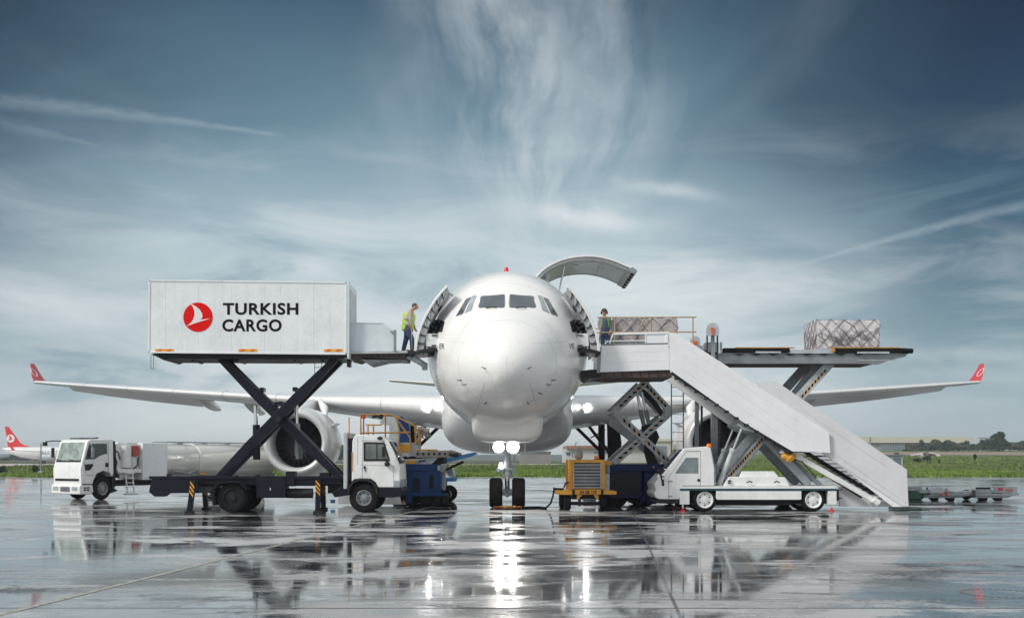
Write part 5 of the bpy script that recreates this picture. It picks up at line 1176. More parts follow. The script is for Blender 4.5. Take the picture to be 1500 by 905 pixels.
for px, y0, y1, wd, k in ((1020.5, 570, 706, .14, 0), (1027.8, 575, 706, .07, 1), (1047.5, 592, 706, .17, 0), (1055.5, 598, 706, .08, 1)):
    mb = MB(); mb.pbeam((px, y0), (px + .5, y1), 37.6, wd, wd); 
    if not k: mb.pbeam((px, y0 + 8), (px, y0 + 14), 37.6, wd * 1.5, wd * 1.5)
    mb.build('mast_column', M['steel'] if not k else M['dark'], ld, bevel=.01)
# rear main platform
D = 38.0
mb = MB(); mb.pprism([(1012, 517), (1330, 516.5), (1327, 522), (1296, 530), (1288, 533), (1262, 532.5), (1012, 532.5)], D + .05, D + .25); mb.pprism([(1012, 517), (1330, 516.5), (1327, 522), (1296, 530), (1012, 531)], 40.7, 40.9); mb.pbox(1012, 1292, 519, 530, D + .3, 40.7, 1)
mb.build('platform_beam', [M['steel'], M['brown']], ld, bevel=.01)
mb = MB()
for k in range(34): x_ = PX(1064 + k * 7.8, D); mb.tube((x_, D + .3, PZ(513.5, D)), (x_, 40.7, PZ(513.5, D)), .05, 8)
mb.build('rollers', M['steel'], ld)
mb = MB(); mb.pbox(1060, 1157, 509.5, 515.5, D - .05, D + .2); mb.pbox(1224, 1326, 509.5, 516.5, D - .05, D + .2); mb.pbox(1060, 1157, 509.5, 515.5, 40.6, 40.85); mb.pbox(1224, 1326, 509.5, 516.5, 40.6, 40.85); mb.tube(P(1321, 513.5, D), P(1337, 514, D), .09, 14); mb.pbox(1329, 1337.5, 511.5, 516.5, D - .02, 40.8)
mb.build('edge_bumper', M['rubber'], ld, bevel=.02)
mb = MB(); mb.pbox(1157.5, 1222, 512, 517.5, D - .03, D + .04); mb.pbox(1107, 1144, 514.5, 517, D - .08, D - .05); mb.pbox(1256, 1303, 515, 517.5, D - .08, D - .05)
for k in range(10): mb.pprism([(1075 + 25 * k, 518), (1091 + 25 * k, 518), (1083 + 25 * k, 520.5)], D + .0, D + .05, 1) if k < 8 else None
mb.pbeam((1255, 528), (1315, 528), D + .03, .02, .03); mb.build('platform_trim', [M['pgrey'], M['dark']], ld)
mb = MB(); mb.pbox(1078, 1164, 508.3, 509.6, D - .05, D + .1); mb.pbox(1213, 1318, 508.3, 509.6, D - .05, D + .1); mb.lathe([(.001, -.01), (.07, 0), (.07, .05)], P(1221, 513, D - .09), (0, 1, 0), 10); mb.build('yellow_edge', M['rail'], ld)
# rear scissor
mb = MB(); a, b = P(1223, 524, D + .4), P(1062, 703, D + .4); mb.beam(a, b, .12, .32); dashes(mb, a + (b - a) * .08 + Vector((.0, 0, -.06)), a + (b - a) * .95 + Vector((.0, 0, -.06)), D + .34, 30, .08, .085, 1, .8); dashes(mb, a + (b - a) * (.08 + .0145) + Vector((.0, 0, -.06)), a + (b - a) * (.95 + .0145) + Vector((0, 0, -.06)), D + .34, 30, .08, .085, 2, .8)
mb.build('scissor_arm', [M['pgrey'], M['black'], M['yellow']], ld)
for (p0, p1, yy) in (((1201, 530), (1044, 705), 40.2), ((1012, 526), (1186, 709), D + .55), ((1012, 526), (1186, 709), 40.0)):
    mb = MB(); a, b = P(*p0, D + .4), P(*p1, D + .4); a.y = b.y = yy; mb.beam(a, b, .14, .34); mb.build('scissor_arm', M['steel'], ld, bevel=.01)
mb = MB(); mb.pprism([(1190, 531), (1206, 531), (1200, 540), (1196, 556), (1178, 566), (1160, 590), (1152, 586), (1184, 545)], D + .9, D + 1.2); mb.build('cross_member', M['steel'], ld, bevel=.01)

# ------------------------------------------------------------------ netted pallets
def net(mb, p0, ux, uz, W_, H_, nx, nz, nrm, r=.014, jit=.03, mi=0, seed=1, loose=0):
    rnd = random.Random(seed); p0, ux, uz, nrm = map(Vector, (p0, ux, uz, nrm))
    def q(i, j): rr = random.Random(seed * 999 + i * 31 + j); return p0 + ux * (W_ * i / nx + rr.uniform(-jit, jit)) + uz * (H_ * j / nz + rr.uniform(-jit, jit)) + nrm * rr.uniform(.012, .03)
    for j in range(nz):
        for i in range(nx + 1):
            for di in (-1, 1):
                if 0 <= i + di <= nx and (i + j) % 2 == 0: mb.sweep([q(i, j), q(i + di, j + 1)], r, 5, mi)
                if 0 <= i + di <= nx and (i + j) % 2 == 1: mb.sweep([q(i, j), q(i + di, j + 1)], r, 5, mi) if False else None
    for k in range(loose):
        a = rnd.uniform(.02, .8); L_ = rnd.uniform(.15, .5); z_ = rnd.uniform(.25, .8); pts = []
        for m_ in range(9):
            u = m_ / 8; pts.append(p0 + ux * W_ * min(.99, a + L_ * u) + uz * H_ * max(.02, min(.98, z_ - .30 * math.sin(math.pi * u) + rnd.uniform(-.08, .08))) + nrm * rnd.uniform(.02, .05))
        mb.sweep(pts, r * .9, 5, mi)
def load(name, label, x0, x1, y0, y1, z0, z1, mt, nmt, group=None, loose=14, seed=1, n=(9, 4), r=.012):
    t_ = thing(name, label, 'pallet load', ((x0 + x1) / 2, (y0 + y1) / 2, z0)); rnd = random.Random(seed)
    mb = MB(); nx, nz = 12, 6; 
    def col_(sx):
        pass
    # slightly lumpy wrapped block
    bm_ = bmesh.new(); bmesh.ops.create_cube(bm_, size=1); bmesh.ops.subdivide_edges(bm_, edges=bm_.edges, cuts=7, use_grid_fill=True)
    for v in bm_.verts:
        c = v.co; k = 1 - .0 * abs(c.z); s = math.sin(c.x * 9 + seed) * math.cos(c.z * 7 + c.y * 5) * .012
        v.co = Vector(((c.x * (1 + s)) * (x1 - x0), c.y * (1 + s) * (y1 - y0), c.z * (1 + s * .6) * (z1 - z0 - .06))) + Vector(((x0 + x1) / 2, (y0 + y1) / 2, (z0 + z1) / 2 + .03)) - Vector(ORG[t_])
    me = bpy.data.meshes.new('wrapped_boxes'); bm_.to_mesh(me); bm_.free(); me.materials.append(mt); me.shade_smooth(); me.set_sharp_from_angle(angle=R(40))
    o = bpy.data.objects.new('wrapped_boxes', me); col.objects.link(o); o.parent = t_; ORG[o] = ORG[t_]
    mb = MB(); mb.box(x0 - .10, x1 + .10, y0 - .10, y1 + .10, z0, z0 + .045); mb.build('pallet_base', M['pgrey'], t_, bevel=.008)
    mb = MB(); net(mb, (x0, y0, z0 + .04), (1, 0, 0), (0, 0, 1), x1 - x0, z1 - z0 - .02, n[0], n[1], (0, -1, 0), seed=seed, loose=loose, r=r, jit=.06)
    net(mb, (x0, y1, z0 + .04), (0, -1, 0), (0, 0, 1), y1 - y0, z1 - z0 - .02, n[0] - 1, n[1], (-1, 0, 0), seed=seed + 3, loose=loose // 2, r=r, jit=.05)
    net(mb, (x1, y0, z0 + .04), (0, 1, 0), (0, 0, 1), y1 - y0, z1 - z0 - .02, n[0] - 1, n[1], (1, 0, 0), seed=seed + 5, loose=2, r=r)
    net(mb, (x0, y0, z1), (1, 0, 0), (0, 1, 0), x1 - x0, y1 - y0, n[0], 6, (0, 0, 1), seed=seed + 7, r=r)
    mb.build('cargo_net', nmt, t_, recalc=False)
    return t_
D = 38.5
def plastic(name, a, b, s=2.):
    m = bpy.data.materials.new(name); m.use_nodes = True; t = NT(m.node_tree); p = t.n['Principled BSDF']; tc = t.node('ShaderNodeTexCoord').outputs['Object']
    n = t.noise(tc, s, 5., .65); n2 = t.noise(t.mapping(tc, (1, 1, 3)), 5., 5., .7, 1.)
    t.put(p.inputs['Base Color'], t.mix(t.ss(n, .38, .62), a, b)); p.inputs['Roughness'].default_value = .28; p.inputs['Coat Weight'].default_value = .4
    bb = t.node('ShaderNodeBump'); bb.inputs[1].default_value = .05; t.put(bb.inputs['Height'], n2); t.l.new(bb.outputs[0], p.inputs['Normal']); return m
load('netted_pallet', 'white wrapped pallet load under a tangled net at the rear of the raised platform', PX(1197, D), PX(1288, D), D, 40.2, PZ(512, 38.4) + .0, PZ(469, D), plastic('white_wrap', (.66, .62, .62), (.84, .81, .81)), mat('purple_grey_net', (.20, .17, .21), .8), seed=3, loose=22, r=.010, n=(9, 4))
load('netted_pallet', 'brownish netted pallet load behind the yellow railing and the worker in ear defenders', PX(898, 38.6), PX(992, 38.6), 38.6, 40.6, PZ(510, 38.6) + .0, PZ(466.5, 38.6), plastic('brown_wrap', (.36, .31, .30), (.56, .50, .49), 1.2), mat('grey_net', (.12, .13, .16), .8), seed=6, loose=8, n=(8, 3), r=.011)

# ================================================================== GROUND POWER UNIT
D = 35.9
g = thing('power_unit', 'yellow wheeled ground power unit with a slatted grille beside the nose wheel', 'generator', (PX(860, D), 36.6, 0))
mb = MB(); mb.pbox(833.5, 886.5, 673, 717, D, 38.0); body = mb.build('housing', M['yellow'], g, bevel=.03)
mb = MB(); mb.pbox(840.5, 880, 677.5, 715.5, D - .012, D); fr_ = mb.build('grille_back', M['dark'], g)
mb = MB()
for k in range(8): y_ = 680 + k * 4.75; mb.add([P(841.5, y_, D - .06), P(879, y_, D - .06), P(879, y_ + 2.6, D - .015), P(841.5, y_ + 2.6, D - .015), P(841.5, y_ - .6, D - .05), P(879, y_ - .6, D - .05), P(879, y_ + 2.0, D - .013), P(841.5, y_ + 2.0, D - .013)], [(0, 1, 2, 3), (4, 5, 1, 0), (7, 6, 5, 4), (3, 2, 6, 7)])
mb.pbox(840, 841.3, 677, 716, D - .07, D); mb.pbox(879.3, 880.8, 677, 716, D - .07, D); mb.build('grille_slats', mat('slat_grey', (.42, .42, .44), .4, metal=.2, var=.2), g)
mb = MB(); mb.pbox(842, 880.5, 717, 724, D - .10, D + .1); mb.pprism([(814, 719), (826, 717), (838.5, 717), (838.5, 724.5), (815, 724)], D - .08, D + .1); mb.pprism([(884, 717.5), (890, 717.5), (903.5, 719.5), (903.5, 724), (884, 724)], D - .08, D + .1); mb.pbox(815, 903, 719, 724, D + .1, 38.2)
mb.pprism([(845, 724.3), (853, 724.3), (847, 732), (845, 731)], D - .06, D - .02); mb.pprism([(869, 724.3), (877, 724.3), (877, 731), (875, 732)], D - .06, D - .02)
mb.build('base_tray', M['yellow'], g, bevel=.01)
ptext('34 GE 129', 849.5, 874, 717.8, 723.3, D - .104, mat('plate_ink', (.12, .02, .03), .6), g, 'plate_lettering', .05)
mb = MB(); mb.pbox(838.7, 841.6, 717, 724.3, D - .12, D + .05); mb.pbox(880.8, 884, 717, 724.3, D - .12, D + .05); mb.pbox(838, 886, 724.2, 731, D + .2, 37.9); mb.tube(P(834, 737, D + .2), P(888, 737, D + .2), .06, 10); mb.pbox(847, 851, 730, 741, D + .1, D + .2); mb.build('axle_frame', M['dark'], g)
for px, yy, w_ in ((830.5, 36.15, .22), (826, 37.7, .2), (883, 36.15, .22), (891, 37.7, .24)): wheel((PX(px + 1, 36.0), yy, .27), .27, w_, g, M['dark'], (1, 0, 0), -1 if px < 860 else 1, .5)
mb = MB(); c = P(847.5, 673, D + .6); r0 = .02
mb.lathe([(.001, .0), (.08, .005), (.13, .05), (.155, .13), (.15, .22), (.11, .30), (.065, .335), (.06, .40), (.085, .41), (.085, .45), (.001, .46)], c, (0, 0, 1), 24); mb.sweep([c + Vector((-.06, 0, .40)), c + Vector((-.12, 0, .44)), c + Vector((-.10, 0, .56)), c + Vector((-.04, 0, .60))], .014, 6); mb.sweep([c + Vector((-.12, 0, .10)), c + Vector((-.21, 0, .09)), c + Vector((-.20, 0, .26)), c + Vector((-.1, 0, .30))], .018, 6)
tag(mb.build('metal_flask', M['copper']), 'round rusty grey metal flask standing on the yellow power unit', 'flask')
mb = MB(); c = P(874, 672.8, D + .4); mb.lathe([(.085, 0), (.085, .10), (.07, .125), (.001, .13)], c, (0, 0, 1), 16); mb.lathe([(.10, -.01), (.10, .02), (.09, .02)], c, (0, 0, 1), 16, 1); mb.build('beacon', [M['amber'], M['dark']], g)
mb = MB(); mb.tube(P(890.5, 693, D + .6), P(890.5, 679, D + .6), .07, 14, mi=1); mb.pbox(886.8, 896, 675, 681, D + .5, D + .8); mb.pbox(887, 893, 694, 718, D + .5, D + .9, 2); mb.pbox(886, 887, 680, 717, D + .1, 37.8, 2); mb.build('exhaust', [M['yellow'], M['steel'], M['pgrey']], g, bevel=.008)
mb = MB(); mb.pbox(829, 833.6, 674, 716, D + .6, D + .7); mb.build('side_panel', M['yellow'], g)
mb = MB(); mb.sweep([P(833, 706, D - .05), P(828, 708, D - .1), P(826, 714, D - .1)], .03, 8); mb.build('hose', M['dark'], g)
# supply cable
mb = MB(); pts = [P(826, 716, 35.85), P(815, 715.5, 35.85), P(811.5, 717, 35.85), P(810, 726, 35.9), P(806.5, 737, 36.3)]
pts += [Vector((PX(800, 37.1), 37.1, .03)), Vector((PX(790, 37.6), 37.6, .03)), Vector((PX(775, 37.5), 37.5, .03)), Vector((PX(760, 37.2), 37.2, .03))]
mb.sweep(pts, .032, 8); mb.pbeam((810, 714.5), (822, 716.5), 35.83, .07, .05); tag(mb.build('supply_cable', M['rubber']), 'black cable drooping from the yellow power unit to the nose wheels', 'cable')
mb = MB(); mb.pbox(727, 762, 741.5, 743.2, 37.1, 37.2); mb.pbox(738, 742, 739.8, 743, 37.05, 37.1, 1); mb.pbox(752, 755, 739.8, 743, 37.05, 37.1, 1)
mb.prism([(PX(722, 37.2), .004), (PX(765, 37.2), .004), (PX(764, 37.2), .08), (PX(723, 37.2), .08)], 37.2, 37.34); tag(mb.build('wheel_chock', [mat('dull_orange', (.35, .10, .03), .5, var=.3, dirt=.4), M['yell2']], bevel=.01), 'low orange chock lying in front of the nose wheels', 'wheel chock')

# ================================================================== CARGO LOADER (left, behind the truck cab)
D = 38.6
cl = thing('cargo_loader', 'low blue cargo loader with yellow railings behind the white truck cab', 'cargo loader', (PX(610, D), 39.8, 0))
mb = MB(); mb.pprism([(584, 679.5), (640, 679.5), (640, 689), (646, 689), (646, 727), (600, 727), (597, 737.5), (588, 737.5), (584, 720)], D, 41.4); mb.pbox(586, 645, 680, 689, D - .05, D); mb.build('chassis', M['blue'], cl, bevel=.012)
mb = MB(); mb.pprism([(605, 702), (607, 700), (613, 700), (614.5, 703), (614, 720), (605, 720)], D - .012, D); mb.pbox(628.5, 635, 695, 715, D - .012, D)
for k in range(3): mb.pbox(629.5, 634, 698 + k * 5.6, 700.5 + k * 5.6, D - .03, D - .012)
mb.build('service_hatch', M['navy'], cl)
mb = MB(); mb.pbox(604, 656, 722.5, 726, D - .15, D + .1); mb.pbox(598, 603, 690, 737, D - .04, D); mb.pbeam((596, 690), (596, 728), D - .02, .03, .04); mb.build('side_frame', M['blue'], cl, bevel=.006)
mb = MB(); mb.pbox(616, 645, 727, 738, D + .1, 41.2); mb.pbox(648, 656.5, 724, 738, D, D + .6); mb.build('underframe', M['darkgap'], cl)
for px in (625, 641, 600):
    for yy in (D + .25, 41.1): wheel((PX(px, D), yy, .33), .33, .3, cl, M['dark'], (0, 1, 0), -1 if yy < 40 else 1, .5)
mb = MB(); mb.pbox(495, 584, 724, 738, D + .2, 40.8); mb.pbox(560, 594.5, 722.5, 738.5, D, D + .2); lf = mb.build('low_frame', M['copper'] if False else M['white'], cl, bevel=.01)
mb = MB(); mb.pprism([(589, 736), (593.5, 736), (591.3, 731)], D - .004, D); mb.build('sticker', M['amber'], lf); mb = MB(); mb.pbox(484, 491, 731.5, 736.5, D + .19, D + .2); mb.build('sticker', M['blue2'], lf)
mb = MB(); mb.pbox(641, 646.5, 681.5, 689, D - .1, D); mb.pbox(643, 652, 690, 718, D + .5, D + .9, 0); mb.pprism([(645, 681), (656, 679), (650, 691), (645, 691)], D - .1, D + .5, 1); mb.build('hydraulic_box', [M['pgrey'], M['steel']], cl, bevel=.006)
# deck, conveyor table
mb = MB(); mb.pprism([(609, 661), (661, 659), (672, 663), (672, 669), (609, 670)], D, 41.0); mb.pprism([(655, 666), (670, 663), (673, 668), (668, 670)], D - .05, D + .1, 1)
for k in range(7): mb.tube((PX(612 + 8 * k, D), D - .02, PZ(664.5, D)), (PX(612 + 8 * k, D), D + .1, PZ(664.5, D)), .05, 8, mi=1)
mb.build('deck', [M['copper'], M['dark']], cl, bevel=.006)
mb = MB(); mb.pprism([(585, 673), (642, 669.5), (636, 676), (632, 679.5), (586, 679.5)], D + .05, D + .12, 0); mb.pprism([(588, 674.5), (609, 673.5), (609, 678.5), (588, 678.5)], D + .02, D + .05, 1); mb.pprism([(611, 677), (615, 674), (619, 674), (615, 677)], D + .02, D + .05, 2); mb.pprism([(618, 676), (621, 673), (624, 675)], D + .02, D + .05, 2); mb.pbox(590, 650, 669, 679.5, D + .3, 41.0, 2); mb.build('deck_side', [M['pgrey'], M['yellow'], M['dark']], cl)
mb = MB(); mb.pbox(576, 615, 648, 668, D + .1, D + .2, 0); mb.pbox(577, 601, 650.5, 661, D + .08, D + .1, 1); mb.pbox(516, 576, 650.5, 662, 39.2, 39.3, 1); mb.build('side_board', [M['pgrey'], M['yellow']], cl, bevel=.006)
mb = MB(); mb.pprism([(556, 617.5), (563, 610), (584, 611), (584, 649), (570, 649), (570, 623), (558, 621)], 40.0, 40.08, 0); mb.build('operator_panel', M['pgrey'], cl, bevel=.006); mb = MB(); mb.pprism([(583, 612), (588, 609), (598, 618), (601, 640), (601, 649), (584, 649)], 39.9, 40.0, 1); mb.build('padded_panel', [M['pgrey'], M['blue']], cl, bevel=.006); mb = MB(); mb.pprism([(592, 615), (601, 617), (601, 650), (597, 650)], 40.2, 40.3, 2); mb.build('panel_frame', [M['pgrey'], M['blue'], M['steel']], cl); mb = MB(); mb.pbox(602, 611, 648, 668, D + .3, D + .6, 0); mb.build('control_column', [M['pgrey'], M['blue'], M['steel']], cl, bevel=.006)
mb = MB(); T = lambda a, b: P(a, b, D + .05); U = lambda a, b: P(a, b, 40.6)
rails(mb, [[T(528.5, 637), T(528.5, 607), T(573, 607)], [T(564.5, 607), T(564.5, 642)], [T(528, 634), T(600, 633)], [T(532.5, 612), T(532.5, 637)], [T(573, 607), T(578, 610), T(601, 641), T(601, 665)], [T(579, 609), T(608, 624), T(616, 640)], [T(601, 641), T(596, 634), T(585, 634), T(584, 650)], [T(608, 624), T(609, 647)], [T(580, 609), T(586, 634)],
           [U(536, 622), U(560, 622)], [U(539, 622), U(539, 640)], [U(547, 622), U(547, 640)], [T(610, 659), T(641, 659)], [T(616, 640), T(615, 660)], [T(618, 636), T(613, 645), T(608, 650)], [T(631, 659), T(631, 664)]], .03)
mb.build('guard_rail', M['rail'], cl)
mb = MB()
for k in range(5): mb.pbeam((611 + k * 3.5, 628 + (k % 2) * 5), (616 + k * 3.4, 642 - (k % 3) * 3), D + .3 + .1 * k, .08, .10)
mb.pprism([(612, 626), (618, 624), (628, 628), (630, 624), (625, 637), (618, 638), (614, 634)], D + .5, D + .7); mb.pbeam((609, 624), (626, 632), D + .4, .06, .05); mb.pbeam((612, 640), (612, 660), D + .5, .2, .2); mb.build('drive_linkage', M['copper'], cl)
mb = MB(); mb.lathe([(.085, 0), (.08, .14), (.001, .16)], P(532.5, 613, D + .1), (0, 0, 1), 12); mb.build('beacon', M['orange'], cl)
mb = MB(); mb.pbox(556, 561, 607, 611, D, D + .15); mb.sweep([P(545, 611, D + .2), P(552, 609, D + .2), P(560, 612, D + .2)], .05, 6); mb.build('work_light', M['dark'], cl)
# belt loader arm
bl = thing('belt_loader', 'bright blue belt conveyor reaching in under the aircraft behind the cargo loader', 'belt loader', (PX(670, 41.8), 43.0, 0))
mb = MB(); mb.pprism([(640, 674), (697, 662.5), (700, 664), (690, 668.5), (655, 677), (640, 680)], 41.6, 41.7); mb.pprism([(640, 674), (697, 662.5), (700, 664), (690, 668.5), (655, 677), (640, 680)], 42.6, 42.7); mb.build('conveyor_side', M['blue2'], bl, bevel=.006)
mb = MB(); a, b = P(640, 676, 42.1), P(696, 664, 42.1); a.y = b.y = 42.15; mb.beam(a, b, .85, .10); mb.build('conveyor_belt', M['rubber'], bl)
mb = MB(); mb.pbeam((650, 689), (679, 676), 41.9, .08, .10); mb.build('prop', M['brown'], bl)
mb = MB(); mb.pprism([(652, 686), (661, 684), (665, 696), (665, 700), (652, 700)], 42.0, 43.6, 0); mb.build('cowl', M['white'], bl, bevel=.03)
mb = MB(); mb.pbox(652, 666.5, 699.5, 705, 41.9, 43.7, 0); mb.pbox(600, 652, 700, 712, 42.0, 43.6); mb.build('body', M['blue2'], bl, bevel=.01)
for px in (612, 655): 
    for yy in (42.1, 43.5): wheel((PX(px, 42), yy, .33), .33, .24, bl, M['pgrey'], (0, 1, 0), -1 if yy < 43 else 1, .55)
# ================================================================== FUEL TRUCK (left, turned towards the camera)
fx0, fy0 = PX(119, 44.3), 44.3
hd_ = R(-124 + 0)                     # heading
ft = thing('fuel_tanker', 'white refuelling tanker truck with a square cab, parked at the left edge of the apron', 'tanker truck', (fx0, fy0, 0), hd_, local=True)
# local frame: +x forward, +y the truck's left side (towards the camera); front-left corner at the origin
Wd = 1.95; ft.scale = (.88, 1, 1)
def fp(poly, y0, y1, mi=0, mb=None): mb.prism(poly, y0, y1, mi)
mb = MB()
cabp = [(0, .62), (0.03, 1.30), (-.10, 1.72), (-.34, 2.46), (-.5, 2.55), (-1.75, 2.57), (-1.78, 1.1), (-1.70, .95), (-1.55, 1.13), (-1.2, 1.22), (-.85, 1.10), (-.66, .80), (-.62, .62)]
mb.prism(cabp, -Wd, 0); cab = mb.build('cab', M['white'], ft, bevel=.04, seg=3)
mb = MB(); mb.prism([(.10, .25), (.12, .60), (.02, .66), (-.60, .64), (-.66, .34), (-.5, .24)], -Wd - .03, .03); mb.build('bumper', M['white'], ft, bevel=.05, seg=3)
mb = MB(); mb.box(-.02, .028, -Wd + .15, -.15, .80, .90, 0); mb.box(.10, .13, -Wd + .65, -.65, .36, .56, 1)
for k in range(4): mb.box(.128, .136, -Wd + .66, -.66, .38 + k * .045, .40 + k * .045, 0)
mb.box(-.6, -.02, -.01, .034, .655, .685, 0); mb.build('grille', [M['dark'], M['steel']], cab)
mb = MB(); a = Vector((-.085, 0, 1.66)); b = Vector((-.335, 0, 2.42)); n_ = Vector((.95, 0, .31)) * .012
mb.add([a + n_ + Vector((0, -.12, 0)), a + n_ + Vector((0, -Wd + .12, 0)), b + n_ + Vector((0, -Wd + .16, 0)), b + n_ + Vector((0, -.16, 0))] + [a - n_ + Vector((0, -.12, 0)), a - n_ + Vector((0, -Wd + .12, 0)), b - n_ + Vector((0, -Wd + .16, 0)), b - n_ + Vector((0, -.16, 0))], [(0, 1, 2, 3), (4, 5, 6, 7), (0, 4, 7, 3), (1, 5, 6, 2), (0, 1, 5, 4), (3, 2, 6, 7)])
wsn = mb.build('windscreen', mat('reflective_windscreen', (.30, .36, .33), .08, var=.5, scale=2.5, coat=1), cab)
mb = MB(); mb.box(-.16, -.04, -Wd + .12, -.12, 1.60, 1.66)
for yy in (-.6, -1.5): mb.sweep([(-.05, yy, 1.66), (-.10, yy - .45, 1.72)], .015, 5)
mb.build('wiper', M['dark'], cab)
mb = MB(); mb.prism([(-.20, 1.70), (-.42, 2.36), (-1.38, 2.38), (-1.40, 1.95), (-1.05, 1.88), (-.72, 1.72)], -.001, .012); mb.build('side_window', M['cabglass'], cab, bevel=.004)
mb = MB(); mb.prism([(-.20, 1.50), (-.62, 1.52), (-.62, 1.42), (-.45, 1.25), (-.22, 1.24)], -.001, .012); mb.build('door_vent', M['dark'], cab); mb = MB(); mb.box(-1.48, -1.30, 0, .012, 1.38, 1.56); mb.build('door_handle', M['dark'], cab); mb = MB()
for a, b in (((-.16, 1.62), (-.24, 1.1)), ((-1.46, 2.44), (-1.46, 1.15)), ((-.24, 1.05), (-.70, 1.02))): mb.beam((a[0], .004, a[1]), (b[0], .004, b[1]), .008, .014)
mb.build('door_trim', M['dark'], cab)
mb = MB(); mb.box(-.56, -.44, .10, .20, 1.78, 2.20); mb.sweep([(-.40, 0, 2.4), (-.48, .12, 2.3), (-.5, .15, 2.2)], .02, 6); mb.build('mirror', M['steel'], cab, bevel=.02)
mb = MB(); mb.sweep([(-.45, -Wd + .05, 2.48), (-.2, -Wd - .1, 2.50), (.25, -Wd - .25, 2.46)], .025, 6); mb.box(.18, .34, -Wd - .34, -Wd - .18, 2.28, 2.44); mb.box(-.12, -.02, -Wd - .2, -Wd - .08, 1.78, 2.2); mb.build('front_mirror', M['dark'], cab, bevel=.02)
mb = MB(); mb.box(-1.3, -.6, -1.6, -.7, 2.575, 2.62); mb.sweep([(-.9, -.3, 2.6), (-1.3, -.5, 2.62)], .03, 6); mb.build('roof_hatch', M['dark'], cab)
mb = MB()
for k in range(2):
    for q in range(2): mb.box(-.42 + q * .17, -.28 + q * .17, .028, .036, .40 + k * .09, .46 + k * .09)
mb.build('side_vent', M['dark'], ft)
mb = MB(); mb.box(.05, .128, -.50, -.12, .40, .56); mb.box(.05, .128, -Wd + .12, -Wd + .50, .40, .56); mb.build('headlight', M['lightglass'], ft, bevel=.01)
for xx in (-1.2,):
    for yy in (-.17, -Wd + .17): wheel((xx, yy, .47), .47, .30, ft, M['steel'], (0, 1, 0), 1 if yy > -1 else -1, .60, holes=10)
mb = MB(); mb.prism([(-1.79, .5), (-1.79, 2.5), (-1.96, 2.48), (-1.96, .5)], -Wd + .2, -.12); mb.prism([(-.66, .62), (-.85, 1.0), (-1.2, 1.12), (-1.55, 1.03), (-1.85, .6), (-2.3, .35), (-1.9, .25), (-1.75, .5)], -.45, -.35); mb.box(-12.0, -1.0, -1.4, -.5, .55, .80); mb.build('chassis', M['dark'], ft)
mb = MB(); mb.sweep([(-1.9, -.2, 1.9), (-2.02, -.1, 1.6), (-1.95, -.12, 1.2), (-2.1, -.1, .9)], .04, 6); mb.build('hose', M['dark'], ft); mb = MB(); mb.sweep([(-1.9, -.3, 2.2), (-2.2, -.2, 2.0), (-2.3, -.2, 1.7)], .03, 6); mb.build('hose', M['dark'], ft); mb = MB(); mb.sweep([(-2.9, .02, 1.3), (-3.1, .06, 1.45), (-3.15, .02, 1.8)], .035, 6); mb.build('hose', M['dark'], ft)
# pump module
mb = MB(); mb.prism([(-2.07, 2.35), (-2.23, 2.45), (-3.33, 2.45), (-3.40, 2.3), (-3.40, 1.25), (-3.07, 1.2), (-2.13, 1.2)], -Wd + .15, -.22); mb.prism([(-2.00, 1.30), (-3.40, 1.30), (-3.40, 1.12), (-2.07, 1.12)], -Wd + .05, -.02)
mb.tube((-2.57, -.12, 1.35), (-2.57, -.12, 2.3), .24, 20); mb.tube((-2.57, -.12, 1.7), (-2.57, -.12, 1.73), .25, 20); mb.box(-3.27, -2.87, -.3, -.10, 1.3, 1.75); mb.tube((-2.93, -.1, 1.32), (-2.93, -.1, 1.75), .05, 8); mb.tube((-3.20, -.1, 1.32), (-3.20, -.1, 1.75), .05, 8)
mb.build('pump_module', M['white'], ft, bevel=.015)
mb = MB(); mb.box(-3.30, -2.95, -.20, -.08, 1.85, 2.30); mb.build('red_panel', mat('red_panel_paint', (.45, .07, .05), .5), ft, bevel=.008)
mb = MB()
for yy in (-.1, -.65): mb.beam((-2.41, yy + .1, 1.12), (-2.67, yy + .1, .22), .05, .05) if False else None
for xx in (-2.48, -2.87): mb.beam((xx, -.05, 1.12), (xx - .05, .05, .20), .05, .05)
for k in range(5): mb.box(-2.87, -2.48, -.06, .12, .28 + k * .20, .31 + k * .20)
mb.build('step_ladder', M['white'], ft)
mb = MB(); mb.box(-3.07, -2.40, -.1, .16, .17, .22); mb.box(-3.00, -2.20, -.5, -.1, .9, 1.1); mb.build('step_plate', M['pgrey'], ft)
mb = MB(); mb.box(-4.95, -3.45, -Wd + .05, .0, .80, 2.42); cb = mb.build('cabinet', M['boxwhite'], ft, bevel=.02)
mb = MB(); mb.box(-4.87, -3.53, 0, .012, .86, 2.22); mb.box(-4.95, -3.45, 0, .014, 2.27, 2.29); mb.build('cabinet_door', M['boxwhite'], cb, bevel=.005)
def oval(x, hw, hh, cz, n=32): return [(x, -Wd / 2 + hw * math.copysign(abs(math.cos(a)) ** .8, math.cos(a)), cz + hh * math.copysign(abs(math.sin(a)) ** .8, math.sin(a))) for a in [2 * math.pi * k / n for k in range(n)]]
mb = MB(); mb.loft([oval(-4.97, .93, .78, 1.62), oval(-6.91, .94, .80, 1.62), oval(-7.07, .91, .78, 1.62)]); mb.loft([oval(-7.09, .91, .76, 1.60), oval(-7.17, .98, .84, 1.60), oval(-12.34, .98, .84, 1.60), oval(-12.60, .78, .55, 1.70)])
tk = mb.build('tank', mat('tank_paint', (.68, .69, .65), .16, metal=.25, var=.06, scale=.7, dirt=.1, coat=.5), ft, angle=40)
mb = MB()
for yy in (-.55, -1.6): mb.sweep([(-5.36, yy, 2.42), (-5.49, yy, 2.50), (-12.08, yy, 2.50), (-12.21, yy, 2.42)], .022, 6)
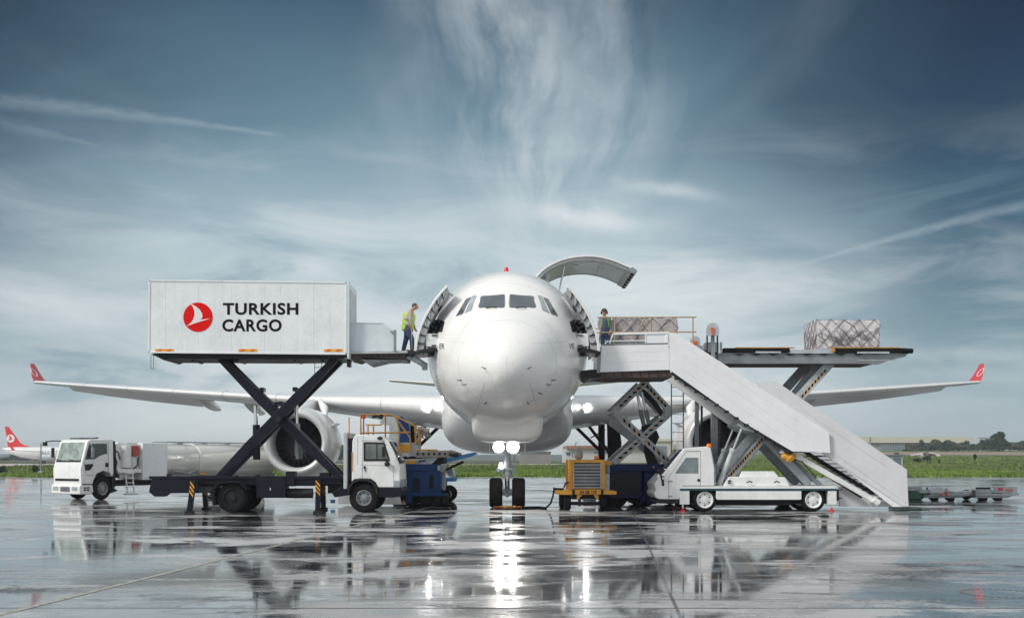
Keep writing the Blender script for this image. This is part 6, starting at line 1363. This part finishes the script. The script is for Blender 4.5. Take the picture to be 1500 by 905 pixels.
for k in range(4): mb.lathe([(.25, 0), (.25, .09), (.001, .10)], (-6.5 - k * 1.6, -Wd / 2, 2.42), (0, 0, 1), 16)
mb.sweep([(-6.40, -.3, 2.35), (-6.20, -.05, 1.8)], .012, 4); mb.build('roof_rail', M['steel'], tk)
mb = MB(); mb.lathe([(.10, 0), (.10, .02), (.07, .02)], (-10.01, 0.0, 1.6), (0, 1, 0), 16); mb.build('placard', M['dark'], tk)
mb = MB(); mb.box(-12.47, -5.10, -Wd + .2, -.1, .80, 1.02); mb.box(-8.85, -6.53, -.1, .0, .5, .95, 1); mb.sweep([(-5.23, -.02, 1.2), (-6.27, .0, 1.05), (-6.78, .0, 1.2)], .05, 6); mb.box(-7.43, -7.04, -.02, .02, 1.0, 1.08, 2); mb.build('tank_cradle', [M['steel'], M['dark'], M['yellow']], ft)
for xx in (-9.63, -11.18):
    for yy in (-.17, -Wd + .17): wheel((xx, yy, .47), .47, .34, ft, M['pgrey'], (0, 1, 0), 1 if yy > -1 else -1, .60)

# ================================================================== BAGGAGE DOLLIES (right)
dol = thing('cargo_dolly', 'grey flat cargo dolly with the red number 202, at the right edge', 'dolly', (PX(1430, 43.6), 44.3, 0))
D = 43.4
def dolly(o, x0, x1, D, full=True):
    k = (x1 - x0)
    mb = MB(); mb.pbox(x0, x1, 722.5, 726, D, D + 1.9); mb.pprism([(x0 + 2, 726), (x1 - 5, 726), (x1 - 12, 729), (x0 + 6, 729)], D + .05, D + 1.85); mb.pbox(x1 - 4, x1 + 5, 722, 725, D + .3, D + 1.5); mb.build('frame', M['steel'], o, bevel=.01)
    mb = MB(); mb.pbox(x0 + k * .0, x0 + k * .45, 716.5, 722, D + .1, D + .2, 0); mb.pbox(x0 + k * .10, x0 + k * .42, 713.5, 716.5, D + .9, D + 1.0, 1); mb.pbox(x0 + k * .10, x0 + k * .42, 716, 722, D + 1.6, D + 1.7, 0); mb.pbox(x0 + k * .5, x0 + k * .66, 719, 722, D + .1, D + 1.8, 0)
    for q in range(6): mb.tube((PX(x0 + 4 + q * k * .17, D), D + .2, PZ(721.5, D)), (PX(x0 + 4 + q * k * .17, D), D + 1.7, PZ(721.5, D)), .04, 8)
    mb.build('side_rail', [M['steel'], M['dark']], o, bevel=.008)
    for px in (x0 + k * .28, x0 + k * .62):
        for yy in (D + .2, D + 1.7): wheel((PX(px, D), yy, .21), .21, .14, o, M['dark'], (0, 1, 0), -1 if yy < D + 1 else 1, .5)
    mb = MB()
    for px in (x0 + k * .28, x0 + k * .62): mb.pprism([(px - 6, 728), (px + 6, 728), (px + 3, 734), (px - 3, 734)], D + .3, D + .4)
    mb.build('axle_bracket', M['dark'], o)
dolly(dol, 1424, 1488, D)
mb = MB(); mb.pbox(1456, 1490, 712.5, 721.5, D - .02, D + .04); sgn = mb.build('number_board', M['steel'], dol, bevel=.006)
ptext('202', 1472.5, 1484, 715.5, 720, D - .024, mat('dark_red_ink', (.35, .01, .03), .5), sgn, 'number', .02)
mb = MB(); mb.pprism([(1461.5, 713.8), (1469.5, 714.2), (1469, 718.6), (1465.5, 717.6), (1463, 719.2), (1462, 717)], D - .024, D - .02); mb.build('red_mark', mat('dull_red', (.42, .02, .03), .6), sgn)
mb = MB(); mb.pbox(1425, 1429, 718, 727, D - .05, D, 0); mb.build('coupling', M['brown'], dol)
dol2 = thing('cargo_dolly', 'grey flat cargo dolly coupled between the green one and the dolly numbered 202', 'dolly', (PX(1380, 43.6), 44.3, 0))
dolly(dol2, 1351, 1420, D)
mb = MB(); mb.pprism([(1364, 714), (1378, 713), (1382, 715), (1382, 722), (1363, 722)], D - .02, D + .3); mb.build('end_board', M['pgrey'], dol2, bevel=.006)
mb = MB(); mb.pbox(1384, 1389, 715, 720, D - .03, D, 0); mb.pbox(1378, 1380, 722, 726, D - .03, D, 1); mb.pbox(1386, 1388, 720, 726, D - .03, D, 1); mb.build('reflector', [M['shirt'], M['red']], dol2)
gd = thing('green_dolly', 'dark green dolly half hidden behind the foot of the stairs', 'dolly', (PX(1335, 41.5), 42.2, 0))
mb = MB(); mb.pbox(1324, 1350, 720.5, 731, 41.5, 43.2); mb.pprism([(1330, 731), (1350.5, 731), (1350, 738), (1346, 739), (1332, 738)], 41.6, 42.0); mb.build('body', M['green'], gd, bevel=.02)
mb = MB(); mb.pprism([(1330, 713), (1351, 713), (1351, 718), (1330, 719)], 41.6, 43.1); mb.pbox(1334, 1347, 718, 721, 41.8, 42.9); mb.build('top_deck', M['steel'], gd, bevel=.01)
mb = MB(); mb.pbeam((1350, 724), (1362, 723), 42.2, .08, .08); mb.build('draw_bar', M['dark'], gd)
for px in (1333, 1345):
    for yy in (41.8, 43.0): wheel((PX(px, 41.6), yy, .2), .2, .14, gd, M['dark'], (0, 1, 0), -1 if yy < 42 else 1, .5)

# ================================================================== FAR BACKGROUND
# light mast
DL = 118.; mb = MB(); mb.tube((PX(60, DL), DL, .2), (PX(60, DL), DL, PZ(649, DL)), .09, 10, .06); lm = thing('lamp_mast', 'thin grey mast standing in the grass by the red-tailed airliner', 'mast', (PX(60, DL), DL, 0))
mb.build('pole', M['steel'], lm)
mb = MB(); mb.box(PX(60, DL) - .25, PX(60, DL) + .25, DL - .25, DL + .25, 0, .32); mb.build('base_block', M['pgrey'], lm, bevel=.03)
# shrubs and trees
leafm = {}
def leafmat(name, a, b):
    m = bpy.data.materials.new(name); m.use_nodes = True; t = NT(m.node_tree); p = t.n['Principled BSDF']; tc = t.node('ShaderNodeTexCoord').outputs['Object']
    n = t.noise(tc, 1.1, 5., .7); oi = t.node('ShaderNodeObjectInfo').outputs['Random']
    t.put(p.inputs['Base Color'], t.mix(t.ss(t.math('ADD', t.math('MULTIPLY', n, .8), t.math('MULTIPLY', oi, .2)), .38, .68), a, b)); p.inputs['Roughness'].default_value = .8; p.inputs['Specular IOR Level'].default_value = .15; return m
LM1 = leafmat('dark_leaves', (.03, .055, .03), (.065, .10, .045)); LM2 = leafmat('olive_leaves', (.07, .085, .04), (.14, .14, .08)); BK = mat('bark', (.07, .055, .045), .9, var=.3)
def crown(h, w_, kind, n, rnd, mt, parent, leaf=.35, base=.15):
    mb = MB(); blobs = []
    nb = 9 if kind == 'round' else 6
    for i in range(nb):
        if kind == 'cone': u = (i + .5) / nb; blobs.append((Vector((rnd.uniform(-.1, .1) * w_, rnd.uniform(-.1, .1) * w_, h * (base + (1 - base) * u))), w_ * .5 * (1.05 - u) + .1 * w_, h * (1 - base) / nb * .9))
        else:
            a = rnd.uniform(0, 6.28); rr = rnd.uniform(.05, .33) * w_; u = rnd.uniform(.25, .85); blobs.append((Vector((math.cos(a) * rr, math.sin(a) * rr, h * u)), w_ * rnd.uniform(.2, .32), h * rnd.uniform(.13, .22)))
    for k in range(n):
        c, rw, rh = blobs[rnd.randrange(nb)]; d = Vector((rnd.gauss(0, 1), rnd.gauss(0, 1), rnd.gauss(0, 1))).normalized() * rnd.uniform(.45, 1.08) ** .6
        p_ = c + Vector((d.x * rw, d.y * rw, d.z * rh)); e1_ = Vector((rnd.gauss(0, 1), rnd.gauss(0, 1), rnd.gauss(0, 1))).normalized(); e2_ = e1_.cross(Vector((rnd.gauss(0, 1), rnd.gauss(0, 1), rnd.gauss(0, 1)))).normalized(); s = leaf * rnd.uniform(.5, 1.3)
        mb.add([p_ + e1_ * s, p_ + e2_ * s * .6, p_ - e1_ * s * .8, p_ - e2_ * s * .55], [(0, 1, 2, 3)])
    return mb.build('crown', mt, parent, recalc=False)
def tree(name, label, cat, x, Y, h, w_, kind, mt, seed, n=900, leaf=.5, group=None, base=.15):
    rnd = random.Random(seed); t_ = thing(name, label, cat, (x, Y, gh(x, Y)), group=group, local=True)
    mb = MB(); mb.sweep([(0, 0, 0), (.05 * w_ * rnd.uniform(-1, 1), 0, h * .35), (0, .02 * w_, h * .8)], [h * .03, h * .022, h * .006], 8)
    for k in range(6): a = rnd.uniform(0, 6.28); z_ = h * rnd.uniform(.25, .55); mb.sweep([(0, 0, z_), (math.cos(a) * w_ * .15, math.sin(a) * w_ * .15, z_ + h * .12), (math.cos(a) * w_ * .3, math.sin(a) * w_ * .3, z_ + h * .22)], [h * .012, h * .008, h * .003], 5)
    mb.build('trunk', BK, t_); crown(h, w_, kind, n, rnd, mt, t_, leaf, base); return t_
def shrub(label, px, Y, h, w_, seed, mt=LM1, group='shrubs in the grass'): return tree('shrub', label, 'shrub', PX(px, Y), Y, h, w_, 'round', mt, seed, 700, .11, group, .02)
shrub('dark round bush in the grass, second from the left edge of the photo', 52, 120, .95, .85, 2)
shrub('dark low bush cut by the left edge of the photo', 3, 122, .80, 1.2, 3)
shrub('tallest dark bush standing in the grass right of the stairs', 1357, 215, 2.3, 2.0, 4)
shrub('wide low bush beside the tallest bush right of the stairs', 1343, 218, 1.0, 2.2, 5)
shrub('small narrow dark bush in the grass, above the middle of the dollies', 1428, 222, 1.9, .85, 6)
shrub('tiny dark bush between the tallest bush and the narrow one', 1376, 214, .7, .6, 7)
# tree row at the right
rnd = random.Random(11)
row = [(1337, 650, 'cone', 5), (1349, 645.5, 'cone', 5.5), (1362, 651, 'round', 12), (1370, 643, 'round', 8), (1378, 648, 'round', 12), (1390, 644, 'round', 9), (1392, 650, 'round', 12), (1403, 652, 'round', 14), (1414, 646, 'round', 9), (1424, 650, 'round', 12), (1438, 645, 'cone', 7), (1443, 641, 'round', 7), (1452, 643, 'round', 10), (1463, 635, 'cone', 12), (1471, 646, 'round', 12), (1480, 649, 'round', 13), (1491, 648, 'round', 12), (1499, 645, 'round', 12), (1327, 658, 'round', 6), (1420, 655, 'round', 12), (1384, 656, 'round', 13), (1432, 655, 'round', 12), (1455, 654, 'round', 12), (1508, 648, 'round', 14), (1518, 645, 'round', 14)]
names = {13: 'tallest pointed dark evergreen in the far tree row at the right', 0: 'slim dark cypress at the left end of the far tree row', 1: 'slim dark cypress just right of the first cypress in the far tree row', 18: 'small round tree at the left foot of the far tree row', 3: 'taller round-topped tree in the left part of the far tree row', 10: 'narrow pointed tree right of the red roofs in the far tree row', 5: 'flat-topped tree standing above the left red roof', 11: 'round tree just left of the tallest evergreen', 17: 'tree at the right edge of the far tree row'}
protos = {}
for k, (px, py, kd, w_) in enumerate(row):
    Y = 420 + (k * 37) % 60; h = PZ(py, Y) - gh(PX(px, Y), Y); lab = names.get(k, 'hazy dark green tree in the middle of the far tree row at the right')
    key = (kd, k % 4)
    if key not in protos: o = tree('tree', lab, 'tree', PX(px, Y), Y, h, w_ * .64, kd, LM1 if k % 3 else LM2, 40 + k, 1100, .55, 'far tree row at the right'); protos[key] = (o, h, w_ * .64)
    else:
        s, h0, w0 = protos[key]; o = copy_tree(s); o.location = (PX(px, Y), Y, gh(PX(px, Y), Y)); o.scale = (w_ * .64 / w0, w_ * .64 / w0, h / h0); o.rotation_euler = (0, 0, k * 1.3); o['label'] = lab
# low tree line at left (hazy)
for k, px in enumerate((6, 14, 23, 31, 41, 52, 66)):
    Y = 560 + (k * 53) % 80; s, h0, w0 = protos[('round', 2)] if ('round', 2) in protos else list(protos.values())[2]; o = copy_tree(s); h = 2.2 + (k % 3) * .8; o.location = (PX(px, Y), Y, 0); o.scale = (7 / w0, 7 / w0, h / h0); o.rotation_euler = (0, 0, k * 2.1); o['label'] = 'low hazy tree far off below the red-tailed airliner'; o['group'] = 'low trees below the red-tailed airliner'
for k, px in enumerate((383 + 85, 486, 493, 498, 505)):
    Y = 480 + k * 9; s, h0, w0 = protos[('round', 1)]; o = copy_tree(s); h = 6 + (k % 3) * 1.5; o.location = (PX(px, Y), Y, 0); o.scale = (7 / w0, 7 / w0, h / h0); o.rotation_euler = (0, 0, k * 1.1); o['label'] = 'far tree seen between the left engine and the truck cab'; o['group'] = 'trees seen between the engine and the cab'

# buildings
WALLS = mat('pale_wall', (.55, .56, .55), .8, var=.08, scale=.1); ROOF = mat('terracotta_roof', (.34, .15, .10), .85, var=.15, scale=.2); CREAM = mat('cream_roof', (.62, .60, .50), .7, var=.06, scale=.05); GW = mat('blue_grey_glazing', (.16, .21, .24), .2, var=.2, scale=.1); CONC = mat('grey_concrete', (.28, .27, .26), .85, var=.12, scale=.1)
def bld(name, label, cat, parts_, Y, depth=25.):
    """parts_: (part name, px0, px1, py_top, py_bottom, dy, material)"""
    xs = [q[1] for q in parts_]; t_ = thing(name, label, cat, (PX(sum(xs) / len(xs), Y), Y, 0))
    for nm, a, b, c, d, dy, mt in parts_:
        mb = MB(); z0 = -.02 if d >= 671 else PZ(d, Y); thin = nm in ('window', 'door', 'emblem', 'sign', 'glazing')
        mb.box(PX(a, Y), PX(b, Y), Y + dy, Y + dy + (.25 if thin else depth), z0, PZ(c, Y)); mb.build(nm, mt, t_)
    return t_
hg = bld('hangar', 'long low hangar with a cream roof band and a glazed front right of the stairs', 'hangar', [('wall', 1262, 1326, 648.5, 673, .0, CONC), ('roof', 1240, 1424, 639.5, 648.3, -1.0, CREAM), ('wall', 1326, 1420, 649, 673, 6.0, GW)], 520, 60)
mb = MB(); Y = 519.6
for k in range(15): mb.pbox(1291 + k * 2.4, 1291.35 + k * 2.4, 650, 665, Y, Y + .3)
for k in range(6): mb.pbox(1291, 1325, 650 + k * 3, 650.4 + k * 3, Y, Y + .3)
mb.build('glazing_bars', M['pgrey'], hg); mb = MB(); mb.pbox(1292, 1325, 650, 666, Y + .3, Y + .39); mb.build('glazing', GW, hg)
mb = MB(); mb.tube((PX(1275, 400), 400, 0), (PX(1275, 400), 400, PZ(640, 400)), .35, 8); tag(mb.build('chimney_pipe', M['steel']), 'thin upright pipe in front of the hangar roof right of the stairs', 'pipe')
ksk = thing('cabin', 'small grey site cabin with a glazed side behind the stair panel', 'cabin', (PX(1310, 130), 130, 0)); Y = 130
mb = MB(); mb.pbox(1300, 1322.5, 667, 688, Y, Y + 2.5); mb.build('wall', M['pgrey'], ksk, bevel=.03); mb = MB(); mb.pbox(1296, 1323, 664.8, 667, Y - .2, Y + 2.7); mb.build('roof', M['steel'], ksk, bevel=.02); mb = MB(); mb.pbox(1308, 1320, 670, 684, Y - .02, Y); mb.build('window', GW, ksk)
mb = MB(); mb.pbox(1312, 1317, 663, 665, Y, Y + .6); mb.build('roof_vent', M['dark'], ksk)
bld('terminal_building', 'white terminal with a terracotta roof behind the yellow power unit', 'building', [('wall', 829, 962, 657, 673, 0, WALLS), ('roof', 830, 1000, 652.5, 657, -1.2, ROOF), ('window', 870, 899, 661, 664, -.2, GW), ('window', 903, 925, 661, 664, -.2, GW), ('wall', 930, 1000, 655, 673, 8, WALLS), ('emblem', 829.5, 835, 662, 666, -.25, mat('navy_sign', (.03, .06, .14), .5))], 430, 30)
bld('storage_shed', 'low weathered grey shed just right of the nose wheels', 'shed', [('wall', 762, 807, 661.5, 672, 0, CONC), ('roof', 761, 808, 660.6, 661.5, -.5, M['pgrey'])], 380, 15)
bld('warehouse', 'pale cream warehouse with a grey door seen behind the access ladder', 'building', [('wall', 958, 1008, 646, 672, 0, mat('cream_wall', (.52, .51, .44), .8, var=.06)), ('roof', 957, 1009, 642.5, 646, -.6, CREAM), ('door', 962, 976, 653, 671, -.25, GW)], 400, 20)
bld('glass_block', 'pale glazed block seen between the struts of the stairs', 'building', [('wall', 1096, 1180, 638, 673, 0, mat('pale_glazing', (.36, .40, .40), .3, var=.15, scale=.15)), ('roof', 1095, 1181, 636.5, 638, -.5, WALLS)], 470, 20)
o = [q for q in bpy.data.objects if q.get('label', '').startswith('pale glazed block')][0]
mb = MB(); Y = 469.7
for k in range(28): mb.pbox(1098 + 3 * k, 1098.4 + 3 * k, 640, 670, Y, Y + .25)
for k in range(9): mb.pbox(1098, 1180, 641 + 3.4 * k, 641.4 + 3.4 * k, Y, Y + .25)
mb.build('glazing_bars', WALLS, o)
for k, (px0, px1, py, lab) in enumerate(((1378, 1398, 653, 'left one of the small red-roofed houses among the far trees'), (1398, 1412, 652, 'small red-roofed house between the two others among the far trees'), (1424, 1436, 650, 'right one of the small red-roofed houses among the far trees'))):
    Y = 500; h_ = thing('house', lab, 'house', (PX(px0, Y), Y, 0), group='red-roofed houses among the far trees'); mb = MB(); mb.pbox(px0 + 1, px1 - 1, py + 5, 673, Y, Y + 8); mb.build('wall', WALLS, h_)
    mb = MB(); mb.pprism([(px0, py + 5), (px1, py + 5), (px1 - 5, py), (px0 + 5, py)], Y - .5, Y + 8.5); mb.build('roof', ROOF, h_)
    mb = MB(); 
    for q in range(3): mb.pbox(px0 + 3 + q * 4, px0 + 4.6 + q * 4, py + 7, py + 10, Y - .1, Y)
    mb.build('window', M['dark'], h_)
t_ = thing('white_tower', 'small white block tower beside the tallest evergreen', 'building', (PX(1444, 500), 500, 0)); mb = MB(); mb.pbox(1441.5, 1446, 641, 672, 455, 460); mb.build('wall', WALLS, t_); mb = MB(); mb.pbox(1441, 1446.5, 640.3, 641, 454.6, 460.4); mb.build('roof', M['pgrey'], t_)
# heap of white and red barriers
bh = thing('barrier_stack', 'stack of white and red barriers in the grass below the far tree row', 'barriers', (PX(1357, 290), 290, 0)); rnd = random.Random(5)
for k in range(26):
    a = 1336 + rnd.uniform(0, 38); b = rnd.uniform(661 + abs(a - 1358) * .22, 667.5); L_ = rnd.uniform(2.5, 6); mb = MB(); mb.pbox(a, min(1378, a + L_), b, b + 1.4, 290 + rnd.uniform(0, 2), 292.3)
    if k < 1: pass
    mb.build('barrier', M['white'] if k % 3 else mat('faded_red', (.42, .12, .08), .7), bh)
mb = MB(); mb.pbox(1337, 1349, 665, 669, 292.4, 294.5); mb.pbox(1352, 1362, 662.5, 669, 292.4, 294.5); mb.pbox(1364, 1377, 664, 669, 292.4, 294.5); mb.build('barrier_pallet', M['pgrey'], bh)
terrain('dirt_strip', 92, 470, 318, 392, 40, 8, .06, mat('reddish_earth', (.27, .21, .17), .95, var=.25, scale=.1))
# red-tailed airliner far left
Y = 330.; aj = thing('parked_airliner', 'white airliner with a red tail parked far off at the left edge', 'aircraft', (PX(40, Y), Y, 0))
cz = PZ(663.5, Y); rr = 1.95
mb = MB(); mb.loft([[(PX(a, Y), Y + r_ * math.cos(q), zc + r_ * math.sin(q)) for q in [2 * math.pi * k / 20 for k in range(20)]] for a, r_, zc in ((4, .25, cz + 1.3), (14, 1.0, cz + .9), (30, 1.6, cz + .35), (50, rr, cz), (190, rr, cz), (200, 1.5, cz - .2), (206, .5, cz - .5))]); mb.build('fuselage', M['wing'], aj, angle=60)
mb = MB(); mb.pprism([(7, 624.5), (12, 624.5), (30, 649), (36, 652), (45, 654), (12, 656.5)], Y - .15, Y + .15); mb.build('tail_fin', M['red'], aj, bevel=.02)
mb = MB(); c = (PX(15.8, Y), Y - .17, PZ(642, Y)); mb.lathe([(.001, -.02), (1.25, -.02), (1.25, .02)], c, (0, 1, 0), 24); ef = mb.build('tail_emblem', M['logow'], aj)
mb = MB(); k = 1.25 / 101 * .95; mb.prism([(c[0] + (a - 422) * k, c[2] - (b - 347) * k) for a, b in BIRD], Y - .24, Y - .195); mb.build('bird_mark', M['red'], ef)
mb = MB(); mb.loft([[(PX(a, Y), yy + dy, PZ(b, Y) + dz) for dy, dz in ((0, 0), (1.2, .16), (3, 0), (1.2, -.1))] for a, b, yy in ((-12, 655.5, Y - 16), (18, 657.5, Y - 14), (60, 661.5, Y - 6), (84, 664.5, Y - 1))]); mb.build('wing', M['pgrey'], aj)
mb = MB(); mb.pprism([(15, 655), (17, 651), (19, 655.5), (22.5, 659.5), (17, 659)], Y - 15, Y - 14.8); mb.build('winglet', M['red'], aj)
mb = MB(); mb.tube((PX(76, Y), Y - 7, PZ(669.5, Y)), (PX(90, Y), Y - 7, PZ(669, Y)), .9, 18); mb.build('engine', M['pgrey'], aj)
mb = MB(); 
for px in (62, 66, 186): mb.tube((PX(px, Y), Y - .5, 0), (PX(px, Y), Y - .5, 2.0), .18, 8); mb.lathe([(.001, -.3), (.5, -.3), (.5, .3), (.001, .3)], (PX(px, Y), Y - .8, .5), (0, 1, 0), 16)
mb.build('landing_gear', M['dark'], aj)
mb = MB()
for k in range(36): mb.pbox(46 + 4 * k, 47 + 4 * k, 660.2, 661.4, Y - rr - .0, Y - rr + .25)
mb.build('cabin_windows', M['dark'], aj)
# houses on the far left
for k, (px, w_, py) in enumerate(((4, 6, 668.0), (12, 5, 669), (20, 8, 667.4), (31, 6, 668.3), (39, 9, 667.8), (50, 7, 668.6), (60, 9, 668))):
    Y = 900; h_ = thing('house', 'distant pale house on the horizon below the red-tailed airliner', 'house', (PX(px, Y), Y, 0), group='distant houses below the red-tailed airliner'); mb = MB(); mb.pbox(px, px + w_, py + .8, 672.5, Y, Y + 9); mb.build('wall', WALLS, h_); mb = MB(); mb.pprism([(px - .4, py + .8), (px + w_ + .4, py + .8), (px + w_ - 1.5, py - .3), (px + 1.5, py - .3)], Y - .5, Y + 9.5); mb.build('roof', ROOF if k % 2 else CONC, h_)

# light haze over everything, far things fade slightly
def haze():
    m = bpy.data.materials.new('haze'); m.use_nodes = True; nt = m.node_tree; nt.nodes.clear(); t = NT(nt); o_ = t.node('ShaderNodeOutputMaterial'); v_ = t.node('ShaderNodeVolumePrincipled'); v_.inputs['Color'].default_value = (.80, .88, .93, 1); v_.inputs['Density'].default_value = HAZE; v_.inputs['Anisotropy'].default_value = .2; t.l.new(v_.outputs[0], o_.inputs['Volume'])
    mb = MB(); mb.box(-1600, 1600, -80, 1800, -1.2, 26); o = mb.build('haze', m); o['kind'] = 'stuff'; return o
HAZE = .00042
if HAZE: haze()
